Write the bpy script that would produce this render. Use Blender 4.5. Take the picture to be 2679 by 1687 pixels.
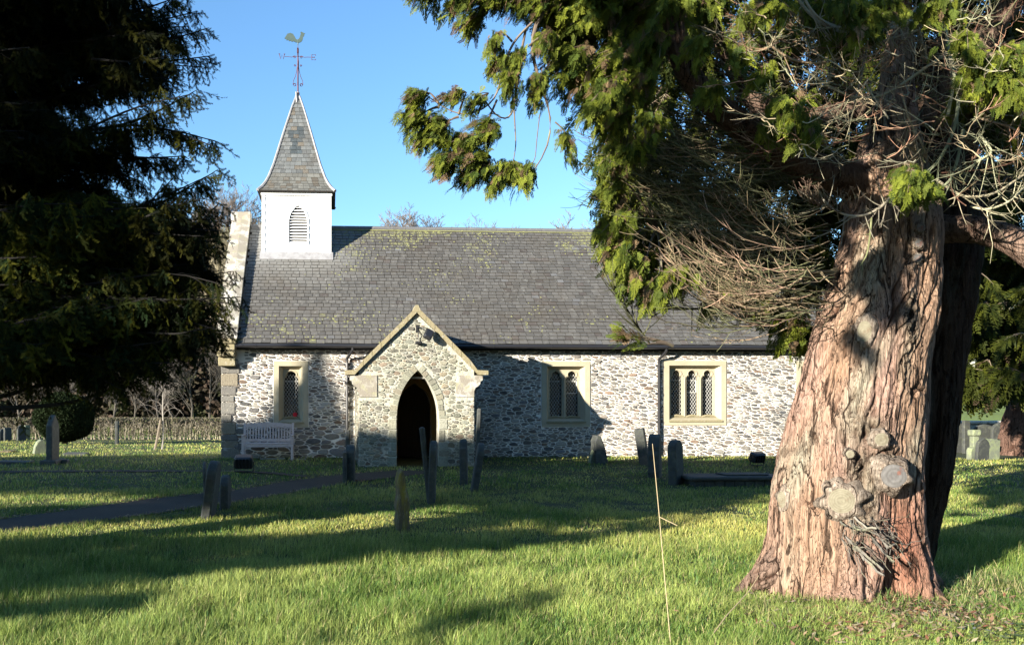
import bpy, bmesh, math, random
import numpy as np
from mathutils import Vector, Matrix, noise
from mathutils.geometry import tessellate_polygon

for o in list(bpy.data.objects):
    bpy.data.objects.remove(o)
scene = bpy.context.scene
R = math.radians
PI = math.pi

# ------------------------------------------------------------------ camera, light
F, PU, PV, H0 = 2200.0, 1000.0, 1045.0, 1.6      # focal length and principal point in photo pixels, eye height
cam_d = bpy.data.cameras.new('camera')
cam = bpy.data.objects.new('camera', cam_d)
scene.collection.objects.link(cam)
scene.camera = cam
cam.location = (0, 0, H0)
cam.rotation_euler = (R(90), 0, 0)
cam_d.sensor_width = 36
cam_d.lens = 36 * F / 2679
cam_d.shift_x = (1339.5 - PU) / 2679
cam_d.shift_y = (PV - 843.5) / 2679
cam_d.clip_start = 0.05
cam_d.clip_end = 2000

SUN = Vector((3.55, 3.05, -1.19)).normalized()    # the way the light travels
SEL = math.asin(-SUN.z)
world = bpy.data.worlds.new('World')
scene.world = world
world.use_nodes = True
wn = world.node_tree.nodes
sky = wn.new('ShaderNodeTexSky')
sky.sky_type = 'NISHITA'
sky.sun_disc = False
sky.sun_elevation = SEL
sky.sun_rotation = math.atan2(-SUN.x, -SUN.y)
sky.air_density = 1.3
sky.dust_density = 0.0
sky.ozone_density = 5.5
world.node_tree.links.new(sky.outputs[0], wn['Background'].inputs[0])
wn['Background'].inputs[1].default_value = 0.084
sl = bpy.data.lights.new('sun', 'SUN')
sl.energy = 5.0
sl.angle = R(0.5)
sl.color = (1.0, 0.92, 0.79)
so = bpy.data.objects.new('sun', sl)
scene.collection.objects.link(so)
so.rotation_euler = SUN.to_track_quat('-Z', 'Y').to_euler()
so.location = (-20, -15, 20)
scene.view_settings.view_transform = 'Standard'
scene.view_settings.look = 'None'
scene.view_settings.exposure = 1.92
scene.view_settings.gamma = 1
scene.render.resolution_x = 1024
scene.render.resolution_y = 644

# ------------------------------------------------------------------ helpers
COL = scene.collection
rng = np.random.default_rng(7)
rnd = random.Random(11)

def ss(a, b, x):
    t = np.clip((np.asarray(x, float) - a) / (b - a), 0, 1)
    return t * t * (3 - 2 * t)

def hash2(ix, iy, seed):
    h = np.sin(ix * 127.1 + iy * 311.7 + seed * 74.7) * 43758.5453
    return h - np.floor(h)

def vnoise(x, y, seed=0):
    x = np.asarray(x, float); y = np.asarray(y, float)
    ix = np.floor(x); iy = np.floor(y)
    fx = x - ix; fy = y - iy
    fx = fx * fx * (3 - 2 * fx); fy = fy * fy * (3 - 2 * fy)
    a = hash2(ix, iy, seed); b = hash2(ix + 1, iy, seed)
    c = hash2(ix, iy + 1, seed); d = hash2(ix + 1, iy + 1, seed)
    return (a * (1 - fx) + b * fx) * (1 - fy) + (c * (1 - fx) + d * fx) * fy

def fbm(x, y, seed=0, o=4):
    s = 0; a = .5
    for k in range(o):
        s = s + a * vnoise(x * 2 ** k, y * 2 ** k, seed + k * 3.1); a *= .5
    return s

def P(u, v, y):
    "a point seen at photo pixel u,v, at distance y"
    return Vector(((u - PU) / F * y, y, H0 + (PV - v) / F * y))

class MB:
    def __init__(self):
        self.v = []; self.l = []; self.n = []; self.m = []; self.c = []; self.nv = 0
    def add(self, verts, faces, mat=0, col=(1, 1, 1)):
        verts = np.asarray(verts, np.float32).reshape(-1, 3)
        if isinstance(faces, np.ndarray):
            self.l.append((faces + self.nv).ravel().astype(np.int32))
            self.n.append(np.full(len(faces), faces.shape[1], np.int32))
            nf = len(faces)
        else:
            self.l.append(np.array([i + self.nv for f in faces for i in f], np.int32))
            self.n.append(np.array([len(f) for f in faces], np.int32))
            nf = len(faces)
        self.m.append(np.full(nf, mat, np.int32))
        c = np.asarray(col, np.float32)
        if c.ndim == 1:
            c = np.tile(c, (len(verts), 1))
        self.c.append(c)
        self.v.append(verts)
        self.nv += len(verts)
        return self
    def box(self, x0, x1, y0, y1, z0, z1, mat=0, col=(1, 1, 1), M=None):
        v = [(x, y, z) for x in (x0, x1) for y in (y0, y1) for z in (z0, z1)]
        if M is not None:
            v = [M @ Vector(p) for p in v]
        f = [(0, 1, 3, 2), (4, 6, 7, 5), (0, 4, 5, 1), (2, 3, 7, 6), (0, 2, 6, 4), (1, 5, 7, 3)]
        return self.add(v, f, mat, col)
    def bbox(self, x0, x1, y0, y1, z0, z1, b=.01, mat=0, col=(1, 1, 1), M=None):
        "box with chamfered vertical-face edges"
        pts = []
        prof = [(x0 + b, z0), (x1 - b, z0), (x1, z0 + b), (x1, z1 - b), (x1 - b, z1), (x0 + b, z1), (x0, z1 - b), (x0, z0 + b)]
        cx, cz = (x0 + x1) / 2, (z0 + z1) / 2
        def ins(p, k):
            return (p[0] - math.copysign(min(b, abs(p[0] - cx)), p[0] - cx) * k, p[1] - math.copysign(min(b, abs(p[1] - cz)), p[1] - cz) * k)
        for (yy, k) in ((y0, 1), (y0 + b, 0), (y1 - b, 0), (y1, 1)):
            for p in prof:
                q = ins(p, k); pts.append((q[0], yy, q[1]))
        if M is not None:
            pts = [M @ Vector(p) for p in pts]
        f = [tuple(range(8)), tuple(range(31, 23, -1))]
        for r in range(3):
            for i in range(8):
                j = (i + 1) % 8
                f.append((r * 8 + i, (r + 1) * 8 + i, (r + 1) * 8 + j, r * 8 + j))
        return self.add(pts, f, mat, col)
    def tube(self, pts, rad, sides=6, mat=0, col=(1, 1, 1), cap=True, closed=False):
        p = np.array([tuple(q) for q in pts], float)
        n = len(p)
        r = np.full(n, rad, float) if np.isscalar(rad) else np.asarray(rad, float)
        t = np.gradient(p, axis=0)
        t /= np.linalg.norm(t, axis=1)[:, None] + 1e-9
        ref = np.array([0.0, 0, 1]) if abs(t[0][2]) < .9 else np.array([1.0, 0, 0])
        a = np.cross(t, ref)
        bad = np.linalg.norm(a, axis=1) < .15
        a[bad] = np.cross(t[bad], np.array([0.37, .93, .0]))
        a /= np.linalg.norm(a, axis=1)[:, None] + 1e-9
        b = np.cross(t, a)
        th = np.arange(sides) * 2 * PI / sides
        ring = p[:, None] + r[:, None, None] * (np.cos(th)[None, :, None] * a[:, None] + np.sin(th)[None, :, None] * b[:, None])
        i = np.arange(n - 1)[:, None] * sides; j = np.arange(sides)[None, :]; k = (j + 1) % sides
        q = np.stack([i + j, i + k, i + sides + k, i + sides + j], -1).reshape(-1, 4)
        self.add(ring.reshape(-1, 3), q, mat, col)
        if cap:
            base = self.nv - n * sides
            for r0, rev in ((0, 1), ((n - 1) * sides, 0)):
                ids = [base + r0 + s for s in range(sides)]
                if rev: ids = ids[::-1]
                self.l.append(np.array(ids, np.int32)); self.n.append(np.array([sides], np.int32)); self.m.append(np.array([mat], np.int32))
        return self
    def plate(self, outer, holes, y0, y1, mat=0, col=(1, 1, 1), back=True, hole_mat=None, f=None):
        "flat plate in x,z with holes; front at y0, back at y1"
        loops = [outer] + holes
        flat = [p for lp in loops for p in lp]
        tri = tessellate_polygon([[Vector((p[0], p[1], 0)) for p in lp] for lp in loops])
        N = len(flat)
        v = [(p[0], y0, p[1]) for p in flat] + [(p[0], y1, p[1]) for p in flat]
        if f: v = [f(q) for q in v]
        fs = []
        for t in tri:
            a, b, c = [flat[i] for i in t]
            ar = (b[0] - a[0]) * (c[1] - a[1]) - (b[1] - a[1]) * (c[0] - a[0])
            t = t if ar > 0 else t[::-1]
            fs.append(tuple(t))
            if back: fs.append(tuple(i + N for i in t[::-1]))
        self.add(v, fs, mat, col)
        off = 0
        base = self.nv - 2 * N
        for k, lp in enumerate(loops):
            n = len(lp)
            area = sum(lp[i][0] * lp[(i + 1) % n][1] - lp[(i + 1) % n][0] * lp[i][1] for i in range(n))
            q = []
            for i in range(n):
                j = (i + 1) % n
                quad = (off + i, off + i + N, off + j + N, off + j)
                if (area > 0) == (k == 0): pass
                if (area < 0) == (k == 0): quad = quad[::-1]
                q.append(tuple(base + x for x in quad))
            self.l.append(np.array([i for x in q for i in x], np.int32))
            self.n.append(np.full(len(q), 4, np.int32))
            self.m.append(np.full(len(q), mat if (k == 0 or hole_mat is None) else hole_mat, np.int32))
            off += n
        return self
    def build(self, name, mats, parent=None, smooth=False, loc=None, rot=None):
        me = bpy.data.meshes.new(name)
        v = np.concatenate(self.v); l = np.concatenate(self.l); n = np.concatenate(self.n); m = np.concatenate(self.m); c = np.concatenate(self.c)
        me.vertices.add(len(v)); me.vertices.foreach_set('co', v.ravel())
        me.loops.add(len(l)); me.loops.foreach_set('vertex_index', l)
        me.polygons.add(len(n))
        st = np.concatenate([[0], np.cumsum(n)[:-1]]).astype(np.int32)
        me.polygons.foreach_set('loop_start', st); me.polygons.foreach_set('loop_total', n)
        me.polygons.foreach_set('material_index', m)
        me.polygons.foreach_set('use_smooth', np.full(len(n), bool(smooth)))
        ca = me.color_attributes.new('Col', 'FLOAT_COLOR', 'POINT')
        ca.data.foreach_set('color', np.concatenate([c, np.ones((len(c), 1), np.float32)], 1).ravel())
        if not isinstance(mats, (list, tuple)): mats = [mats]
        for x in mats: me.materials.append(x)
        me.update(calc_edges=True)
        me.validate()
        o = bpy.data.objects.new(name, me)
        COL.objects.link(o)
        if parent is not None: o.parent = parent
        if loc is not None: o.location = loc
        if rot is not None: o.rotation_euler = rot
        return o

def tag(o, label=None, cat=None, group=None, kind=None):
    if label: o['label'] = label
    if cat: o['category'] = cat
    if group: o['group'] = group
    if kind: o['kind'] = kind
    return o

def empty(name, loc=(0, 0, 0), rz=0, label=None, cat=None, group=None):
    o = bpy.data.objects.new(name, None)
    COL.objects.link(o)
    o.location = loc
    o.rotation_euler = (0, 0, rz)
    o.empty_display_size = .2
    return tag(o, label, cat, group)

# ------------------------------------------------------------------ materials
def mat(name, base=(.5, .5, .5), rough=.8, attr=False, n1=None, n2=None, bump=0, bscale=20, trans=0, spec=.3, metal=0, stretch=None, bmode='noise'):
    """base colour (or the mesh's own colour attribute) broken up by object-space noise.
    n1/n2: (scale, colour, lo, hi, amount) patches of another colour."""
    m = bpy.data.materials.new(name); m.use_nodes = True
    nt = m.node_tree; N = nt.nodes; L = nt.links
    pr = N['Principled BSDF']
    pr.inputs['Roughness'].default_value = rough
    pr.inputs['Metallic'].default_value = metal
    pr.inputs['Specular IOR Level'].default_value = spec
    tc = N.new('ShaderNodeTexCoord')
    vec = tc.outputs['Object']
    if stretch:
        mp = N.new('ShaderNodeMapping'); mp.inputs['Scale'].default_value = stretch
        L.new(vec, mp.inputs[0]); vec2 = mp.outputs[0]
    else: vec2 = vec
    if attr:
        a = N.new('ShaderNodeAttribute'); a.attribute_name = 'Col'; cur = a.outputs['Color']
    else:
        rgb = N.new('ShaderNodeRGB'); rgb.outputs[0].default_value = (*base, 1); cur = rgb.outputs[0]
    for nn in (n1, n2):
        if not nn: continue
        sc, c, lo, hi, am = nn[:5]
        t = N.new('ShaderNodeTexNoise'); t.inputs['Scale'].default_value = sc; t.inputs['Detail'].default_value = 6; t.inputs['Roughness'].default_value = .65
        L.new(vec2, t.inputs['Vector'])
        rp = N.new('ShaderNodeMapRange'); rp.inputs['From Min'].default_value = lo; rp.inputs['From Max'].default_value = hi; rp.inputs['To Max'].default_value = am
        L.new(t.outputs['Fac'], rp.inputs['Value'])
        mx = N.new('ShaderNodeMix'); mx.data_type = 'RGBA'; mx.clamp_factor = True
        if len(nn) > 5 and nn[5] == 'mul': mx.blend_type = 'MULTIPLY'
        L.new(rp.outputs[0], mx.inputs[0]); L.new(cur, mx.inputs[6]); mx.inputs[7].default_value = (*c, 1)
        cur = mx.outputs[2]
    L.new(cur, pr.inputs['Base Color'])
    if bump:
        t = N.new('ShaderNodeTexNoise'); t.inputs['Scale'].default_value = bscale; t.inputs['Detail'].default_value = 5; t.inputs['Roughness'].default_value = .6
        L.new(vec2, t.inputs['Vector'])
        b = N.new('ShaderNodeBump'); b.inputs['Strength'].default_value = 1; b.inputs['Distance'].default_value = bump
        L.new(t.outputs['Fac'], b.inputs['Height']); L.new(b.outputs[0], pr.inputs['Normal'])
    if trans:
        tr = N.new('ShaderNodeBsdfTranslucent'); L.new(cur, tr.inputs['Color'])
        ms = N.new('ShaderNodeMixShader'); ms.inputs[0].default_value = trans
        L.new(pr.outputs[0], ms.inputs[1]); L.new(tr.outputs[0], ms.inputs[2]); L.new(ms.outputs[0], N['Material Output'].inputs[0])
    return m

M = {}
M['mortar'] = mat('lime_mortar', (.68, .65, .60), .95, n1=(2.5, (.50, .46, .40), .52, .75, .7), n2=(30, (.6, .55, .45), .4, .7, .4), bump=.012, bscale=35)
M['mortar_grey'] = mat('weathered_mortar', (.27, .265, .225), .95, n1=(3, (.34, .34, .24), .45, .7, .7), n2=(25, (.66, .64, .55), .45, .7, .5), bump=.015, bscale=30)
M['stone'] = mat('rubble_stone', attr=True, rough=.85, n1=(14, (.42, .38, .30), .55, .8, .5), n2=(40, (.35, .35, .35), .45, .7, .6, 'mul'), bump=.015, bscale=40)
M['slate'] = mat('roof_slate', attr=True, rough=.6, spec=.4, n1=(1.3, (.075, .062, .045), .52, .75, .5), n2=(9, (.26, .26, .24), .56, .74, .5), bump=.006, bscale=40)
M['lichen'] = mat('lichen', (.23, .235, .09), .95, n1=(18, (.14, .145, .055), .4, .6, .7), bump=.004, bscale=50)
M['sandstone'] = mat('sandstone', (.31, .28, .20), .9, n1=(2.2, (.26, .225, .155), .45, .7, .6), n2=(60, (.36, .33, .25), .5, .7, .3), bump=.003, bscale=60)
M['old_sandstone'] = mat('lichened_sandstone', (.21, .18, .11), .95, n1=(6, (.20, .18, .10), .48, .62, .8), n2=(11, (.31, .30, .25), .55, .68, .7), bump=.012, bscale=25)
M['coping'] = mat('coping_stone', (.21, .19, .155), .95, n1=(3.5, (.40, .39, .37), .48, .58, .9), n2=(7, (.22, .21, .12), .52, .62, .8), bump=.012, bscale=25)
M['white'] = mat('white_paint', (.74, .74, .73), .5, n1=(5, (.62, .62, .61), .55, .8, .5), bump=.001, bscale=30)
M['lead'] = mat('lead_flashing', (.24, .24, .245), .55, n1=(6, (.15, .14, .14), .45, .7, .7), bump=.006, bscale=12)
M['black'] = mat('black_paint', (.016, .016, .018), .35, spec=.5, n1=(30, (.05, .05, .05), .6, .8, .5))
M['glass'] = mat('window_glass', (.012, .014, .016), .12, spec=.6, bump=.003, bscale=14)
M['leadwire'] = mat('lattice_wire', (.42, .42, .40), .6)
M['dark'] = mat('dark_interior', (.015, .012, .01), .9)
M['ochre'] = mat('ochre_plaster', (.38, .27, .11), .9, n1=(3, (.30, .21, .09), .4, .7, .6))
M['door'] = mat('oak_door', (.035, .022, .014), .7, n1=(8, (.02, .012, .008), .4, .7, .8), stretch=(6, 6, .6))
M['rust'] = mat('vane_iron', (.085, .03, .04), .7, n1=(40, (.13, .06, .045), .5, .7, .6))
M['copper'] = mat('green_copper', (.045, .075, .070), .6, n1=(8, (.07, .09, .075), .4, .7, .7), metal=.2)
M['teak'] = mat('weathered_teak', (.46, .39, .37), .8, n1=(12, (.27, .20, .17), .45, .7, .7), stretch=(1, 4, 4), bump=.002, bscale=40)
M['grave'] = mat('slate_headstone', (.040, .043, .042), .8, n1=(7, (.095, .10, .08), .52, .7, .8), n2=(22, (.06, .07, .03), .5, .7, .6), bump=.010, bscale=22)
M['grave_pale'] = mat('pale_headstone', (.125, .14, .10), .9, n1=(7, (.22, .26, .12), .45, .68, .8), n2=(25, (.2, .2, .17), .55, .7, .6), bump=.010, bscale=22)
M['grave_moss'] = mat('mossy_headstone', (.10, .08, .05), .95, n1=(5, (.19, .16, .03), .48, .6, .9), n2=(14, (.26, .23, .16), .54, .66, .8), bump=.03, bscale=10, stretch=(2.2, 2.2, .6))
M['bark'] = mat('cypress_bark', attr=True, rough=.92, spec=.08, n1=(1.6, (.60, .50, .44), .5, .8, .6, 'mul'), n2=(16, (.62, .56, .52), .45, .62, .85, 'mul'), bump=.020, bscale=18, stretch=(3.2, 3.2, .26))
def crack(m, sx, sz, wd, dark, dist, seed=0):
    nt = m.node_tree; N = nt.nodes; L = nt.links; pr = N['Principled BSDF']
    tc = N.new('ShaderNodeTexCoord'); mp = N.new('ShaderNodeMapping'); mp.inputs['Scale'].default_value = (sx, sx, sz); mp.inputs['Location'].default_value = (seed, seed, 0); mp.inputs['Rotation'].default_value = (0, R(-11), 0)
    L.new(tc.outputs['Object'], mp.inputs[0])
    t = N.new('ShaderNodeTexNoise'); t.inputs['Scale'].default_value = 1; t.inputs['Detail'].default_value = 3; t.inputs['Roughness'].default_value = .55; t.inputs['Distortion'].default_value = .35
    L.new(mp.outputs[0], t.inputs['Vector'])
    a = N.new('ShaderNodeMath'); a.operation = 'SUBTRACT'; a.inputs[1].default_value = .5; L.new(t.outputs['Fac'], a.inputs[0])
    b = N.new('ShaderNodeMath'); b.operation = 'ABSOLUTE'; L.new(a.outputs[0], b.inputs[0])
    r = N.new('ShaderNodeMapRange'); r.inputs['From Max'].default_value = wd; r.interpolation_type = 'SMOOTHSTEP'; L.new(b.outputs[0], r.inputs['Value'])
    inv = N.new('ShaderNodeMath'); inv.operation = 'SUBTRACT'; inv.inputs[0].default_value = 1; L.new(r.outputs[0], inv.inputs[1])
    sc = N.new('ShaderNodeMath'); sc.operation = 'MULTIPLY'; sc.inputs[1].default_value = .85; L.new(inv.outputs[0], sc.inputs[0])
    old = pr.inputs['Base Color'].links[0].from_socket
    mx = N.new('ShaderNodeMix'); mx.data_type = 'RGBA'; L.new(sc.outputs[0], mx.inputs[0]); L.new(old, mx.inputs[6]); mx.inputs[7].default_value = (*dark, 1)
    L.new(mx.outputs[2], pr.inputs['Base Color'])
    bp = N.new('ShaderNodeBump'); bp.inputs['Distance'].default_value = dist; bp.inputs['Strength'].default_value = 1
    L.new(r.outputs[0], bp.inputs['Height'])
    if pr.inputs['Normal'].links: L.new(pr.inputs['Normal'].links[0].from_socket, bp.inputs['Normal'])
    L.new(bp.outputs[0], pr.inputs['Normal'])
def rings(m, sc, dark):
    nt = m.node_tree; N = nt.nodes; L = nt.links; pr = N['Principled BSDF']
    tc = N.new('ShaderNodeTexCoord'); w = N.new('ShaderNodeTexWave'); w.wave_type = 'RINGS'; w.rings_direction = 'SPHERICAL'; w.inputs['Scale'].default_value = sc; w.inputs['Distortion'].default_value = 1.5; w.inputs['Detail'].default_value = 2
    L.new(tc.outputs['Object'], w.inputs['Vector'])
    r = N.new('ShaderNodeMapRange'); r.inputs['To Min'].default_value = .28; r.inputs['To Max'].default_value = 0; L.new(w.outputs['Fac'], r.inputs['Value'])
    old = pr.inputs['Base Color'].links[0].from_socket
    mx = N.new('ShaderNodeMix'); mx.data_type = 'RGBA'; L.new(r.outputs[0], mx.inputs[0]); L.new(old, mx.inputs[6]); mx.inputs[7].default_value = (*dark, 1); L.new(mx.outputs[2], pr.inputs['Base Color'])
crack(M['bark'], 4.2, .42, .014, (.022, .012, .008), .05)
crack(M['bark'], 13, 1.1, .010, (.035, .022, .015), .012, 9)
crack(M['bark'], 48, 2.2, .020, (.10, .072, .055), .005, 4)
M['bark2'] = mat('far_bark', (.30, .20, .15), .95, n1=(3, (.13, .07, .05), .45, .6, .9), n2=(8, (.36, .30, .25), .55, .7, .6), bump=.03, bscale=6, stretch=(3, 3, .4))
M['cutwood'] = mat('sawn_wood', (.17, .155, .11), .8, n1=(14, (.10, .09, .06), .4, .65, .8), n2=(14, (.13, .08, .05), .55, .7, .7), bump=.006, bscale=30)
M['cutold'] = mat('old_sawn_wood', (.13, .125, .12), .85, n1=(8, (.09, .085, .08), .4, .65, .9), n2=(7, (.15, .055, .035), .58, .65, .9), bump=.006, bscale=30)
M['twig'] = mat('dead_twig', attr=True, rough=.85, n1=(9, (.24, .25, .14), .5, .7, .5))
M['bare'] = mat('bare_branch', attr=True, rough=.9)
M['cypress'] = mat('cypress_foliage', attr=True, rough=.65, spec=.10, trans=.25, n1=(2.2, (.45, .55, .45), .5, .75, .6, 'mul'))
M['yew'] = mat('yew_foliage', attr=True, rough=.7, spec=.04, trans=.10)
M['grass'] = mat('grass_blade', attr=True, rough=.55, spec=.25, trans=.30)
M['ground'] = mat('grass_ground', (.026, .036, .009), .95, n1=(1.1, (.045, .042, .016), .45, .7, .8), n2=(9, (.028, .034, .008), .45, .7, .7), bump=.04, bscale=14)
M['asphalt'] = mat('asphalt_path', (.026, .020, .012), .9, n1=(25, (.05, .04, .03), .4, .7, .7), n2=(2, (.012, .010, .008), .4, .7, .6), bump=.006, bscale=80)
M['kerb'] = mat('concrete_edging', (.24, .235, .22), .9, n1=(8, (.18, .18, .15), .4, .7, .7))
M['hill'] = mat('hillside', attr=True, rough=.95, n1=(.12, (.7, .65, .5), .45, .7, .5, 'mul'), bump=.3, bscale=.8)
M['hedge'] = mat('hedge_twigs', attr=True, rough=.9)
M['red'] = mat('red_poppy', (.55, .01, .02), .6)
M['straw'] = mat('dry_stalk', (.34, .27, .16), .8)
M['cream'] = mat('pale_render', (.45, .5, .42), .9, n1=(1, (.36, .4, .33), .4, .7, .6))
rings(M['cutwood'], 26, (.06, .045, .03)); rings(M['cutold'], 22, (.035, .03, .028))
# ------------------------------------------------------------------ terrain
def zt(x, y):
    x = np.asarray(x, float); y = np.asarray(y, float)
    z = .07 * ss(15, 21, y) - .37 * ss(23.5, 40, y) - .14 * ss(12, 15, x) * ss(20, 24, y)
    z = z + .05 * (fbm(x * .35 + 40, y * .35 + 40, 3, 3) - .45) * ss(4, 8, y) * (1 - ss(17, 20, y))
    q = x / np.maximum(y, 1)
    rt = ss(.15, .6, q)
    L = (26.5 - 7 * ss(-.2, .3, q)) * ss(52, 150, y) + 8 * ss(150, 300, y)
    Rr = 7.2 * ss(50, 150, y) ** 1.1 + 16 * ss(140, 230, y)
    z = z + L * (1 - rt) + Rr * rt
    z = z - .25 * ss(38, 50, y) + (fbm(x * .03 + 9, y * .03 + 5, 8, 3) - .45) * 6 * ss(60, 130, y)
    return z

def ztf(x, y): return float(zt(x, y))

def ground_px(u, v):
    "where the ray through a photo pixel meets the churchyard ground"
    y = 8.0
    for _ in range(25):
        x = (u - PU) / F * y
        y = max(2.0, min(60.0, (H0 - ztf(x, y)) * F / max(v - PV, 20)))
    return Vector(((u - PU) / F * y, y, ztf((u - PU) / F * y, y)))

# ground as one sheet, finer near by
ys = np.concatenate([np.linspace(-60, 2, 16)[:-1], np.linspace(2, 26, 110)[:-1], np.linspace(26, 60, 60)[:-1], np.linspace(60, 320, 110)[:-1], np.linspace(320, 900, 10)])
tx = np.linspace(-1, 1, 181); xs = np.sign(tx) * (np.abs(tx) * 30 + np.abs(tx) ** 4 * 470)
X, Y = np.meshgrid(xs, ys)
Z = zt(X, Y)
V = np.stack([X, Y, Z], -1).reshape(-1, 3)
ny, nx = X.shape
i = np.arange(ny - 1)[:, None] * nx; j = np.arange(nx - 1)[None]
Q = np.stack([i + j, i + j + 1, i + nx + j + 1, i + nx + j], -1).reshape(-1, 4)
yc = Y.ravel()[Q[:, 0]]
b = MB()
q = X / np.maximum(Y, 1)
wood = (ss(62, 80, Y) * (1 - ss(.3, .5, q)) + ss(150, 175, Y) * ss(.3, .5, q)).reshape(-1, 1)
field = np.array([.125, .165, .032]); brown = np.array([.085, .07, .038])
c = field * (1 - wood) + brown * wood
c = c * (.8 + .5 * fbm(X * .08, Y * .25, 5, 4)).reshape(-1, 1)
near = yc < 46
bg = MB(); bg.add(V, Q[near], 0)
used = np.unique(Q[near]); 
def sheet(sel, name, m, cols):
    ids = np.unique(Q[sel]); mp = np.full(len(V), -1); mp[ids] = np.arange(len(ids))
    mb = MB(); mb.add(V[ids], mp[Q[sel]], 0, cols[ids])
    return mb.build(name, m, smooth=True)
tag(sheet(near, 'ground', M['ground'], np.ones((len(V), 3))), kind='structure')
tag(sheet(~near, 'hills', M['hill'], c), kind='structure')

# asphalt path to the porch and a thin kerbed branch to the bench
def ribbon(top, bot, name, m, dz, n=50):
    def res(pl):
        pl = [ground_px(*p) for p in pl]
        d = [0]
        for a, b2 in zip(pl, pl[1:]): d.append(d[-1] + (b2 - a).length)
        t = np.linspace(0, d[-1], n)
        return np.stack([np.interp(t, d, [p.x for p in pl]), np.interp(t, d, [p.y for p in pl])], -1)
    A = res(top); B = res(bot); K = 7
    pts = []
    for k in range(K):
        p = A + (B - A) * k / (K - 1)
        wob = .03 * np.sin(np.arange(n) * 1.3 + k) if k in (0, K - 1) else 0
        pts.append(np.stack([p[:, 0], p[:, 1] + wob, zt(p[:, 0], p[:, 1]) + dz], -1))
    v = np.stack(pts, 0).reshape(-1, 3)
    ii = np.arange(K - 1)[:, None] * n; jj = np.arange(n - 1)[None]
    f = np.stack([ii + jj, ii + n + jj, ii + n + jj + 1, ii + jj + 1], -1).reshape(-1, 4)
    mb = MB(); mb.add(v, f)
    return tag(mb.build(name, m), kind='structure')
ribbon([(-500, 1400), (-150, 1375), (0, 1360), (150, 1340), (375, 1308), (600, 1285), (760, 1258), (900, 1242), (1040, 1231)],
       [(-500, 1450), (-150, 1422), (0, 1400), (180, 1376), (400, 1345), (600, 1318), (800, 1283), (960, 1258), (1150, 1236)], 'path', M['asphalt'], .012)
ribbon([(-300, 1236), (0, 1232), (300, 1230), (600, 1231), (700, 1235), (800, 1244)],
       [(-300, 1241), (0, 1237), (300, 1235), (600, 1235), (700, 1239.5), (800, 1250)], 'narrow_path', M['asphalt'], .016)
pm = MB()
for (u0, u1, v) in ((612, 640, 1201), (680, 745, 1201), (755, 800, 1202)):
    a = ground_px(u0, v); b2 = ground_px(u1, v)
    pm.box(a.x, b2.x, a.y - .03, a.y + .03, a.z - .05, a.z + .03)
tag(pm.build('kerb', M['kerb']), kind='structure')

# ------------------------------------------------------------------ church
CH = Vector((-4.2, 22.0, 0)); TH = R(3.5)
cw = Vector((math.cos(TH), math.sin(TH), 0)); cn = Vector((-math.sin(TH), math.cos(TH), 0))
def W(u, v, c=0.0):
    "photo pixel -> church x,z on the church plane y=c"
    d = Vector(((u - PU) / F, 1, (PV - v) / F))
    o = Vector((0, 0, H0)) - CH
    t = (c - o.dot(cn)) / d.dot(cn)
    p = o + d * t
    return (p.dot(cw), p.z)
church = empty('church', CH, TH, 'small rubble stone church with slate roof and white belfry with spire', 'church')
LEN, ZW, DEP = 17.6, 2.98, 6.5
EY, EZ, RY, RZ = -.34, 3.07, 3.25, 6.78
KS = (RZ - EZ) / (RY - EY)
def roofz(y): return EZ + (y - EY) * KS

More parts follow.
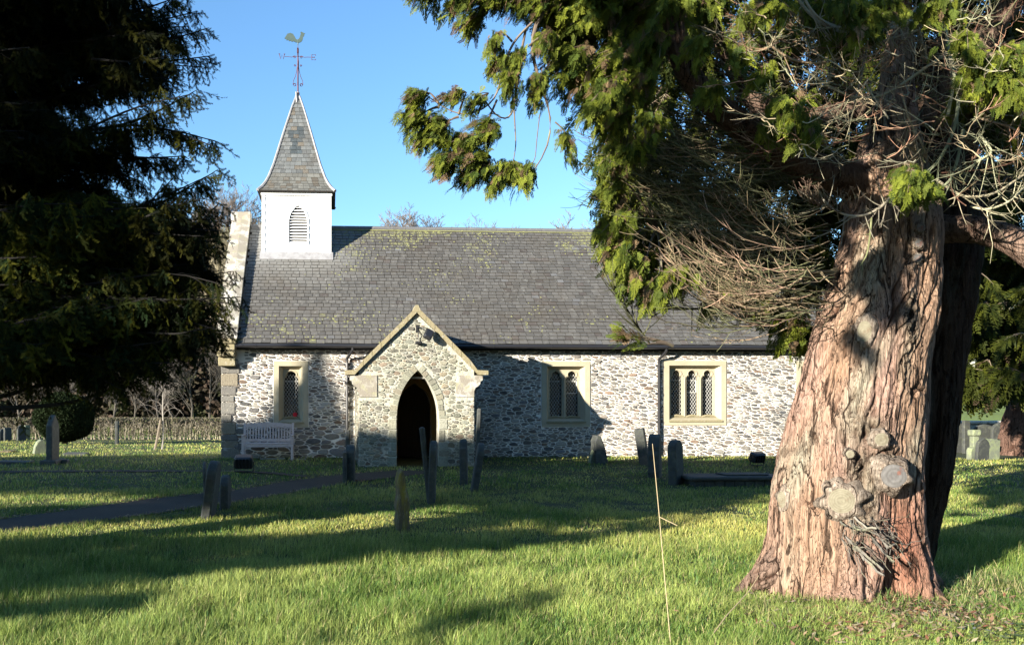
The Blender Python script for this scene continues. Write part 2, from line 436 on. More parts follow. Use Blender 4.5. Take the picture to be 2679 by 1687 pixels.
def voronoi(x0, x1, z0, z1, ax, sizef, seed):
    "irregular stones: cells of points with mixed spacing, flattened by ax; returns (polygon, centre)"
    r = random.Random(seed)
    pts = []; cell = .06; grid = {}
    W2 = (x1 - x0); H2 = (z1 - z0) * ax
    def near_ok(x, z, rad):
        g = int(rad / cell) + 3
        gx, gz = int(x / cell), int(z / cell)
        for a in range(gx - g, gx + g + 1):
            for b in range(gz - g, gz + g + 1):
                for (px, pz, pr) in grid.get((a, b), ()):
                    d = (px - x) ** 2 + (pz - z) ** 2
                    m = (rad + pr) * .5
                    if d < m * m: return False
        return True
    area = W2 * H2
    for phase, (mul, tries) in enumerate(((2.0, 40), (1.35, 120), (1.0, 350), (.72, 500), (.55, 300))):
        for _ in range(int(area * tries)):
            x, z = r.uniform(0, W2), r.uniform(0, H2)
            rad = sizef(x0 + x, z0 + z / ax) * mul * r.uniform(.85, 1.15)
            if mul > 1.9 and r.random() < .55: continue
            if near_ok(x, z, rad):
                pts.append((x, z, rad)); grid.setdefault((int(x / cell), int(z / cell)), []).append((x, z, rad))
    out = []
    big = .45; G = {}
    for k, p in enumerate(pts): G.setdefault((int(p[0] / big), int(p[1] / big)), []).append(k)
    for k, (x, z, rad) in enumerate(pts):
        poly = [(x - .4, z - .4), (x + .4, z - .4), (x + .4, z + .4), (x - .4, z + .4)]
        poly = [(min(max(a, 0), W2), min(max(b, 0), H2)) for a, b in poly]
        nb = []
        gx, gz = int(x / big), int(z / big)
        for a in (-1, 0, 1):
            for b in (-1, 0, 1):
                for q2 in G.get((gx + a, gz + b), ()):
                    if q2 != k:
                        d = (pts[q2][0] - x) ** 2 + (pts[q2][1] - z) ** 2
                        nb.append((d, q2))
        nb.sort()
        for d, q2 in nb[:22]:
            ox, oz, orad = pts[q2]
            dl = math.sqrt(d); t = .5 + .5 * (rad ** 2 - orad ** 2) / max(d, 1e-6) * .55
            t = min(.75, max(.25, t))
            mx, mz = x + (ox - x) * t, z + (oz - z) * t
            nxn, nzn = (ox - x) / dl, (oz - z) / dl
            new = []
            for i2 in range(len(poly)):
                a, b = poly[i2], poly[(i2 + 1) % len(poly)]
                da = (a[0] - mx) * nxn + (a[1] - mz) * nzn; db = (b[0] - mx) * nxn + (b[1] - mz) * nzn
                if da <= 0: new.append(a)
                if da * db < 0:
                    s = da / (da - db); new.append((a[0] + (b[0] - a[0]) * s, a[1] + (b[1] - a[1]) * s))
            poly = new
            if len(poly) < 3: break
        if len(poly) < 3: continue
        out.append(([(x0 + a, z0 + b / ax) for a, b in poly], (x0 + x, z0 + z / ax)))
    return out

def clip_half(poly, mx, mz, nx_, nz_):
    new = []
    for i2 in range(len(poly)):
        a, b = poly[i2], poly[(i2 + 1) % len(poly)]
        da = (a[0] - mx) * nx_ + (a[1] - mz) * nz_; db = (b[0] - mx) * nx_ + (b[1] - mz) * nz_
        if da <= 0: new.append(a)
        if da * db < 0:
            s = da / (da - db); new.append((a[0] + (b[0] - a[0]) * s, a[1] + (b[1] - a[1]) * s))
    return new

def lay_stones(mb, cells, fmap, rects, inside, gap, prot, pal, seed, mat_i=1):
    r = random.Random(seed)
    for poly, (cx, cz) in cells:
        if any(a < cx < b and c_ < cz < d for a, b, c_, d in rects) or not inside(cx, cz): continue
        for (a, b, c_, d) in rects:
            if any(a - .01 < x < b + .01 and c_ - .01 < z < d + .01 for x, z in poly):
                ds = [(a - cx, (a - .012, 0, 1, 0)), (cx - b, (b + .012, 0, -1, 0)), (c_ - cz, (0, c_ - .012, 0, 1)), (cz - d, (0, d + .012, 0, -1))]
                k = max(ds)[1]
                poly = clip_half(poly, *k)
                if len(poly) < 3: break
        if len(poly) < 3: continue
        mx = sum(p[0] for p in poly) / len(poly); mz = sum(p[1] for p in poly) / len(poly)
        rad = sum(math.hypot(p[0] - mx, p[1] - mz) for p in poly) / len(poly)
        if rad < .020: continue
        if not all(inside(x, z) for x, z in poly): 
            poly = [(mx + (x - mx) * .55, mz + (z - mz) * .55) for x, z in poly]
            if not all(inside(x, z) for x, z in poly): continue
        # resample edges, shrink, round
        g = gap * r.uniform(.6, 1.5)
        pp = []
        for x, z in poly:
            d = math.hypot(x - mx, z - mz) + 1e-6
            k = max(.25, (d - g * 1.25) / d); pp.append((mx + (x - mx) * k, mz + (z - mz) * k))
        for _ in range(2):
            q2 = []
            for i2 in range(len(pp)):
                a, b = pp[i2], pp[(i2 + 1) % len(pp)]
                q2.append((a[0] * .84 + b[0] * .16, a[1] * .84 + b[1] * .16)); q2.append((a[0] * .16 + b[0] * .84, a[1] * .16 + b[1] * .84))
            pp = q2
        n = len(pp)
        if n > 28: pp = pp[::2]; n = len(pp)
        pr = prot * r.uniform(.5, 1.5)
        tiltx, tiltz = r.uniform(-.12, .12), r.uniform(-.18, .12)
        ring = []
        for (k, dep) in ((1.0, -.012), (.97, pr * .55), (.78, pr)):
            for (x, z) in pp:
                xx, zz = mx + (x - mx) * k, mz + (z - mz) * k
                dd = dep + ((xx - mx) * tiltx + (zz - mz) * tiltz if dep > 0 else 0) + (r.uniform(-.004, .004) if dep > 0 else 0)
                ring.append((xx, max(dd, -.012), zz))
        ring.append((mx, pr * 1.05, mz))
        fs = []
        for q3 in range(2):
            for i2 in range(n):
                j2 = (i2 + 1) % n
                fs.append((q3 * n + i2, q3 * n + j2, (q3 + 1) * n + j2, (q3 + 1) * n + i2))
        for i2 in range(n): fs.append((2 * n + i2, 2 * n + (i2 + 1) % n, 3 * n))
        col = np.array(r.choice(pal)) * r.uniform(.70, 1.2) * 1.0
        mb.add([fmap(x, -d, z) for x, d, z in ring], fs, mat_i, np.clip(col, 0, 1))

PAL = [(.15, .14, .125), (.13, .125, .12), (.19, .165, .14), (.09, .09, .088), (.22, .20, .17), (.17, .14, .12), (.27, .255, .22), (.16, .16, .16), (.19, .135, .10), (.12, .11, .10), (.34, .33, .30), (.26, .25, .22), (.30, .28, .25)]
PALP = [(.36, .36, .28), (.40, .38, .29), (.28, .285, .22), (.24, .235, .19), (.36, .31, .22), (.30, .24, .18), (.44, .44, .38), (.32, .33, .27), (.20, .19, .16), (.42, .41, .32)]

# window rectangles on the wall plane
wins = []
for (u0, u1, v0, v1, nl) in ((716, 806, 944, 1117, 1), (1417, 1543, 945, 1115, 2), (1737, 1899, 943, 1112, 3), (2082, 2210, 945, 1113, 2)):
    xa, zb = W(u0, v0); xb, za = W(u1, v1); za = W((u0 + u1) / 2, v1)[1]; zb = W((u0 + u1) / 2, v0)[1]
    wins.append((xa, xb, za, zb, nl))
rects = [(a, b, c_, d) for a, b, c_, d, _ in wins]
print('windows', wins)
PX = W(1090, 1000, -2.9)[0]
porch_in = (PX - .85, PX + .85, -.3, 2.3)

nw = MB()
ZB = -.6
hol = [[(a, c_), (b, c_), (b, d), (a, d)] for a, b, c_, d in rects]
# inner church doorway within the porch
def parch(cx, hw, zb, zs, za, n=9):
    "pointed arch outline, counter clockwise"
    pts = [(cx - hw, zb), (cx + hw, zb), (cx + hw, zs)]
    h = za - zs
    # two-centred arc, radius from span and rise
    r_ = (hw * hw + h * h) / (2 * hw)
    cxx = cx + hw - r_
    a1 = math.atan2(h, cx - cxx)
    for k in range(1, n + 1):
        a = a1 * k / n; pts.append((cxx + r_ * math.cos(a), zs + r_ * math.sin(a)))
    for k in range(n - 1, 0, -1):
        a = a1 * k / n; pts.append((2 * cx - cxx - r_ * math.cos(a), zs + r_ * math.sin(a)))
    pts.append((cx - hw, zs))
    return pts
dx0, dx1 = W(1040, 1100, -.05)[0], W(1129, 1100, -.05)[0]
darch = parch((dx0 + dx1) / 2, (dx1 - dx0) / 2, .07, 1.35, W(1088, 1003, -.05)[1], 9)
nw.plate([(0, ZB), (LEN, ZB), (LEN, ZW), (0, ZW)], hol + [darch], 0, .55, 0)
nw.box(0, .5, .551, DEP, ZB, ZW - .01, 0); nw.box(LEN - .5, LEN, .551, DEP, ZB, ZW - .01, 0); nw.box(.501, LEN - .501, DEP - .5, DEP, ZB, ZW - .01, 0)
for gx in (0, LEN - .5):
    nw.add([(gx, 0.02, ZW - .01), (gx, DEP, ZW - .01), (gx, RY, roofz(RY) - .15), (gx + .5, 0.02, ZW - .01), (gx + .5, DEP, ZW - .01), (gx + .5, RY, roofz(RY) - .15)],
           [(0, 2, 1), (3, 4, 5), (0, 3, 5, 2), (1, 2, 5, 4), (0, 1, 4, 3)], 0)
def size_n(x, z):
    b = .100
    if 3.0 < x < 3.8 and z < 1.5: b = .12 + .10 * max(0, (1.2 - z))
    elif x < 3.4 and z < .8: b = .17
    elif x < .9: b = .13
    elif z < .45: b = .115
    return b
cells = voronoi(.02, LEN - .02, -.12, ZW - .02, 2.35, size_n, 5)
print('nave stones', len(cells))
def inside_n(x, z): return (0.0 <= x <= LEN and z < ZW - .015 and not (x < .55 and z > 2.62)
                            and not (PX - 1.27 < x < PX + 1.27 and z < 2.2))
lay_stones(nw, cells, lambda x, d, z: (x, d, z), rects, inside_n, .0088, .020, PAL, 3)
# larger dressed quoins up the corner
qr = random.Random(2); z = 0
while z < 2.55:
    h = qr.uniform(.16, .34); w = qr.uniform(.25, .48)
    cq = np.array(qr.choice([(.34, .32, .27), (.28, .27, .24), (.38, .33, .24), (.22, .21, .19)])) * qr.uniform(.42, .62)
    nw.bbox(-.012, w, -.03 - qr.uniform(0, .012), .1, z + .008, z + h - .008, .012, 1, cq); z += h
o = nw.build('wall', [M['mortar'], M['stone']], church)

# windows
def trefoil(cx, hw, zb, zs, za):
    "cusped head of one light"
    pts = [(cx - hw, zb), (cx + hw, zb), (cx + hw, zs)]
    rt = [(1.0, .0), (.97, .22), (.86, .36), (.62, .40), (.70, .55), (.62, .75), (.38, .90), (0, 1.0)]
    h = za - zs
    for a, b in rt[1:]: pts.append((cx + a * hw, zs + b * h))
    for a, b in rt[-2:0:-1]: pts.append((cx - a * hw, zs + b * h))
    pts.append((cx - hw, zs))
    return pts
for (xa, xb, za, zb, nl) in wins:
    w = MB()
    bw = .135
    # outer flat border, moulded splay, inner tracery plate
    e = .03
    A = [(xa, za), (xb, za), (xb, zb), (xa, zb)]
    B = [(xa + bw, za + bw * 1.1), (xb - bw, za + bw * 1.1), (xb - bw, zb - bw), (xa + bw, zb - bw)]
    s = .11
    C = [(B[0][0] + s, B[0][1] + s * .8), (B[1][0] - s, B[1][1] + s * .8), (B[2][0] - s, B[2][1] - s * .7), (B[3][0] + s, B[3][1] - s * .7)]
    w.plate(A, [B], -e, .2, 0)
    vs = [(x, -e + .001, z) for x, z in B] + [(x, .10, z) for x, z in [((p[0] * .35 + q_[0] * .65), (p[1] * .35 + q_[1] * .65)) for p, q_ in zip(B, C)]] + [(x, .20, z) for x, z in C]
    fs = []
    for lv in (0, 4):
        for k in range(4):
            k2 = (k + 1) % 4; fs.append((lv + k, lv + k2, lv + 4 + k2, lv + 4 + k))
    w.add(vs, fs)
    frame = w.build('window', M['sandstone'], church)
    x0, x1, z0, z1 = C[0][0], C[1][0], C[0][1], C[2][1]
    mul = .075
    lw = ((x1 - x0) - mul * (nl - 1)) / nl
    holes = []; cxs = []
    for k in range(nl):
        cx = x0 + lw / 2 + k * (lw + mul)
        cxs.append(cx)
        holes.append(trefoil(cx, lw / 2 - .02, z0 + .02, z1 - .30, z1 - .05))
    t = MB()
    t.plate([(x0 - .02, z0 - .02), (x1 + .02, z0 - .02), (x1 + .02, z1 + .02), (x0 - .02, z1 + .02)], holes, .17, .26, 0)
    # raised ribs following the heads of the lights
    for hp, cx in zip(holes, cxs):
        top = [(x + (x - cx) * .16, z + .022) for x, z in hp[2:]]
        t.tube([(x, .165, z) for x, z in top], .016, 5)
    for k in range(nl - 1):
        xm = x0 + (k + 1) * lw + (k + .5) * mul
        t.tube([(xm, .155, z0), (xm, .155, z1 - .22)], .022, 6)
    t.build('tracery', M['sandstone'], frame)
    sl_ = MB()
    sl_.add([(B[0][0] - .02, -e - .03, B[0][1] - .02), (B[1][0] + .02, -e - .03, B[1][1] - .02), (C[1][0], .19, C[1][1] + .015), (C[0][0], .19, C[0][1] + .015),
             (B[0][0] - .02, -e - .03, B[0][1] - .06), (B[1][0] + .02, -e - .03, B[1][1] - .06), (C[1][0], .19, C[1][1] - .08), (C[0][0], .19, C[0][1] - .08)],
            [(0, 1, 2, 3), (0, 4, 5, 1), (0, 3, 7, 4), (1, 5, 6, 2)])
    for cx in cxs:
        pts = [(cx - lw * .52 + lw * 1.04 * k / 8, .15, z0 - .02 + .045 * math.sin(PI * k / 8)) for k in range(9)]
        sl_.tube(pts, .035, 6)
    sl_.build('sill', M['old_sandstone'], frame)
    g = MB(); g.box(x0, x1, .300, .306, z0, z1)
    g.build('pane', M['glass'], frame)
    lt = MB()
    sp = .088
    for hp, cx in zip(holes, cxs):
        xl, xr = cx - lw / 2 + .02, cx + lw / 2 - .02
        zt_ = z1 - .12
        for sgn in (1, -1):
            k0 = int(-(zt_ - z0) / sp) - 2
            for k in range(k0, int((zt_ - z0) / sp) + 8):
                # line z = z0 + k*sp +- 1.45*(x-xl)
                seg = []
                for tt in np.linspace(0, 1, 25):
                    x = xl + (xr - xl) * tt; zz = z0 + k * sp * 1.3 + sgn * 1.45 * (x - xl)
                    if z0 + .02 < zz < zt_: seg.append((x, .285, zz))
                if len(seg) > 1: lt.tube([seg[0], seg[-1]], .0042, 4)
        lt.tube([(xl, .284, z1 - .32), (xr, .284, z1 - .32)], .008, 4)
    if nl > 1:
        cx = cxs[1]; xl, xr = cx - lw / 2 + .03, cx + lw / 2 - .03
        zz = (z0 + z1) / 2
        for a, b2 in (((xl, zz), (xr, zz)), ((xr, zz), (xr, z1 - .32)), ((xl, zz), (xl, z1 - .32))):
            lt.tube([(a[0], .278, a[1]), (b2[0], .278, b2[1])], .012, 4)
    lt.build('lattice', M['leadwire'], frame)

# roof: battens sheet and every slate
rf = MB()
rf.add([(0.42, EY + .05, EZ - .02), (LEN - .3, EY + .05, EZ - .02), (LEN - .3, RY, RZ - .06), (.42, RY, RZ - .06), (.42, 2 * RY - EY, EZ - .02), (LEN - .3, 2 * RY - EY, EZ - .02)],
       [(0, 1, 2, 3), (3, 2, 5, 4)], 1)
sr = random.Random(4)
nrm = Vector((0, -KS, 1)).normalized(); up = Vector((0, 1, KS)).normalized()
Ls = math.hypot(RY - EY, RZ - EZ); rows = 36; ex = Ls / rows
def lich(x, s):
    ridge = float(ss(.74, 1.0, s)) * (.35 + .65 * float(ss(2.5, 6, x)))
    left = .38 * float(1 - ss(2.5, 5.5, x)) * float(1 - ss(.75, .9, s))
    n = float(fbm(x * .8 + 3, s * 6 + 1, 2, 4))
    return n + .24 * ridge + .26 * left
for side in (0, 1):
    for r_i in range(rows):
        x = .45 - (.13 if r_i % 2 else 0) - sr.uniform(0, .04)
        while x < LEN - .32:
            w = sr.uniform(.18, .23)
            x0s, x1s = max(.45, x + .006), min(LEN - .32, x + w - .006)
            x += w
            if x1s - x0s < .05: continue
            s0 = r_i * ex - (.03 if r_i == 0 else 0) + sr.uniform(-.006, .006); s1 = s0 + ex + .03
            lift = .024 + sr.uniform(0, .010); th = .014
            def pt(xx, s_, h):
                p = Vector((0, EY, EZ)) + up * s_ + nrm * h
                return (xx, p.y if side == 0 else 2 * RY - p.y, p.z)
            g = sr.uniform(.82, 1.2)
            base = np.array((.076, .073, .067)) * g
            sf = (r_i + .5) / rows
            if sr.random() < .06: base = np.array((.064, .056, .05)) * g
            if sr.random() < .02: base = np.array((.10, .10, .10)) * g
            # weathered pale area under the belfry, browner above the porch
            k = float((1 - ss(2.6, 4.2, x))) * float(ss(.40, .7, sf))
            base = base * (1 - .75 * k) + np.array((.20, .20, .19)) * .75 * k
            nbr = float(fbm(x * .5 + 20, sf * 5 + 7, 6, 4))
            kb = float(ss(.50, .66, nbr)) * .45
            base = base * (1 - kb * .7) + np.array((.050, .042, .032)) * kb * .7
            kl = lich(x, sf) + sr.uniform(-.10, .10)
            if kl > .80: base = base * .7 + np.array((.16, .16, .08)) * .3
            v = [pt(x0s, s0, lift), pt(x1s, s0, lift), pt(x1s, s1, .006), pt(x0s, s1, .006), pt(x0s, s0, lift - th), pt(x1s, s0, lift - th)]
            f = [(0, 1, 2, 3), (4, 5, 1, 0), (0, 3, 4), (1, 5, 2)]
            if side: f = [q_[::-1] for q_ in f]
            rf.add(v, f, 0, base)
            # lichen spots grown on the slate
            if side == 0 and kl > .625:
                for _ in range(1 + int((kl - .625) * 18)):
                    cx = sr.uniform(x0s + .02, x1s - .02); cs = sr.uniform(s0 + .01, s0 + ex); rr = sr.uniform(.010, .030)
                    hh = lift - (cs - s0) / (s1 - s0) * (lift - .006) + .003
                    pts = [pt(cx + rr * sr.uniform(.6, 1.3) * math.cos(a), cs + rr * sr.uniform(.5, 1) * math.sin(a), hh) for a in np.linspace(0, 2 * PI, 8)[:-1]]
                    rf.add(pts, [tuple(range(7))], 2)
roof = rf.build('roof', [M['slate'], M['dark'], M['lichen']], church)
rt = MB()
x = .46
while x < LEN - .35:
    rt.tube([(x, RY, RZ - .015), (min(x + .46, LEN - .33), RY, RZ - .015)], .085, 8, 0, (.10, .10, .10)); x += .465
rt.build('ridge_tiles', M['slate'], roof)
lf = MB()
lf.tube([(2.9, RY - .1, RZ - .075), (LEN - .4, RY - .1, RZ - .075)], .018, 5)
lf.build('ridge_lichen', M['lichen'], roof)

# west gable coping with kneeler
cp = MB()
for side in (0, 1):
    n = 5
    for k in range(n):
        a, b2 = k / n, (k + 1) / n - .004
        y0, z0 = EY - .02 + (RY - EY + .02) * a, EZ + .08 + (RZ - EZ + .12) * a
        y1, z1 = EY - .02 + (RY - EY + .02) * b2, EZ + .08 + (RZ - EZ + .12) * b2
        vs = []
        for yy, zz in ((y0, z0), (y1, z1)):
            for xx, dz in ((-.10, 0), (-.10, .16), (.19, .20), (.44, .16), (.44, 0)):
                vs.append((xx, yy if not side else 2 * RY - yy + .001, zz + dz))
        f = [(0, 1, 2, 3, 4), (9, 8, 7, 6, 5)] + [(i, i + 5, (i + 1) % 5 + 5, (i + 1) % 5) for i in range(5)]
        if side: f = [q_[::-1] for q_ in f]
        cp.add(vs, f)
cp.bbox(-.12, .46, RY - .18, RY + .18, RZ + .16, RZ + .42, .02)
cp.build('coping', M['coping'], church)
for gx in (LEN - .42,):
    c2 = MB()
    for side in (0, 1):
        vs = []
        for yy, zz in ((EY - .02, EZ + .08), (RY, RZ + .2)):
            for xx, dz in ((0, 0), (0, .16), (.5, .16), (.5, 0)): vs.append((gx + xx, yy if not side else 2 * RY - yy + .001, zz + dz))
        f = [(0, 1, 2, 3), (7, 6, 5, 4)] + [(i, i + 4, (i + 1) % 4 + 4, (i + 1) % 4) for i in range(4)]
        if side: f = [q_[::-1] for q_ in f]
        c2.add(vs, f)
    c2.build('coping', M['coping'], church)
kn = MB()
kn.bbox(-.14, .44, EY - .14, .3, EZ - .03, EZ + .10, .02)
kn.bbox(-.09, .39, EY - .08, .3, EZ - .20, EZ - .034, .015)
kn.bbox(-.08, .385, EY - .03, .3, EZ - .36, EZ - .205, .03)
kn.bbox(-.06, .38, EY + .10, .3, EZ - .60, EZ - .365, .015)
kn.build('kneeler', M['old_sandstone'], church)

# eaves: gutter, fascia, downpipes
gt = MB()
gt.tube([(.40, EY - .02, EZ - .075), (LEN, EY - .02, EZ - .075)], .058, 8)
for k in range(11): gt.tube([(.9 + k * 1.55, EY - .02, EZ - .075), (.93 + k * 1.55, EY - .02, EZ - .075)], .066, 8)
gt.build('gutter', M['black'], church)
fc = MB(); fc.box(.40, LEN - .02, -.10, -.004, EZ - .17, EZ - .03); fc.box(.40, LEN - .02, EY + .06, -.004, EZ - .06, EZ - .045)
fc.build('fascia', M['black'], church)
def pipe(px, top, zb, sx=-.14, name='downpipe'):
    d = MB()
    d.tube([(px - sx, EY - .02, top), (px - sx, EY - .0, top - .10), (px - sx * .7, EY + .06, top - .17), (px, -.10, top - .30), (px, -.085, top - .42), (px, -.085, zb)], .038, 8)
    zz = top - .5
    while zz > zb: d.tube([(px, -.085, zz), (px, -.085, zz + .05)], .052, 8); d.box(px - .07, px + .07, -.06, -.01, zz, zz + .04); zz -= .75
    d.build(name, M['black'], church)
pipe(W(908, 1000)[0], EZ - .08, .3)
pipe(W(1721, 1000)[0], EZ - .08, .12, -.10)
d = MB(); dx = W(934, 1100, -.3)[0]
d.tube([(PX - 1.62, -2.0, 2.0), (PX - 1.5, -1.0, 1.95), (dx - .14, -.33, 1.9), (dx - .05, -.33, 1.78), (dx, -.33, 1.66), (dx, -.33, .15)], .036, 8)
d.build('downpipe', M['black'], church)
# ------------------------------------------------------------------ belfry
TX, TY, TW = 1.86, RY, .975
tz0, tz1 = roofz(TY - TW) - .1, 7.66
bf = MB()
lx0, lz0 = W(756, 636, TY - TW); lx1, lz1 = W(804, 538, TY - TW)
lcx, lhw = (lx0 + lx1) / 2, (lx1 - lx0) / 2
la = parch(lcx, lhw, lz0, lz0 + (lz1 - lz0) * .55, lz1, 8)
bf.plate([(TX - TW, tz0), (TX + TW, tz0), (TX + TW, tz1), (TX - TW, tz1)], [la], TY - TW, TY - TW + .06, 0)
bf.box(TX - TW, TX - TW + .06, TY - TW + .061, TY + TW, roofz(TY - TW) - .3, tz1)
bf.box(TX + TW - .06, TX + TW, TY - TW + .061, TY + TW, roofz(TY - TW) - .3, tz1)
bf.box(TX - TW + .061, TX + TW - .061, TY + TW - .06, TY + TW, roofz(TY - TW) - .3, tz1)
# overlapping boards on the front, broken round the louvre, and on the sides
nb = 9; zz = tz0 + .1
bh = (tz1 - zz) / nb
for k in range(nb):
    z0, z1 = zz + k * bh, zz + (k + 1) * bh
    spans = [(TX - TW + .06, TX + TW - .06)]
    if z1 > lz0 - .05 and z0 < lz1 + .02: spans = [(TX - TW + .06, lcx - lhw - .045), (lcx + lhw + .045, TX + TW - .06)]
    for a, b2 in spans:
        yf = TY - TW
        bf.add([(a, yf - .022, z0), (b2, yf - .022, z0), (b2, yf - .008, z1 - .004), (a, yf - .008, z1 - .004), (a, yf - .001, z0), (b2, yf - .001, z0)], [(0, 1, 2, 3), (4, 5, 1, 0), (0, 3, 4), (1, 5, 2)])
    for sx in (-1, 1):
        xx = TX + sx * TW
        v = [(xx + sx * .022, TY - TW + .03, z0), (xx + sx * .022, TY + TW, z0), (xx + sx * .008, TY + TW, z1 - .004), (xx + sx * .008, TY - TW + .03, z1 - .004)]
        bf.add(v, [(0, 1, 2, 3) if sx > 0 else (3, 2, 1, 0)])
for sx in (-1, 1):
    a = TX + sx * (TW - .02)
    bf.box(a - .045, a + .045, TY - TW - .035, TY - TW - .002, tz0, tz1 - .002)
bf.box(TX - TW - .05, TX + TW + .05, TY - TW - .07, TY - TW + .02, tz1 - .16, tz1 - .03)
belfry = bf.build('belfry', M['white'], church)
lv = MB()
pts = [(x, TY - TW - .028, z) for x, z in la]
fr = [((x - lcx) * 1.16 + lcx, z + (.03 if z > lz0 + .1 else -.03)) for x, z in la]
lv.plate(fr, [la], TY - TW - .042, TY - TW - .002)
z = lz0 + .03
while z < lz1 - .03:
    h = (z - (lz0 + (lz1 - lz0) * .55)) / ((lz1 - lz0) * .45)
    w = lhw if h < 0 else lhw * math.sqrt(max(0, 1 - h ** 1.8))
    if w > .03:
        lv.add([(lcx - w, TY - TW - .02, z), (lcx + w, TY - TW - .02, z), (lcx + w, TY - TW + .05, z + .040), (lcx - w, TY - TW + .05, z + .040),
                (lcx - w, TY - TW - .02, z - .012), (lcx + w, TY - TW - .02, z - .012), (lcx + w, TY - TW + .05, z + .028), (lcx - w, TY - TW + .05, z + .028)],
               [(0, 1, 2, 3), (7, 6, 5, 4), (4, 5, 1, 0)])
    z += .083
lo = lv.build('louvre', M['white'], belfry)
dk = MB(); dk.box(lcx - lhw - .1, lcx + lhw + .1, TY - TW + .12, TY - TW + .14, lz0 - .1, lz1 + .1)
dk.build('louvre_backing', M['dark'], belfry)
fl = MB()
yb = TY - TW
fl.add([(TX - TW - .08, yb - .02, roofz(yb) + .10), (TX + TW + .08, yb - .02, roofz(yb) + .10), (TX + TW + .08, yb - .17, roofz(yb - .17) + .045), (TX - TW - .08, yb - .17, roofz(yb - .17) + .045)], [(3, 2, 1, 0)])
fl.tube([(TX - TW - .08, yb - .17, roofz(yb - .17) + .04), (TX + TW + .08, yb - .17, roofz(yb - .17) + .04)], .018, 6)
fl.build('flashing', M['lead'], belfry)

# spire: bell-cast pyramid with slates, lead hips
prof = [(7.62, 1.11), (7.74, 1.0), (7.9, .90), (8.1, .81), (8.5, .675), (9.0, .54), (9.5, .405), (10.0, .265), (10.4, .15), (10.72, .045)]
def hw_at(z): return float(np.interp(z, [p[0] for p in prof], [p[1] for p in prof]))
sp = MB()
sp.box(TX - 1.12, TX + 1.12, TY - 1.12, TY + 1.12, 7.585, 7.612, 1)
for a, b2 in zip(prof, prof[1:]):
    pass
pv = []
for z, h in prof:
    h -= .02
    pv += [(TX - h, TY - h, z), (TX + h, TY - h, z), (TX + h, TY + h, z), (TX - h, TY + h, z)]
pf = []
for k in range(len(prof) - 1):
    for i2 in range(4):
        pf.append((k * 4 + i2, k * 4 + (i2 + 1) % 4, k * 4 + 4 + (i2 + 1) % 4, k * 4 + 4 + i2))
sp.add(pv, pf, 2, (.05, .05, .045))
z = 7.62; row = 0
pr_ = random.Random(9)
while z < 10.55:
    dz = .125 if z > 7.9 else .085
    z2 = z + dz
    h0, h1 = hw_at(z), hw_at(z2)
    for s_i in range(4):
        ang = s_i * PI / 2
        x = -h0 + (.06 if row % 2 else 0) - .05
        while x < h0:
            w = pr_.uniform(.13, .2)
            a, b2 = max(x, -h0), min(x + w - .006, h0)
            x += w
            if b2 - a < .02: continue
            g = pr_.uniform(.75, 1.25); base = np.array((.088, .094, .094)) * g
            cxm = (a + b2) / 2
            if -.22 < cxm < .16 and 8.75 < z < 9.6 and s_i == 0: base = np.array((.04, .05, .055)) * g
            if z < 8.1: base = np.array((.10, .10, .09)) * g
            if pr_.random() < .15: base = np.array((.085, .075, .06)) * g
            pts = []
            for (t, hh, zz, o_) in ((a, h0, z, .016), (b2, h0, z, .016), (b2 * h1 / h0, h1, z2, .002), (a * h1 / h0, h1, z2, .002)):
                p = Vector((t, -(hh + o_), 0)); p.rotate(Matrix.Rotation(ang, 3, 'Z')); pts.append((TX + p.x, TY + p.y, zz))
            sp.add(pts, [(0, 1, 2, 3)], 2, base)
    z = z2; row += 1
sp_o = sp.build('spire', [M['lead'], M['dark'], M['slate']], church)
hp = MB()
for sx in (-1, 1):
    for sy in (-1, 1):
        hp.tube([(TX + sx * (h + .005), TY + sy * (h + .005), z) for z, h in prof], [.05, .05, .045, .04, .038, .036, .034, .032, .03, .03], 6)
hp.tube([(TX, TY, 10.6), (TX, TY, 10.86)], [.07, .04], 8)
hp.tube([(TX - .03, TY - .12, 10.5), (TX - .05, TY - .05, 10.84)], [.03, .03], 6)
hp.build('lead_hip', M['lead'], sp_o)

# weather vane
vn = MB()
def VP(u, v): 
    x, z = W(u, v, RY); return (TX + (u - 786) * (RY + 22.1) / F, z)
def zv(v): return W(786, v, RY)[1]
VB = zv(252)
vn.tube([(TX, TY, 10.8), (TX, TY, zv(126))], [.022, .018], 8)
vn.tube([(TX, TY, zv(140)), (TX, TY, zv(128))], .028, 8)
vn.tube([(TX, TY, zv(248)), (TX, TY, zv(244))], .05, 8)
vn.tube([(TX, TY, zv(126)), (TX, TY, zv(108))], .007, 5)
za = zv(149)
for k in range(4):
    ang = k * PI / 2
    c_, s_ = math.cos(ang), math.sin(ang)
    def rp(r, z): return (TX + c_ * r, TY + s_ * r, z)
    vn.tube([rp(0, za), rp(.12, za + .02), rp(.18, za - .02), rp(.28, za - .01), rp(.40, za - .01)], .008, 5)
    for (r0, z0, rr, tn) in ((.10, za - .02, .035, 1.4), (.09, zv(172.5), .03, 1.6), (.10, zv(223), .05, 1.7)):
        pts = []
        for t in np.linspace(0, tn, 14):
            q_ = rr * (1 - .45 * t / tn); pts.append(rp(r0 + q_ * math.cos(2 * PI * t), z0 + q_ * math.sin(2 * PI * t)))
        vn.tube(pts, .008, 4)
    vn.tube([rp(.15, zv(223)), rp(.14, zv(213)), rp(.075, zv(200)), rp(.035, zv(185)), rp(.02, zv(175))], .008, 4)
vane = vn.build('weather_vane', M['rust'], church)
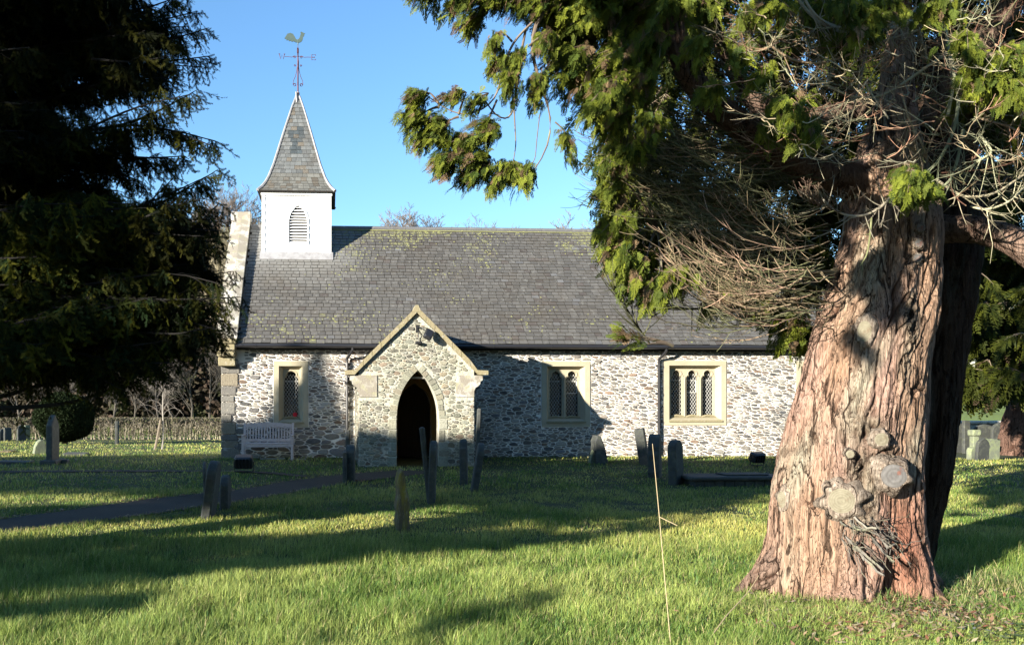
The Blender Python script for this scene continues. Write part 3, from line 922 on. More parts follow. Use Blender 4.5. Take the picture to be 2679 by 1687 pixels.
def letter(ch, cx, cy, ang, h=.155):
    S = {'W': [[(-.5, .5), (-.25, -.5), (0, .35), (.25, -.5), (.5, .5)], [(-.65, .5), (-.35, .5)], [(.35, .5), (.65, .5)]],
         'E': [[(.4, -.32), (.4, -.5), (-.35, -.5), (-.35, .5), (.4, .5), (.4, .32)], [(-.35, 0), (.15, 0)], [(.15, .12), (.15, -.12)]],
         'N': [[(-.4, -.5), (-.4, .5), (.4, -.5), (.4, .5)]],
         'S': [[(.35, .35), (0, .5), (-.35, .28), (0, 0), (.35, -.28), (0, -.5), (-.35, -.35)]]}[ch]
    m = MB()
    for st in S:
        m.tube([(cx + math.cos(ang) * p[0] * h, cy + math.sin(ang) * p[0] * h, za - .01 + p[1] * h) for p in st], .011, 4)
    m.build('letter', M['rust'], vane)
letter('E', TX + .47, TY, 0); letter('W', TX - .48, TY, 0)
letter('N', TX, TY + .47, PI / 2); letter('S', TX, TY - .47, PI / 2)
# cockerel outline from the photo, cut from sheet copper
ck = [(-.385, .11), (-.35, .16), (-.30, .235), (-.22, .26), (-.14, .235), (-.09, .16), (-.05, .09), (.0, .085), (.04, .12), (.065, .19), (.085, .25), (.07, .285), (.10, .30), (.15, .275), (.175, .262), (.21, .25),
      (.17, .225), (.185, .19), (.15, .17), (.14, .10), (.10, .03), (.03, .0), (-.06, .01), (-.13, .04), (-.17, .02), (-.21, .05), (-.25, .035), (-.28, .07), (-.32, .055), (-.34, .09)]
ck = [(TX + .0 + x * 1.05, zv(113) + z * 1.12) for x, z in ck][::-1]
m = MB(); m.plate(ck, [], TY - .012, TY + .012); 
m.tube([(TX + .07 * 0, TY, zv(118)), (TX, TY, zv(104))], .016, 6)
m.build('cockerel', M['copper'], vane)

# ------------------------------------------------------------------ porch
PY = -2.9; PH = 1.335
xa = W(1038, 1150, PY)[0]; xb = W(1148, 1150, PY)[0]; zap = W(1093, 968, PY)[1]
arch = parch((xa + xb) / 2, (xb - xa) / 2, -.55, 1.22, zap, 10)
zt_ap = 3.58; ze = 2.17
zsl = (zt_ap - ze) / (PH + .12)
pw = MB()
out = [(PX - PH, -.55), (PX + PH, -.55), (PX + PH, ze + .12 * zsl), (PX, zt_ap), (PX - PH, ze + .12 * zsl)]
arch[0] = (arch[0][0], -.549); arch[1] = (arch[1][0], -.549)
pw.plate([(PX - PH, -.55), (arch[0][0], -.55)] + [arch[-1]] + arch[-2:1:-1][:0] + [], [], 0, .1) if False else None
# the arch runs to the ground: one outline
op = [out[0], (arch[0][0], -.55)] + [arch[-1]] + [p for p in arch[-2:1:-1]] + [(arch[1][0], -.55)] + out[1:]
pw.plate(op, [], PY, PY + .42)
for sx in (-1, 1):
    a = PX + sx * PH; b2 = a - sx * .4
    pw.box(min(a, b2), max(a, b2), PY + .421, -.004, -.55, ze + .1)
cells = voronoi(PX - PH, PX + PH, -.12, 3.6, 1.7, lambda x, z: .085, 15)
acx, ahw = (xa + xb) / 2, (xb - xa) / 2
def in_arch(x, z, m=0.0):
    if abs(x - acx) > ahw + m: return False
    if z < 1.22: return True
    h = zap + m - 1.22; r_ = ((ahw + m) ** 2 + h * h) / (2 * (ahw + m)); cxx = acx + (ahw + m) - r_
    return (abs(x - acx) + acx - cxx) ** 2 + (z - 1.22) ** 2 < r_ * r_
kx0 = PX - PH + .42
def inside_p(x, z):
    if abs(x - PX) > PH: return False
    if z > zt_ap - .05 - abs(x - PX) * zsl: return False
    if in_arch(x, z, .14 if z > 1.22 else .15): return False
    if 1.62 < z < 2.22 and abs(x - PX) > PH - .40: return False
    return True
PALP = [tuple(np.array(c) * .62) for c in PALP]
lay_stones(pw, cells, lambda x, d, z: (x, PY + d, z), [], inside_p, .009, .014, PALP, 8)
# side faces
for sx in (-1, 1):
    cells2 = voronoi(PY + .02, -.02, -.1, ze, 1.8, lambda x, z: .1, 17 + sx)
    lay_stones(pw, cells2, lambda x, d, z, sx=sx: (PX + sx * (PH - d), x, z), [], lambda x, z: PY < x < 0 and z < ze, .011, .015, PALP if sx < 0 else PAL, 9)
# rough voussoirs and jamb stones round the door
vr = random.Random(6)
z = 0.02
while z < 1.22:
    h = vr.uniform(.14, .3)
    for sx in (-1, 1):
        wj = vr.uniform(.12, .24)
        x0 = acx + sx * ahw; x1 = x0 + sx * wj
        cq = np.array(vr.choice(PALP)) * .55 + np.array((.22, .22, .165)) * .5
        pw.bbox(min(x0, x1), max(x0, x1), PY - .016, PY + .40, z + .006, min(z + h, 1.25) - .006, .012, 1, cq)
    z += h
h_ = zap - 1.22; r0 = (ahw * ahw + h_ * h_) / (2 * ahw); a1 = math.atan2(h_, r0 - ahw)
for sx in (-1, 1):
    nvs = 10
    for k in range(nvs):
        t0, t1 = a1 * (k + .06) / nvs, a1 * (k + .94) / nvs
        rr1 = r0 + vr.uniform(.11, .19)
        ccx = acx + ahw - r0
        q_ = []
        for (rr, t) in ((r0, t0), (rr1, t0), (rr1, t1), (r0, t1)):
            x = ccx + rr * math.cos(t); zz = 1.22 + rr * math.sin(t)
            x = max(x, acx + .004)
            q_.append((x if sx > 0 else 2 * acx - x, zz))
        if sx < 0: q_ = q_[::-1]
        cq = np.array(vr.choice(PALP)) * .5 + np.array((.22, .22, .165)) * .5
        pw.plate(q_, [], PY - .018, PY + .41, 1, cq)
porch = pw.build('porch', [M['mortar_grey'], M['stone']], church)
# sandstone springers with moulded corbels
for sx in (-1, 1):
    k_ = MB()
    def fx(x): return PX + sx * x
    outl = [(PH - .42, 1.66), (PH + .00, 1.66), (PH + .00, 1.79), (PH + .03, 1.87), (PH + .09, 1.91), (PH + .14, 1.96), (PH + .15, 2.02), (PH + .20, 2.05), (PH + .20, 2.16), (PH - .42, 2.16)]
    pl = [(fx(x), z) for x, z in outl]
    if sx < 0: pl = pl[::-1]
    k_.plate(pl, [], PY - .024, PY + .40)
    k_.build('corbel', M['coping'], porch)
# coping stones
pc = MB()
for sx in (-1, 1):
    n = 7
    for k in range(n):
        a, b2 = k / n, (k + 1) / n - .006
        x0 = (PH + .10) * (1 - a); x1 = (PH + .10) * (1 - b2)
        z0 = ze + .0 + (zt_ap + .02 - ze) * a; z1 = ze + (zt_ap + .02 - ze) * b2
        q_ = [(PX + sx * x0, z0), (PX + sx * x1, z1), (PX + sx * x1, z1 + .14), (PX + sx * x0, z0 + .14)]
        if k == 0: q_ = [(PX + sx * x0, z0), (PX + sx * x1, z1), (PX + sx * x1, z1 + .14), (PX + sx * (x0 - .03), z0 + .11), (PX + sx * (PH + .32), z0 + .10), (PX + sx * (PH + .32), z0 + .0)]
        if sx > 0: q_ = q_[::-1]
        pc.plate(q_, [], PY - .085, PY + .36)
pc.plate([(PX - .10, zt_ap + .03), (PX + .10, zt_ap + .03), (PX + .03, zt_ap + .19), (PX - .03, zt_ap + .19)], [], PY - .09, PY + .362)
pc.build('coping', M['old_sandstone'], porch)
# porch roof behind the coping
pr2 = MB()
for sx in (-1, 1):
    nr = 9
    for k in range(nr):
        t0, t1 = k / nr, (k + 1) / nr + .02
        y = PY + .362
        yend = lambda t: EY + max(0, ((ze - .05) + (zt_ap - ze) * t - EZ) / KS)
        while y < yend(t0):
            w = rnd.uniform(.22, .27); y1 = min(y + w - .004, yend(t0) + .05)
            xs_ = [(PH + .25) * (1 - t0), (PH + .25) * (1 - t1)]
            zs_ = [ze - .10 + (zt_ap + .02 - ze + .10) * t0 + .02, ze - .10 + (zt_ap + .02 - ze + .10) * t1]
            v = [(PX + sx * xs_[0], y, zs_[0]), (PX + sx * xs_[0], y1, zs_[0]), (PX + sx * xs_[1], y1, zs_[1]), (PX + sx * xs_[1], y, zs_[1])]
            pr2.add(v, [(0, 1, 2, 3) if sx > 0 else (3, 2, 1, 0)], 0, np.array((.08, .076, .075)) * rnd.uniform(.7, 1.3)); y += w
    pr2.add([(PX + sx * (PH + .22), PY + .37, ze - .12), (PX + sx * (PH + .22), -.005, ze - .12), (PX, -.005, zt_ap - .03), (PX, PY + .37, zt_ap - .03)], [(0, 1, 2, 3)], 0, (.03, .03, .03))
pr2.build('porch_roof', M['slate'], porch)
# interior: plastered walls, floor, inner door, tie bar
pi = MB()
for sx in (-1, 1):
    a = PX + sx * (PH - .405)
    pi.box(min(a, a - sx * .012), max(a, a - sx * .012), PY + .43, -.01, 0.02, ze)
o_y = -.012
pi.plate([(PX - PH + .42, .02), (darch[0][0], .02)] + [darch[-1]] + darch[-2:1:-1] + [(darch[1][0], .02), (PX + PH - .42, .02), (PX + PH - .42, ze), (PX, zt_ap - .12), (PX - PH + .42, ze)], [], -.02, -.006)
pi.build('porch_plaster', M['ochre'], porch)
dd = MB()
n_b = 6
for k in range(n_b):
    a = dx0 + (dx1 - dx0) * k / n_b; b2 = dx0 + (dx1 - dx0) * (k + 1) / n_b
    dd.box(a + .003, b2 - .003, .30, .34, .02, 2.05)
dd.box(dx0, dx1, .341, .36, 0, 2.1)
door = dd.build('door', M['door'], church)
for zz in (.5, 1.4):
    dh = MB(); dh.tube([(dx0 + .02, .295, zz), (dx1 - .12, .295, zz)], .012, 5); dh.build('hinge', M['black'], door)
dh = MB()
dh.tube([(dx1 - .12 + .04 * math.cos(t), .28, 1.0 + .04 * math.sin(t)) for t in np.linspace(0, 2 * PI, 12)], .007, 4)
dh.build('handle', M['black'], door)
tb = MB(); zb_ = W(1093, 989, PY + .2)[1]
tb.box(acx - ahw - .05, acx + ahw + .05, PY + .16, PY + .20, zb_ - .012, zb_ + .03)
tb.build('tie_bar', M['kerb'], porch)
fl2 = MB(); fl2.box(PX - PH + .1, PX + PH - .1, PY - .1, .3, -.3, .018)
fl2.build('porch_floor', M['kerb'], porch)

# lantern hung from a bracket at the top of the porch gable
def cp_(x, y, z): return CH + cw * x + cn * y + Vector((0, 0, z))
lp = empty('wall_lantern', cp_(PX + .12, PY - .02, 3.2), TH, 'black tilted floodlight on a bracket high in the porch gable', 'wall light')
m = MB()
Mx = Matrix.Translation((.14, -.18, -.10)) @ Matrix.Rotation(R(28), 4, 'Y') @ Matrix.Rotation(R(-35), 4, 'X')
m.bbox(-.10, .10, -.06, .06, -.16, .12, .03, 0, (1, 1, 1), Mx)
m.build('lamp_head', M['black'], lp)
m = MB(); m.tube([(-.12, -.01, .07), (-.10, -.12, .06), (.05, -.2, .03), (.12, -.18, .0)], .012, 6); m.tube([(-.11, -.01, .02), (-.07, -.04, -.08), (-.09, -.03, -.17), (-.08, -.04, -.28)], .01, 6)
m.box(-.14, -.09, -.012, .012, -.06, .12); m.build('bracket', M['black'], lp)
m = MB(); m.bbox(-.16, -.02, -.11, -.01, -.33, -.27, .012); m.build('sensor', M['black'], lp)
pp_ = MB()
for a in np.linspace(0, 2 * PI, 9)[:-1]:
    c_ = (.035 * math.cos(a), 0, .035 * math.sin(a)); pts = [(c_[0] + .026 * math.cos(t), -.01 * math.cos(a * 3), c_[2] + .026 * math.sin(t)) for t in np.linspace(0, 2 * PI, 9)[:-1]]
    pp_.add(pts, [tuple(range(8))[::-1]])
pp_.tube([(0, 0, 0), (0, -.012, .0)], .012, 6)
wx, wz = W(772, 1084, .14)
tag(pp_.build('poppy_wreath', M['red'], loc=cp_(wx, .12, wz)), 'small red poppy wreath on the sill of the single-light window', 'wreath')

# ------------------------------------------------------------------ bench
def bench():
    xl, _ = W(634, 1150, -.62); xr, _ = W(768, 1150, -.62)
    w2 = (xr - xl) / 2
    p = cp_((xl + xr) / 2, -.55, 0); p.z = ztf(p.x, p.y) - .0
    B_ = empty('bench', p, TH, 'weathered wooden slatted bench against the church wall', 'bench')
    for sx in (-1, 1):
        m = MB(); x = sx * (w2 - .03)
        m.box(x - .03, x + .03, -.30, -.24, 0, .60); m.build('leg', M['teak'], B_)
        m = MB(); m.add([(x - .03, .16, 0), (x + .03, .16, 0), (x + .03, .22, 0), (x - .03, .22, 0), (x - .03, .26, .93), (x + .03, .26, .93), (x + .03, .31, .93), (x - .03, .31, .93), (x - .03, .16, .4), (x + .03, .16, .4), (x + .03, .22, .4), (x - .03, .22, .4)],
              [(3, 2, 1, 0), (0, 1, 9, 8), (1, 2, 10, 9), (2, 3, 11, 10), (3, 0, 8, 11), (8, 9, 5, 4), (9, 10, 6, 5), (10, 11, 7, 6), (11, 8, 4, 7), (4, 5, 6, 7)])
        m.build('leg', M['teak'], B_)
        m = MB(); m.bbox(x - .035, x + .035, -.32, .24, .60, .63, .008); m.build('armrest', M['teak'], B_)
    m = MB()
    for k in range(6): m.bbox(-w2 + .06, w2 - .06, -.29 + k * .085, -.29 + k * .085 + .065, .405, .43, .004)
    m.box(-w2 + .06, w2 - .06, -.285, -.255, .33, .40)
    m.build('seat', M['teak'], B_)
    m = MB()
    def sl(z): return .17 + (z - .4) * .17
    for (z0, z1) in ((.45, .52), (.82, .885)):
        m.box(-w2 + .06, w2 - .06, sl(z0), sl(z0) + .03, z0, z1)
    for k in range(9):
        a = -w2 + .06 + (2 * w2 - .12) * k / 9; b2 = a + (2 * w2 - .12) / 9
        def hh(x): return .885 + .055 * (1 - (x / w2) ** 2)
        m.add([(a, sl(.88), .884), (b2, sl(.88), .884), (b2, sl(.88), hh(b2)), (a, sl(.88), hh(a)), (a, sl(.88) + .03, .884), (b2, sl(.88) + .03, .884), (b2, sl(.88) + .03, hh(b2)), (a, sl(.88) + .03, hh(a))], [(0, 1, 2, 3), (7, 6, 5, 4), (3, 2, 6, 7)])
    n = 16
    for k in range(n):
        x = -w2 + .10 + (2 * w2 - .20) * k / (n - 1)
        m.add([(x - .017, sl(.52), .521), (x + .017, sl(.52), .521), (x + .017, sl(.82), .819), (x - .017, sl(.82), .819), (x - .017, sl(.52) + .014, .521), (x + .017, sl(.52) + .014, .521), (x + .017, sl(.82) + .014, .819), (x - .017, sl(.82) + .014, .819)],
              [(0, 1, 2, 3), (7, 6, 5, 4), (0, 3, 7, 4), (1, 5, 6, 2)])
    m.build('backrest', M['teak'], B_)
    for sx in (-1, 1):
        m = MB(); m.tube([(sx * (w2 - .06), -.27, .22), (sx * (w2 - .12), -.27, .30), (sx * (w2 - .22), -.27, .345)], .018, 5)
        m.build('brace', M['teak'], B_)
bench()

# floodlights on the lawn
def flood(u, v, lab, s=1.0, turn=0):
    p = ground_px(u, v)
    o = empty('floodlight', p, turn, lab, 'floodlight', 'floodlights lighting the church')
    m = MB()
    Mx = Matrix.Translation((0, 0, .24 * s)) @ Matrix.Rotation(R(18), 4, 'X')
    m.bbox(-.17 * s, .17 * s, -.10 * s, .10 * s, -.12 * s, .12 * s, .03, 0, (1, 1, 1), Mx)
    for k in range(5): m.box(-.15 * s + k * .065 * s, -.135 * s + k * .065 * s, -.13 * s, -.101 * s, -.09 * s, .09 * s, 0, (1, 1, 1), Mx)
    m.build('housing', M['black'], o)
    m = MB(); m.tube([(-.19 * s, 0, .24 * s), (-.19 * s, 0, .08 * s), (-.16 * s, 0, .05 * s), (.16 * s, 0, .05 * s), (.19 * s, 0, .08 * s), (.19 * s, 0, .24 * s)], .012, 6)
    m.tube([(0, 0, -.05), (0, 0, .05 * s)], .02, 6); m.build('bracket', M['black'], o)
flood(638, 1240, 'black floodlight on the lawn in front of the bench', 1.1)
flood(1981, 1222, 'black floodlight near the wall beyond the low tomb', .95, R(15))

# ------------------------------------------------------------------ gravestones
def stone_profile(w, h, style):
    hw = w / 2
    if style == 'round': return [(-hw, -.25), (hw, -.25)] + [(hw * math.cos(a), h - hw * .75 + hw * .75 * math.sin(a)) for a in np.linspace(0, PI, 13)]
    if style == 'pointed': return [(-hw, -.25), (hw, -.25), (hw, h * .78), (hw * .55, h * .90), (0, h), (-hw * .55, h * .90), (-hw, h * .78)]
    if style == 'shoulder': return [(-hw, -.25), (hw, -.25), (hw, h * .80), (hw * .62, h * .80)] + [(hw * .55 * math.cos(a), h * .82 + h * .18 * math.sin(a)) for a in np.linspace(.1, PI - .1, 9)] + [(-hw * .62, h * .80), (-hw, h * .80)]
    if style == 'gothic': return [(-hw, -.25), (hw, -.25), (hw, h * .7), (hw * .85, h * .82), (hw * .5, h * .93), (0, h), (-hw * .5, h * .93), (-hw * .85, h * .82), (-hw, h * .7)]
    if style == 'post': return [(-hw * .85, -.2), (hw * .85, -.2), (hw, h * .3), (hw * 1.05, h * .55), (hw * .8, h * .72), (hw * .45, h * .9), (hw * .1, h), (-hw * .25, h * .97), (-hw * .6, h * .82), (-hw * .75, h * .5)]
    if style == 'stump': return [(-hw, -.2), (hw, -.2), (hw * .85, h * .5), (hw * .5, h * .95), (-hw * .1, h), (-hw * .6, h * .8), (-hw * .9, h * .4)]
    return [(-hw, -.25), (hw, -.25), (hw * .98, h * .99), (-hw, h)]
def grave(u, v, h, w, t, style, lab, m='grave', turn=90, lean=0, tilt=0, seed=0, group='gravestones of the churchyard', cat='gravestone', base=False, name='gravestone', rough=.006):
    "turn 90 = seen edge on; lean: sideways in the picture (deg, + right); tilt: along its own face"
    p = ground_px(u, v)
    pr_ = stone_profile(w, h, style)
    # densify
    q_ = []
    for a, b2 in zip(pr_, pr_[1:] + pr_[:1]):
        n = max(1, int(math.hypot(a[0] - b2[0], a[1] - b2[1]) / .07))
        for k in range(n): q_.append((a[0] + (b2[0] - a[0]) * k / n, a[1] + (b2[1] - a[1]) * k / n))
    r = random.Random(seed + int(u))
    q_ = [(x + r.uniform(-rough, rough), z + r.uniform(-rough, rough)) for x, z in q_]
    cx, cz = 0, h * .45
    b_ = min(.02, t * .25)
    ins = [(x - b_ * (1 if x > cx else -1) * min(1, abs(x) / .03), z - b_ * (1 if z > cz else -1)) for x, z in q_]
    n = len(q_)
    vs = [(x, -t / 2, z) for x, z in ins] + [(x, -t / 2 + b_, z) for x, z in q_] + [(x, t / 2 - b_, z) for x, z in q_] + [(x, t / 2, z) for x, z in ins]
    fs = [tuple(range(n)), tuple(range(4 * n - 1, 3 * n - 1, -1))]
    for k in range(3):
        for i2 in range(n):
            j2 = (i2 + 1) % n; fs.append((k * n + i2, (k + 1) * n + i2, (k + 1) * n + j2, k * n + j2))
    mb = MB()
    Rm = Matrix.Rotation(R(tilt), 3, 'Y')
    mb.add([Rm @ Vector(x) for x in vs], fs)
    rz = TH + R(turn)
    o_ = mb.build('gravestone' if not base else 'slab', M[m])
    Rl = Matrix.Rotation(R(lean), 4, 'Y')
    if base:
        root = empty(name, p, rz, lab, cat, group)
        o_.parent = root
        pb = MB(); pb.bbox(-w / 2 - .12, w / 2 + .12, -t / 2 - .12, t / 2 + .12, -.12, .10, .02); pb.build('plinth', M[m], root)
        return root
    o_.name = name
    o_.matrix_world = Matrix.Translation(p) @ Rl @ Matrix.Rotation(rz, 4, 'Z')
    tag(o_, lab, cat, group)
    return o_
G = grave
G(1051, 1390, .75, .155, .30, 'post', 'short mossy weathered gravestone standing alone in the sunlit strip of grass', 'grave_moss', 4, -1.5, rough=.012)
G(1124, 1312, 1.18, .55, .085, 'flat', 'tall thin slate headstone seen edge on before the porch door', 'grave', 84, -6)
G(1129, 1316, .97, .50, .11, 'round', 'shorter slate headstone close to the right of the tall one before the porch door', 'grave', 81, 2)
G(1214, 1266, .85, .5, .14, 'shoulder', 'slate headstone with pointed top left of the leaning slab by the porch corner', 'grave', 79, -1)
G(1247, 1224, 1.35, .6, .09, 'flat', 'tallest narrow slate slab standing against the porch corner', 'grave', 81, 2.5)
G(1240, 1284, .85, .55, .12, 'round', 'slate headstone leaning right in front of the porch corner', 'grave', 82, 9)
G(902, 1262, .60, .5, .085, 'flat', 'low dark slab left of the pair beside the drainpipe', 'grave', 89, 0)
G(917, 1260, .72, .5, .17, 'round', 'thicker gravestone in front of the drainpipe left of the porch', 'grave', 86, 0)
G(910, 1215, .82, .45, .10, 'pointed', 'narrow gravestone behind the pair beside the drainpipe', 'grave', 88, 0)
G(545, 1352, .78, .62, .13, 'round', 'tall leaning slate headstone left in the shade beside the path', 'grave', 90, 7, seed=3)
G(590, 1330, .50, .50, .12, 'round', 'lower rounded slate headstone right of the leaning one beside the path', 'grave', 91, 0)
G(538, 1300, .58, .55, .05, 'round', 'thin dark headstone just behind the leaning one beside the path', 'grave', 97, -2)
G(1570, 1212, .70, .30, .36, 'stump', 'brown gravestone with slanting top leaning left against the church wall', 'grave', 0, -9, rough=.012)
G(1551, 1212, .36, .25, .10, 'stump', 'small pale pointed stone left of the brown leaning gravestone', 'grave_pale', 20, 6)
G(1687, 1214, .86, .45, .22, 'flat', 'straight grey slab leaning left in front of the wall beside the second drainpipe', 'grave', 66, -9)
G(1713, 1248, .88, .5, .22, 'gothic', 'broad dark gravestone with pitted surface before the second drainpipe', 'grave', 62, 0, rough=.014)
G(1769, 1266, .84, .42, .16, 'round', 'upright dark headstone with rounded shoulders left of the low tomb', 'grave', 48, -1.5)
G(138, 1212, 1.17, .62, .14, 'pointed', 'tall pale pointed headstone on a plinth before the round bush', 'grave', 92, 0, base=True)
G(103, 1186, .40, .35, .22, 'stump', 'short rough pale stone left of the tall pointed headstone', 'grave_pale', 30, 5)
G(306, 1162, .92, .4, .12, 'flat', 'narrow dark pillar stone standing before the hedge', 'grave', 98, 0)
for k, (u, v, h, w, m_, st, lab) in enumerate(((8, 1152, .55, .5, 'grave', 'round', 'far grey headstone at the left edge before the hedge'), (20, 1154, .62, .45, 'grave', 'flat', 'second far headstone from the left edge before the hedge'),
        (56, 1152, .72, .55, 'grave', 'round', 'far rounded headstone left of the pale narrow one before the hedge'), (71, 1150, .70, .35, 'grave_pale', 'flat', 'far pale narrow headstone left of the round bush'))):
    G(u, v, h, w, .10, st, lab, m_, 70, 0)
G(2592, 1203, .58, .52, .09, 'flat', 'pale square headstone in the sun at the foot of the far right tree', 'grave_pale', 8, 2, group='gravestones near the far right tree')
G(2568, 1206, .60, .40, .09, 'gothic', 'dark headstone left of the pale square one beside the far right tree', 'grave', 12, 4, group='gravestones near the far right tree')
G(2543, 1204, .36, .24, .15, 'round', 'small rounded pale stone left of the dark headstone', 'grave_pale', 10, 0, group='gravestones near the far right tree')
for k, (u, v, h, w, lab) in enumerate(((2575, 1184, .92, .9, 'broad dark headstone in shade behind the pale square one'), (2620, 1184, .98, .75, 'dark shaded headstone partly behind the far right tree'), (2510, 1184, .95, .5, 'dark shaded headstone just right of the great trunk'), (2527, 1186, 1.05, .22, 'narrow dark pillar stone behind the stone cross base'))):
    G(u, v, h, w, .12, 'round' if k != 3 else 'flat', lab, 'grave', 5, 0, group='gravestones near the far right tree')
p = ground_px(2549, 1196)
o = empty('stone_pedestal', p, 0, 'slim pale stone pedestal with square cap among the far right graves', 'monument')
m = MB(); m.bbox(-.09, .09, -.09, .09, -.1, .62, .02); m.build('shaft', M['grave_pale'], o)
m = MB(); m.bbox(-.13, .13, -.13, .13, .62, .80, .03); m.build('cap', M['grave_pale'], o)

# low chest tomb and flat ledgers
a = ground_px(1800, 1272); b2 = ground_px(2060, 1272)
o = empty('chest_tomb', ((a.x + b2.x) / 2, a.y + .35, a.z), TH, 'low stone tomb with a dark slate top left of the great trunk', 'tomb')
hw_ = (b2.x - a.x) / 2
m = MB(); m.bbox(-hw_, hw_, -.42, .42, .11, .18, .02); m.bbox(-hw_ + .75, hw_ - .3, -.2, .25, .182, .21, .01); m.build('slab', M['grave'], o)
m = MB()
for k in range(9): 
    x0 = -hw_ + .08 + k * (2 * hw_ - .16) / 9; m.bbox(x0 + .004, x0 + (2 * hw_ - .16) / 9 - .004, -.36, .36, -.1, .108, .012)
m.build('base', M['grave'], o)
for (u0, u1, v, m_, lab, th) in ((165, 222, 1192, 'grave', 'flat dark ledger stone lying right of the tall pointed headstone', .07), (-10, 72, 1214, 'grave', 'long flat ledger stone in the shade at the left edge', .06), (0, 28, 1184, 'grave_moss', 'small flat stone in the sunlit grass at the left edge', .05), (160, 176, 1212, 'grave', 'small dark block beside the plinth of the pointed headstone', .09)):
    a = ground_px(u0, v); b2 = ground_px(u1, v); mb = MB()
    mb.bbox(-(b2.x - a.x) / 2, (b2.x - a.x) / 2, 0, .55 if u1 - u0 > 20 else .2, -.05, th, .015)
    tag(mb.build('ledger_stone', M[m_], loc=((a.x + b2.x) / 2, a.y, a.z), rot=(0, R(1.5), TH + R(4))), lab, 'ledger stone', 'flat ledger stones')
# stone wall beyond the right-hand graves
m = MB(); r = random.Random(3)
x = 14.0
while x < 34:
    w = r.uniform(.3, .6)
    for z in range(4):
        zz = ztf(x, 33) - .1 + z * .26
        m.bbox(x, x + w - .02, 33 + r.uniform(-.03, .03), 33.45, zz, zz + .25, .03, 0, np.array(r.choice(PALP)) * r.uniform(.7, 1.1))
    m.bbox(x, x + w - .02, 32.95, 33.5, ztf(x, 33) + .94, ztf(x, 33) + 1.06, .03, 0, (.42, .40, .34))
    x += w
tag(m.build('stone_wall', M['stone']), 'dry stone wall behind the far right graves below the field', 'wall')
# ------------------------------------------------------------------ foliage pieces
def frond_proto(seed, lite=False, L=.24):
    "flat fern-like cypress spray along +x in the xy plane, y sideways, z normal; faces as quads"
    r = random.Random(seed); vs = []; fs = []
    def leaf(p, d, l, w):
        nx_, ny_ = -d[1], d[0]
        k = len(vs)
        z0 = p[2]; dz = r.uniform(-.25, .1) * l
        vs.extend([(p[0], p[1], z0), (p[0] + d[0] * l * .5 + nx_ * w, p[1] + d[1] * l * .5 + ny_ * w, z0 + dz * .5 + .0015),
                   (p[0] + d[0] * l, p[1] + d[1] * l, z0 + dz), (p[0] + d[0] * l * .5 - nx_ * w, p[1] + d[1] * l * .5 - ny_ * w, z0 + dz * .5 - .0015)])
        fs.append((k, k + 3, k + 2, k + 1))
    n = 9 if lite else 13
    for k in range(n):
        t = (k + .5) / n; x = L * t; z = -.5 * L * t * t * .5
        for s in (-1, 1):
            if r.random() < .1: continue
            l = L * .42 * (1 - t * .78) * r.uniform(.75, 1.15)
            a = s * R(r.uniform(32, 48)); d = (math.cos(a), math.sin(a))
            if lite:
                leaf((x, 0, z), d, l, .011)
            else:
                m_ = 3 if l > .05 else 2
                leaf((x, 0, z), d, l, .0050)
                for q_ in range(m_):
                    tt = (q_ + .8) / (m_ + .6)
                    for s2 in (-1, 1):
                        a2 = a + s2 * R(r.uniform(28, 42)); leaf((x + d[0] * l * tt, d[1] * l * tt, z), (math.cos(a2), math.sin(a2)), l * .42 * (1 - tt * .5), .0048)
    leaf((0, 0, 0), (1, 0), L * 1.05, .004)
    return np.array(vs, float), np.array(fs, int)
FR = [frond_proto(s) for s in range(4)]
FRL = [frond_proto(s + 20, True) for s in range(4)]

def yew_proto(seed, L=.26):
    r = random.Random(seed); vs = []; fs = []
    def quad(a, b, c, d):
        k = len(vs); vs.extend([a, b, c, d]); fs.append((k, k + 1, k + 2, k + 3))
    def shoot(p, d, l):
        d = Vector(d).normalized(); p = Vector(p)
        s_ = d.cross(Vector((r.uniform(-.3, .3), r.uniform(-.3, .3), 1))).normalized(); u_ = d.cross(s_)
        n = max(3, int(l / .011))
        for k in range(n):
            t = (k + .3) / n; c = p + d * l * t
            nl = .022 * (1 - .45 * abs(2 * t - .9)) * r.uniform(.8, 1.2)
            for sg in (-1, 1):
                tip = c + (s_ * sg * .85 + d * .5 + u_ * r.uniform(-.4, .4)).normalized() * nl
                w = d * .0042
                quad(tuple(c - w), tuple(c + w), tuple(tip + w * .6), tuple(tip - w * .6))
        quad(tuple(p + s_ * .0028), tuple(p - s_ * .0028), tuple(p + d * l - s_ * .0018), tuple(p + d * l + s_ * .0018))
    shoot((0, 0, 0), (1, 0, -.35), L)
    for k in range(6):
        t = (k + .6) / 6.5; s = 1 if k % 2 else -1
        shoot((L * t, 0, -.35 * L * t), (r.uniform(.4, .9), s * r.uniform(.4, .9), r.uniform(-.9, -.1)), L * r.uniform(.28, .5) * (1 - .4 * t))
    return np.array(vs, float), np.array(fs, int)
YW = [yew_proto(s) for s in range(4)]

class Inst:
    "gathers many transformed copies of small pieces into one mesh"
    def __init__(self): self.items = {}
    def add(self, protos, k, mtx, col): self.items.setdefault((id(protos), k), [protos, k, [], []]); e = self.items[(id(protos), k)]; e[2].append(mtx); e[3].append(col)
    def flush(self, mb, mat_i=0):
        for protos, k, ms, cs in self.items.values():
            v, f = protos[k]
            A = np.array(ms)                                       # n,3,4
            vv = np.einsum('nij,vj->nvi', A[:, :, :3], v) + A[:, None, :, 3]
            n = len(A); nv = len(v)
            ff = (f[None] + (np.arange(n) * nv)[:, None, None]).reshape(-1, 4)
            cc = np.repeat(np.array(cs), nv, axis=0)
            mb.add(vv.reshape(-1, 3), ff, mat_i, cc)
        self.items = {}

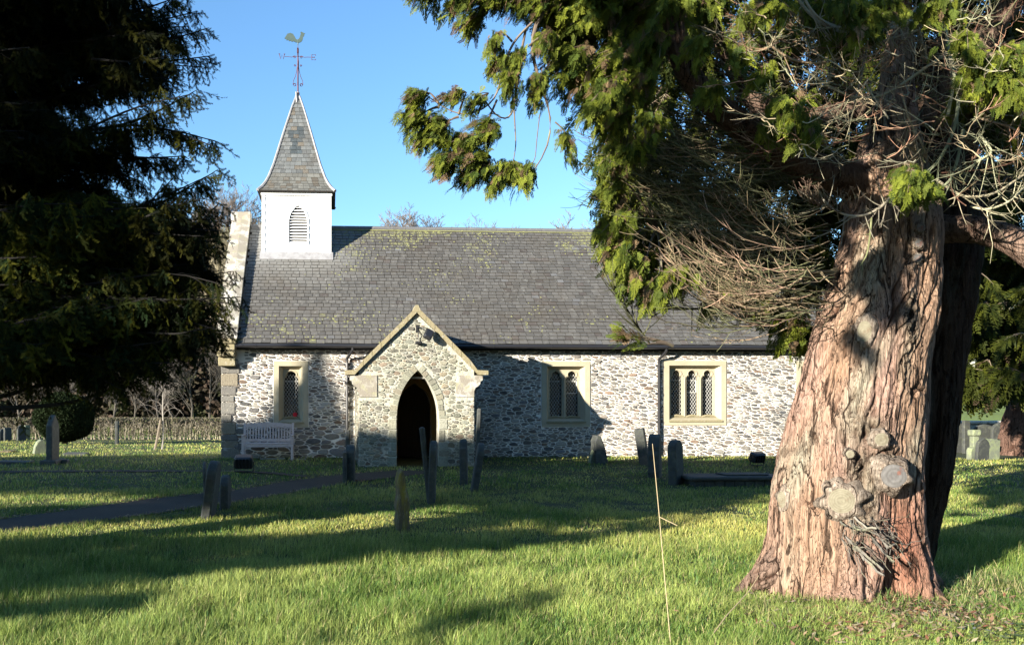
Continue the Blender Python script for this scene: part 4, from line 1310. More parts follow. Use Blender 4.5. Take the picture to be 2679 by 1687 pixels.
def frame(d, nrm_, s, p):
    d = np.asarray(d, float); d /= np.linalg.norm(d) + 1e-9
    y = np.cross(nrm_, d); l = np.linalg.norm(y)
    if l < 1e-3: y = np.cross((.3, .7, .64), d); l = np.linalg.norm(y)
    y /= l; z = np.cross(d, y)
    m = np.empty((3, 4)); m[:, 0] = d * s; m[:, 1] = y * s; m[:, 2] = z * s; m[:, 3] = p
    return m

def bez(p0, p1, p2, n=10):
    t = np.linspace(0, 1, n)[:, None]
    return (1 - t) ** 2 * np.array(p0) + 2 * t * (1 - t) * np.array(p1) + t * t * np.array(p2)

fr_rng = random.Random(21)
def cyp_col(r, brown=.10, dark=1.0):
    if r.random() < brown: c = np.array((.14, .095, .055)) * r.uniform(.6, 1.3)
    else:
        k = r.random(); c = (np.array((.030, .052, .012)) * (1 - k) + np.array((.175, .200, .024)) * k ** 1.0) * r.uniform(.8, 1.25)
    return c * dark

def clump(ins, wood, c, rad, out, nbr, nfr, protos, anchor=None, r=fr_rng, brown=.1, scale=1.0, wr=.006, droop=.6, dark=1.0):
    "a bough's worth of foliage: sub-branches fanning in the direction out, sprays along them"
    c = np.array(c, float); rad = np.array(rad, float); out = np.array(out, float); out /= np.linalg.norm(out)
    root = c - out * rad.max() * .8
    if anchor is not None:
        a = np.array(anchor, float); mid = (a + root) / 2 + np.array((0, 0, .12 * np.linalg.norm(a - root)))
        pts = bez(a, mid, root, 10); wood.tube(pts, np.linspace(wr * 2.2, wr, 10), 6, 0, (.10, .075, .055), cap=False)
    for b in range(nbr):
        v = np.array([r.gauss(0, .55) for _ in range(3)]); l = np.linalg.norm(v)
        if l > 1: v /= l
        end = c + v * rad
        mid = (root + end) / 2 + np.array((0, 0, .10)) * rad.max()
        pts = bez(root, mid, end, 8)
        wood.tube(pts, np.linspace(wr * .7, .0022, 8), 4, 0, (.12, .09, .065), cap=False)
        for k in range(nfr):
            t = .25 + .75 * (k + r.random()) / nfr
            p = np.array([np.interp(t * 7, range(8), pts[:, i_]) for i_ in range(3)])
            d = (pts[-1] - pts[0]) / (np.linalg.norm(pts[-1] - pts[0]) + 1e-6) * .6 + out * .35 + np.array([r.gauss(0, .38), r.gauss(0, .38), -droop + r.gauss(0, .25)])
            nn = np.array([r.gauss(0, .5), r.gauss(0, .5) - .5, r.uniform(.1, 1)])
            s = scale * r.uniform(.55, 1.1)
            ins.add(protos, r.randrange(4), frame(d, nn, s, p + np.array([r.gauss(0, .02) for _ in range(3)])), cyp_col(r, brown, dark))

# ------------------------------------------------------------------ the great leaning cypress on the right
TR = empty('cypress_tree', P(2230, 1560, 7.0) * 1.0, 0, 'huge leaning conifer with fissured pinkish trunk and many dead curved branches', 'tree')
TR.location.z = 0
T0 = np.array(TR.location)
def L2(p): return np.array(tuple(p), float) - T0
bark_r = random.Random(5)

def bark_tube(mb, rows, yc, nseg, zsub, seed, twist=-.14, depth=.040, red=None, shift=(0, 0)):
    "rows: (v, u_left, u_right) silhouettes read at depth yc"
    vs_, zs_, xs_, rs_ = [], [], [], []
    rows = sorted(rows, key=lambda q_: -q_[0])
    zc = [H0 + (PV - v) / F * yc for v, a, b2 in rows]; xc = [((a + b2) / 2 - PU) / F * yc for v, a, b2 in rows]; rc = [(b2 - a) / 2 / F * yc * .965 for v, a, b2 in rows]
    z0, z1 = zc[0], zc[-1]
    n = int((z1 - z0) * zsub)
    Zs = np.linspace(z0, z1, n)
    def sm(a): 
        y_ = np.interp(Zs, zc, a); k = max(3, n // 30); ker = np.hanning(2 * k + 1); ker /= ker.sum()
        return np.convolve(np.pad(y_, k, 'edge'), ker, 'valid')
    Xs, Rs = sm(xc), sm(rc)
    th = np.arange(nseg) * 2 * PI / nseg
    verts = np.empty((n, nseg, 3)); cols = np.empty((n, nseg, 3))
    TT, ZZ = np.meshgrid(th, Zs)
    Rr = np.repeat(Rs[:, None], nseg, 1)
    # large flutes
    fl_ = .05 * np.cos(TT * 3 + 1 + ZZ * .3 + seed) + .035 * np.cos(TT * 5 + 2.2 + ZZ * .55 + seed) + .02 * np.cos(TT * 9 + ZZ * .9)
    Rb = Rr * (1 + fl_ * .8)
    gn = np.zeros_like(Rb)
    if seed == 0:
        Rb = Rb + .16 * np.exp(-np.maximum(ZZ, 0) / .20) * np.clip(np.cos(5 * (TT - 4.25)) + .1, -.5, 1)
        Rb = Rb - .17 * np.exp(-((TT - 4.98) / .13) ** 2) * np.exp(-(np.maximum(ZZ - .05, 0) / .42) ** 2) - .05 * np.exp(-((TT - 4.55) / .06) ** 2) * np.exp(-((ZZ - .2) / .3) ** 2)
        px = Xs[:, None] + Rr * np.cos(TT); py = yc + Rr * np.sin(TT)
        UU = PU + px / py * F; VV = PV + (H0 - ZZ) / py * F
        for (gu, gv, su, sv, am) in ((2388, 640, 16, 90, .6), (2385, 830, 22, 75, 1.1), (2378, 960, 14, 70, .7), (2275, 1120, 62, 45, .9), (2270, 1225, 62, 50, 1.0), (2255, 1340, 45, 50, 1.0), (2330, 1200, 40, 40, .8), (2255, 850, 60, 45, .35), (2060, 1180, 40, 10, .5)):
            gn = np.maximum(gn, am * np.exp(-((UU - gu) / su) ** 2 - ((VV - gv) / sv) ** 2))
        gn = gn * (np.sin(TT) < .1)
    # seamless noise coordinates from points on the stretched cylinder
    s1 = TT + twist * ZZ
    cx_, sx_ = np.cos(s1), np.sin(s1)
    H = np.zeros_like(Rb); C = np.zeros(Rb.shape + (3,))
    nf = noise.noise
    for i_ in range(n):
        z_ = Zs[i_]; R0 = Rs[i_]
        for j_ in range(nseg):
            a, b2 = cx_[i_, j_], sx_[i_, j_]
            w = nf((a * 2.5, b2 * 2.5, z_ * 1.1 + seed))
            w2 = nf((a * 9, b2 * 9, z_ * 3.2 + seed + 40)) * .10
            f1 = nf((a * 5.6 * (R0 / .6) + w * .9 + w2, b2 * 5.6 * (R0 / .6) + w * .9 - w2, z_ * .62 + seed + 9))
            f2 = nf((a * 14 * (R0 / .6) + w * 1.6, b2 * 14 * (R0 / .6) + w2 * 4, z_ * 1.5 + seed + 20))
            f3 = nf((a * 34 * (R0 / .6) + w, b2 * 34 * (R0 / .6), z_ * 3.6 + seed + 31))
            c1 = math.exp(-(f1 / .028) ** 2); c2 = math.exp(-(f2 / .035) ** 2) * .8
            plate_ = max(0.0, f1) * .9 + max(0.0, f2) * .35
            brk = nf((a * 4, b2 * 4, z_ * 5 + seed + 55))
            c1 *= .15 + .85 * min(1, max(0, brk + .35) * 1.8)
            f4 = nf((a * 60 * (R0 / .6), b2 * 60 * (R0 / .6), z_ * 2.4 + seed + 61))
            H[i_, j_] = -depth * 1.25 * c1 - depth * .32 * c2 + depth * 1.1 * plate_ + f3 * depth * .28 + f4 * depth * .14 + w * .03
            gg = gn[i_, j_]
            if gg > .06:
                x_, y_ = a * R0, b2 * R0
                g1 = 1 - abs(nf((x_ * 13 + w, y_ * 13, z_ * 9))) * 2.6; g2 = 1 - abs(nf((x_ * 30, y_ * 30 + w, z_ * 20 + 7))) * 2.4; g0 = nf((x_ * 5, y_ * 5, z_ * 5 + 3))
                H[i_, j_] += gg * (.055 * g1 + .022 * g2 + .07 * g0 - .01)
            g = .5 + .5 * w
            base = (.40 + .06 * f3, .285 + .05 * f3, .215 + .04 * f3)
            pk = min(1, max(0, nf((a * 1.8 + 3, b2 * 1.8, z_ * .9 + seed + 70)) * 1.6 + .35))
            gy = min(1, max(0, nf((a * 2.2, b2 * 2.2 + 5, z_ * 1.3 + seed + 90)) * 2.2 - .15))
            bc = [base[0] * (1 - pk) + .41 * pk, base[1] * (1 - pk) + .29 * pk, base[2] * (1 - pk) + .25 * pk]
            bc = [bc[0] * (1 - gy) + .36 * gy, bc[1] * (1 - gy) + .34 * gy, bc[2] * (1 - gy) + .28 * gy]
            k = min(1, c1 * .85 + c2 * .28)
            bc = [bc[0] * (1 - k) + .085 * k, bc[1] * (1 - k) + .040 * k, bc[2] * (1 - k) + .025 * k]
            if gg > .06:
                k = min(1, gg * 1.3); dk_ = max(0, min(1, .75 - g1 * .8)); t3 = .5 + .5 * g0
                gc = (.25 + .10 * t3, .215 + .10 * t3, .17 + .09 * t3)
                gc = [q_ * (1 - dk_) + e_ * dk_ for q_, e_ in zip(gc, (.06, .035, .025))]
                bc = [q_ * (1 - k) + e_ * k for q_, e_ in zip(bc, gc)]
            tn_ = 1.0 if seed == 0 else .16  # side stem's bark darkened: its shade is put into the colour
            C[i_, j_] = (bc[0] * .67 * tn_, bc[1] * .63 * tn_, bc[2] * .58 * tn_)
    if red is not None:
        C = red(C, TT, ZZ)
    Rb = Rb + H
    verts[..., 0] = Xs[:, None] + Rb * np.cos(TT) + shift[0]
    verts[..., 1] = yc + Rb * np.sin(TT) * .95 + shift[1]
    verts[..., 2] = ZZ
    ii = np.arange(n - 1)[:, None] * nseg; jj = np.arange(nseg)[None]; kk = (jj + 1) % nseg
    Qf = np.stack([ii + jj, ii + kk, ii + nseg + kk, ii + nseg + jj], -1).reshape(-1, 4)
    mb.add(verts.reshape(-1, 3) - T0, Qf, 0, C.reshape(-1, 3))
    def surf(u, v):
        "point of the surface seen at photo pixel and its outward direction"
        best = None
        d = np.array(((u - PU) / F, 1, (PV - v) / F))
        pts = verts.reshape(-1, 3); rel = pts - np.array((0, 0, H0))
        t = rel @ d / (d @ d); off = np.linalg.norm(rel - t[:, None] * d, axis=1)
        cand = np.where(off < .03)[0]
        k = cand[np.argmin(t[cand])]
        i_, j_ = divmod(k, nseg)
        return pts[k], np.array((math.cos(th[j_]), math.sin(th[j_]), .0))
    return surf

main_rows = [(-160, 2335, 2375), (100, 2325, 2385), (220, 2305, 2378), (317, 2284, 2384), (373, 2264, 2396), (430, 2234, 2406), (500, 2222, 2418), (559, 2222, 2440), (620, 2208, 2446), (668, 2198, 2444), (740, 2178, 2440), (798, 2160, 2436), (840, 2140, 2432), (885, 2124, 2418), (930, 2112, 2402), (994, 2098, 2398),
             (1070, 2072, 2392), (1136, 2056, 2384), (1193, 2044, 2380), (1250, 2028, 2380), (1328, 2016, 2384), (1385, 2014, 2388), (1438, 2006, 2394), (1480, 1996, 2396), (1530, 1980, 2398), (1580, 1960, 2404), (1640, 1930, 2412)]
side_rows = [(120, 2390, 2520), (300, 2400, 2540), (460, 2405, 2548), (560, 2395, 2556), (653, 2385, 2556), (758, 2375, 2537), (849, 2372, 2521), (940, 2368, 2510), (1040, 2362, 2500), (1153, 2356, 2494), (1232, 2350, 2484), (1314, 2346, 2462), (1403, 2340, 2440), (1470, 2336, 2424), (1540, 2330, 2418), (1600, 2325, 2425)]
tm = MB()
def redden(C, TT, ZZ):
    k = np.clip(np.exp(-((TT - 5.15) / .35) ** 2) * np.exp(-((ZZ - .45) / .45) ** 2), 0, 1)[..., None] * .75
    return C * (1 - k) + np.array((.19, .075, .05)) * k * (C.mean(-1, keepdims=True) / .14)
surf = bark_tube(tm, main_rows, 7.0, 300, 62, 0, red=redden)
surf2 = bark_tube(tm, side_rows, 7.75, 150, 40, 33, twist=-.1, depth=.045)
# root buttresses
def bark_branch(mb, pts, rad, seed, nseg=40, depth=.015, sub=26, tint=(1, 1, 1)):
    p = np.array([tuple(q_) for q_ in pts], float); d = np.concatenate([[0], np.cumsum(np.linalg.norm(np.diff(p, axis=0), axis=1))])
    n = max(8, int(d[-1] * sub)); t = np.linspace(0, d[-1], n)
    # smooth spline through points
    q_ = np.stack([np.interp(t, d, p[:, k]) for k in range(3)], -1); r_ = np.interp(t, d, rad)
    for _ in range(4): q_[1:-1] = (q_[:-2] + 2 * q_[1:-1] + q_[2:]) / 4
    tt = np.gradient(q_, axis=0); tt /= np.linalg.norm(tt, axis=1)[:, None]
    a = np.cross(tt, (0.1, .2, 1)); a /= np.linalg.norm(a, axis=1)[:, None]; b2 = np.cross(tt, a)
    V_ = np.empty((n, nseg, 3)); C = np.empty((n, nseg, 3))
    for i_ in range(n):
        for j_ in range(nseg):
            th = 2 * PI * j_ / nseg; c_, s_ = math.cos(th), math.sin(th)
            f = noise.noise((c_ * 2.6 + seed, s_ * 2.6, t[i_] * .9 + seed)); g = noise.noise((c_ * 6, s_ * 6 + seed, t[i_] * 2.2))
            k = math.exp(-(f / .05) ** 2); k2 = math.exp(-(g / .06) ** 2)
            rr = r_[i_] * (1 + .12 * noise.noise((c_, s_, t[i_] * 1.4 + seed))) - depth * k - depth * .4 * k2 + depth * g * .6
            V_[i_, j_] = q_[i_] + rr * (c_ * a[i_] + s_ * b2[i_])
            kk_ = min(1, k * .7 + k2 * .3)
            bc = (np.array((.36 + .06 * g, .255 + .05 * g, .205 + .04 * g)) * (1 - kk_) + np.array((.09, .045, .03)) * kk_) * np.array((.48, .47, .45))
            C[i_, j_] = bc * tint
    ii = np.arange(n - 1)[:, None] * nseg; jj = np.arange(nseg)[None]; kk = (jj + 1) % nseg
    mb.add(V_.reshape(-1, 3) - T0, np.stack([ii + jj, ii + kk, ii + nseg + kk, ii + nseg + jj], -1).reshape(-1, 4), 0, C.reshape(-1, 3))
    return q_
def GP(u, v, dz=0): 
    p = ground_px(u, v); return (p.x, p.y, p.z + dz)
bark_branch(tm, [P(2120, 1310, 7.0), P(2060, 1440, 6.95), P(2000, 1512, 6.9), GP(1950, 1545, .03), GP(1905, 1560, -.05)], [.12, .13, .10, .06, .015], 1)
bark_branch(tm, [P(2370, 1430, 6.8), P(2400, 1500, 6.8), GP(2440, 1545, .04), GP(2480, 1560, -.08)], [.14, .12, .09, .03], 5)
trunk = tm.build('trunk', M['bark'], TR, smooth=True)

# knots: sawn branch stubs with swollen collars, and the gnarled burr down the middle
def scar(u, v, r_, m_='cutwood', l=.07, tall=1.0, s=None, push=0.0, tilt=(0, 0)):
    p, n_ = (s or surf)(u, v)
    n_ = n_ * .55 + np.array((-.30 - .1, -.75, .05)) * .45 + np.array((tilt[0], 0, tilt[1])); n_ /= np.linalg.norm(n_)
    x_ = np.cross(n_, (0, 0, 1)); x_ /= np.linalg.norm(x_); z_ = np.cross(x_, n_)
    p = p - T0 + n_ * push
    K = 40
    def ring(k, h, wob):
        return [tuple(p + n_ * h + (x_ * math.cos(a) + z_ * math.sin(a) * tall) * r_ * k * (1 + wob * noise.noise((math.cos(a) * 2 + u, math.sin(a) * 2, v)))) for a in np.arange(K) * 2 * PI / K]
    mb = MB()
    rs_ = [ring(1.85, -.06, .45), ring(1.55, l * .35, .38), ring(1.25, l * .85, .22), ring(1.03, l * 1.0, .08), ring(.96, l * .93, .05)]
    vs_ = [q_ for rg in rs_ for q_ in rg]; fs_ = []
    for a in range(4):
        for k in range(K): k2 = (k + 1) % K; fs_.append((a * K + k, a * K + k2, (a + 1) * K + k2, (a + 1) * K + k))
    cc = []
    for a in range(5):
        for k in range(K): cc.append(np.array((.22, .185, .15)) * (1 + .9 * noise.noise((a * 2.1, k * .9, u))))
    mb.add(vs_, fs_, 0, np.array(cc))
    kn_ = mb.build('knot', M['bark'], trunk, smooth=True)
    dm = MB()
    rr = [ring(.97, l * .94, .05), ring(.6, l * 1.0, .05), ring(.25, l * .98, .1)]
    vs_ = [q_ for rg in rr for q_ in rg] + [tuple(p + n_ * l * .97)]
    fs_ = []
    for a in range(2):
        for k in range(K): k2 = (k + 1) % K; fs_.append((a * K + k, a * K + k2, (a + 1) * K + k2, (a + 1) * K + k))
    for k in range(K): fs_.append((2 * K + k, 2 * K + (k + 1) % K, 3 * K))
    dm.add([tuple(np.array(q_) - p) for q_ in vs_], fs_); dm.build('cut_face', M[m_], trunk, loc=tuple(p))
scar(2253, 868, .050, 'cutwood', .025, 1.7)
scar(2297, 1143, .050, 'cutwood', .05)
scar(2228, 1182, .030, 'cutwood', .05)
scar(2207, 1300, .094, 'cutwood', .055, 1.05)
scar(2330, 1250, .096, 'cutold', .10, .95)
scar(2040, 1300, .035, 'cutwood', .02, 2.0)
scar(2412, 590, .03, 'cutold', .03); scar(2412, 635, .03, 'cutold', .03); scar(2410, 675, .03, 'cutold', .02)
# limbs
lm = MB()
limb1 = bark_branch(lm, [P(2300, 500, 7.05), P(2200, 468, 6.95), P(2110, 440, 6.8), P(2020, 385, 6.65), P(1930, 325, 6.5), P(1860, 270, 6.4), P(1800, 200, 6.35), P(1770, 110, 6.3), P(1755, 0, 6.3), P(1740, -200, 6.4)], [.16, .15, .135, .12, .105, .095, .085, .085, .08, .06], 7, tint=(.62, .60, .58))
lm.build('limb', M['bark'], TR, smooth=True)
lm = MB(); limb2 = bark_branch(lm, [P(2420, 600, 7.4), P(2490, 600, 7.2), P(2560, 600, 7.0), P(2640, 622, 6.8), P(2720, 680, 6.6), P(2850, 760, 6.5)], [.14, .115, .105, .11, .11, .07], 8)
lm.build('limb', M['bark'], TR, smooth=True)
lm = MB(); limb3 = bark_branch(lm, [P(2350, 260, 7.1), P(2200, 300, 7.6), P(2080, 330, 8.0), P(1950, 250, 8.2), P(1880, 100, 8.3), P(1830, -100, 8.4)], [.13, .11, .09, .08, .07, .04], 9, tint=(.7, .7, .7))
lm.build('limb', M['bark'], TR, smooth=True)
lm = MB(); limb4 = bark_branch(lm, [P(2440, 330, 7.6), P(2520, 180, 7.3), P(2600, 60, 7.1), P(2700, -60, 7.0)], [.16, .13, .11, .08], 10, tint=(.8, .8, .8))
lm.build('limb', M['bark'], TR, smooth=True)
lm = MB(); limb5 = bark_branch(lm, [P(2340, 420, 7.5), P(2210, 560, 8.0), P(2080, 610, 8.5), P(1900, 560, 8.8), P(1700, 470, 9.0)], [.12, .10, .08, .06, .03], 11, tint=(.8, .8, .8))
lm.build('limb', M['bark'], TR, smooth=True)

# live foliage
ins = Inst(); wd = MB()
lr = random.Random(31)
def foliage(c, rad_px, y, dep, out, nbr, nfr, anchor=None, **k):
    c3 = L2(P(c[0], c[1], y)); s = y / F
    clump(ins, wd, c3, (rad_px[0] * s, dep, rad_px[1] * s), out, nbr, nfr, k.pop('protos', FR), anchor=None if anchor is None else L2(P(*anchor)), r=lr, **k)
LF = (-1, -.1, -.35)
# the spur reaching left into the sky, its boughs first
def wbough(pts, r0, r1, col=(.11, .085, .065)):
    q_ = np.array([L2(P(*p)) for p in pts]); d = np.concatenate([[0], np.cumsum(np.linalg.norm(np.diff(q_, axis=0), axis=1))]); n = 24
    t = np.linspace(0, d[-1], n); s_ = np.stack([np.interp(t, d, q_[:, i_]) for i_ in range(3)], -1)
    for _ in range(4): s_[1:-1] = (s_[:-2] + 2 * s_[1:-1] + s_[2:]) / 4
    wd.tube(s_, np.linspace(r0, r1, n), 6, 0, col, cap=False)
wbough([(1740, -60, 6.35), (1560, -50, 6.3), (1440, 5, 6.2), (1392, 60, 6.15), (1385, 130, 6.1), (1402, 200, 6.1), (1430, 250, 6.05), (1452, 320, 6.05), (1435, 400, 6.0), (1400, 450, 6.0), (1372, 478, 6.0)], .026, .003)
wbough([(1392, 60, 6.15), (1340, 110, 6.1), (1312, 190, 6.05), (1300, 262, 6.0), (1250, 298, 6.0), (1200, 306, 6.0), (1150, 275, 6.0), (1095, 235, 6.0)], .010, .003, (.15, .115, .09))
wbough([(1375, 80, 6.15), (1352, 200, 6.1), (1345, 290, 6.05), (1330, 322, 6.05), (1290, 300, 6.0), (1262, 250, 6.0)], .011, .005)
wbough([(1300, 262, 6.0), (1270, 330, 6.0), (1220, 380, 6.0), (1180, 420, 6.0)], .009, .004)
wbough([(1412, 300, 6.0), (1405, 360, 6.0), (1400, 420, 6.0), (1370, 450, 6.0)], .004, .003)
wbough([(1345, 290, 6.05), (1350, 380, 6.0), (1340, 440, 6.0)], .006, .003)
wbough([(1480, -60, 6.3), (1300, -20, 6.2), (1200, 0, 6.2), (1110, -10, 6.2)], .016, .005)
for c, rp, n, an in (((1085, 262), (34, 24), 8, (1150, 275)), ((1075, 310), (36, 28), 9, (1150, 280)), ((1135, 335), (44, 32), 12, (1200, 306)), ((1200, 372), (46, 34), 13, (1230, 370)), ((1165, 425), (44, 30), 12, (1190, 410)), ((1245, 430), (40, 34), 12, (1220, 380)), ((1100, 365), (34, 24), 7, (1150, 330)), ((1270, 350), (38, 40), 11, (1270, 330)), ((1215, 462), (30, 20), 6, (1220, 400)), ((1180, 260), (18, 26), 4, (1200, 300)), ((1238, 262), (14, 22), 3, (1250, 298))):
    foliage(c, rp, 6.0, .15, (-1, 0, -.45), int(n * 1.4), 9, (*an, 6.0), brown=.15, scale=.50, wr=.005, droop=.45)
for c, rp, n in (((1335, 455), (40, 28), 9), ((1375, 462), (30, 26), 8), ((1305, 480), (24, 18), 4)):
    foliage(c, rp, 6.0, .12, (-.3, 0, -1), int(n * 1.4), 9, (1372, 440, 6.0), brown=.12, scale=.52, wr=.004)
foliage((1478, 375), (14, 36), 6.0, .05, (0, 0, -1), 4, 9, (1452, 320, 6.0), brown=.05, scale=.48, wr=.003)
foliage((1492, 415), (12, 30), 6.0, .05, (.1, 0, -1), 3, 8, None, brown=.05, scale=.42)
for c, rp, n, an in (((1325, 230), (26, 44), 8, (1300, 240)), ((1350, 165), (24, 40), 6, (1352, 180)), ((1300, 170), (20, 34), 5, (1312, 180)), ((1400, 230), (24, 40), 8, (1402, 200)), ((1425, 120), (34, 50), 9, (1385, 120)), ((1290, 120), (24, 26), 4, (1340, 110))):
    foliage(c, rp, 6.1, .15, (-.5, 0, -1), int(n * 1.4), 9, (*an, 6.1), brown=.15, scale=.50, wr=.004)
# top fringe
for c, rp, n in (((1115, -16), (50, 18), 8), ((1190, 8), (38, 24), 8), ((1262, 8), (38, 22), 8), ((1225, 56), (26, 13), 5), ((1190, -60), (110, 40), 14), ((1330, 15), (44, 28), 9), ((1390, 20), (40, 30), 9), ((1460, -20), (70, 40), 13)):
    foliage(c, rp, 6.2, .22, (-.9, 0, -.5), int(n * 1.4), 9, (1450, -60, 6.3), brown=.14, scale=.55, wr=.005)
# main lit mass
for c, rp, n in (((1460, 60), (70, 70), 18), ((1540, 90), (80, 80), 22), ((1620, 60), (80, 80), 20), ((1500, 190), (70, 70), 20), ((1590, 190), (80, 70), 22), ((1680, 150), (70, 80), 18), ((1640, 250), (70, 60), 18), ((1560, 280), (60, 60), 16), ((1600, 330), (45, 45), 10), ((1700, 30), (80, 60), 18), ((1520, 20), (90, 60), 20), ((1600, -60), (160, 80), 26)):
    foliage(c, rp, 6.3 + lr.uniform(-.15, .25), .35, (-.7, -.2, -.9), int(n * 1.5), 9, (1790, 120, 6.35), brown=.10, scale=.70)
# the drooping edge down the left of the dead tangle
for c, rp, n in (((1600, 430), (40, 50), 9), ((1590, 520), (38, 50), 10), ((1600, 610), (42, 50), 12), ((1620, 680), (44, 46), 12), ((1660, 730), (50, 40), 12), ((1700, 770), (50, 34), 9), ((1760, 740), (60, 34), 9)):
    foliage(c, rp, 6.6, .25, (-.6, -.1, -1), int(n * 1.5), 9, (1720, 600, 7.2), brown=.10, scale=.66)
for c, rp, n in (((1960, 780), (60, 36), 12), ((2040, 830), (60, 36), 14), ((2070, 890), (40, 30), 8), ((1900, 740), (60, 36), 10), ((2110, 900), (26, 24), 4), ((1880, 800), (40, 26), 5)):
    foliage(c, rp, 7.5, .3, (-.4, 0, -1), int(n * 1.5), 9, (2140, 720, 7.4), brown=.12, scale=.66)
for c, rp, n in (((1628, 878), (16, 18), 3), ((1650, 885), (18, 14), 3), ((1682, 895), (22, 12), 2)):
    foliage(c, rp, 6.4, .05, (-.7, 0, .2), n, 5, (1760, 905, 6.5), brown=.45, scale=.55, droop=-.1)
# clumps inside and over the trunk
for c, rp, n, y in (((2060, 290), (60, 60), 16, 6.2), ((2030, 340), (40, 34), 9, 6.2), ((2250, 60), (70, 50), 16, 6.0), ((2200, 110), (50, 40), 9, 6.1), ((2130, 30), (70, 50), 12, 6.2), ((2380, 470), (30, 40), 7, 6.2), ((2400, 500), (34, 24), 6, 6.2), ((2590, 200), (80, 60), 20, 6.2), ((2650, 170), (60, 60), 14, 6.2), ((2560, 260), (60, 40), 10, 6.3), ((2655, 265), (50, 40), 10, 6.3), ((1960, 60), (60, 50), 12, 6.3), ((1850, 30), (70, 40), 12, 6.4)):
    foliage(c, rp, y, .22, (-.1, -.5, -.9), n + 4, 9, None, brown=.05, scale=.62)
for c, rp, n, y in (((2065, 300), (58, 52), 16, 5.7), ((2110, 350), (34, 26), 7, 5.7), ((2260, 70), (70, 40), 14, 5.6), ((2200, 30), (70, 40), 12, 5.6), ((2590, 195), (84, 50), 22, 5.6), ((2650, 240), (50, 46), 12, 5.6), ((2385, 480), (36, 38), 12, 5.8), ((2640, 150), (50, 30), 8, 5.6), ((2020, 30), (60, 40), 10, 5.7), ((1760, 20), (60, 40), 10, 5.9), ((1930, 150), (50, 30), 7, 5.8), ((1840, 120), (50, 40), 10, 5.9), ((1870, 240), (44, 30), 7, 5.9), ((2330, 20), (60, 30), 8, 5.6), ((2460, 40), (60, 40), 10, 5.7), ((2530, 110), (50, 40), 9, 5.6), ((1700, 330), (50, 40), 10, 6.1), ((1650, 400), (40, 40), 9, 6.2), ((2000, 200), (50, 30), 7, 5.8)):
    foliage(c, rp, y, .14, (-.2, -.3, -.9), n, 9, None, brown=.05, scale=.52, wr=.003)
# mass behind, with gaps; its shade is put into darker leaf colour
bk = random.Random(77)
holes_ = [(1840, 480, 60), (2150, 370, 45), (2085, 480, 40), (1700, 640, 60), (1560, 330, 30), (2010, 560, 50), (2640, 560, 45), (1870, 620, 50), (2230, 300, 30), (2580, 430, 30)]
for _ in range(400):
    u = bk.uniform(1600, 2760); v = bk.uniform(-220, 800)
    if u < 2250 and v > 330 + (2250 - u) * .0 and v > 760 - (u - 1600) * .05: continue
    if u > 2300 and v > 520: continue
    if u < 1750 and v > 650: continue
    if any((u - a) ** 2 + (v - b_) ** 2 < c_ * c_ for a, b_, c_ in holes_): continue
    y = bk.uniform(7.6, 10.2)
    c3 = L2(P(u, v, y))
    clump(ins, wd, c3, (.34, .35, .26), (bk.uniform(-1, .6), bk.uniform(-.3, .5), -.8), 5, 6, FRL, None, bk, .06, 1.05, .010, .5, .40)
for _ in range(150):
    u = bk.uniform(1590, 2160); v = bk.uniform(400, 770)
    if any((u - a) ** 2 + (v - b_) ** 2 < (c_ * .8) ** 2 for a, b_, c_ in holes_): continue
    if v > 700 + (u - 1600) * .15: continue
    c3 = L2(P(u, v, bk.uniform(7.4, 8.6)))
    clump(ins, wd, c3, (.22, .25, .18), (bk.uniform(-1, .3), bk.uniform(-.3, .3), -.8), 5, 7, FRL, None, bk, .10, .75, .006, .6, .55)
for _ in range(260):                                          # the tall crown, out of the frame overhead
    c3 = np.array((bk.uniform(-3.0, 5.5), bk.uniform(-3.5, 4.5), bk.uniform(6.8, 12.5)))
    if (c3[0] / 5) ** 2 + (c3[1] / 4.5) ** 2 > 1.2: continue
    w_ = c3 + T0; vv_ = PV - (w_[2] - .9 - H0) / max(w_[1], .5) * F; uu_ = PU + w_[0] / max(w_[1], .5) * F
    if vv_ > (-500 if uu_ < 1750 else -150): continue
    clump(ins, wd, c3, (.7, .7, .4), (bk.uniform(-1, 1), bk.uniform(-1, 1), -.3), 4, 5, FRL, None, bk, .06, 3.4, .02, .4, 1)
for _ in range(70):                                           # the crown above the frame
    u = bk.uniform(1500, 2700); y = bk.uniform(5.6, 8.5)
    c3 = L2(P(u, -170 - bk.uniform(0, 500), y))
    clump(ins, wd, c3, (.4, .4, .3), (-1, -.2, -.5), 5, 6, FRL, None, bk, .06, 1.3, .010, .5, 1)
Sd = np.array((SUN.x, SUN.y, SUN.z)) / math.hypot(SUN.x, SUN.y)
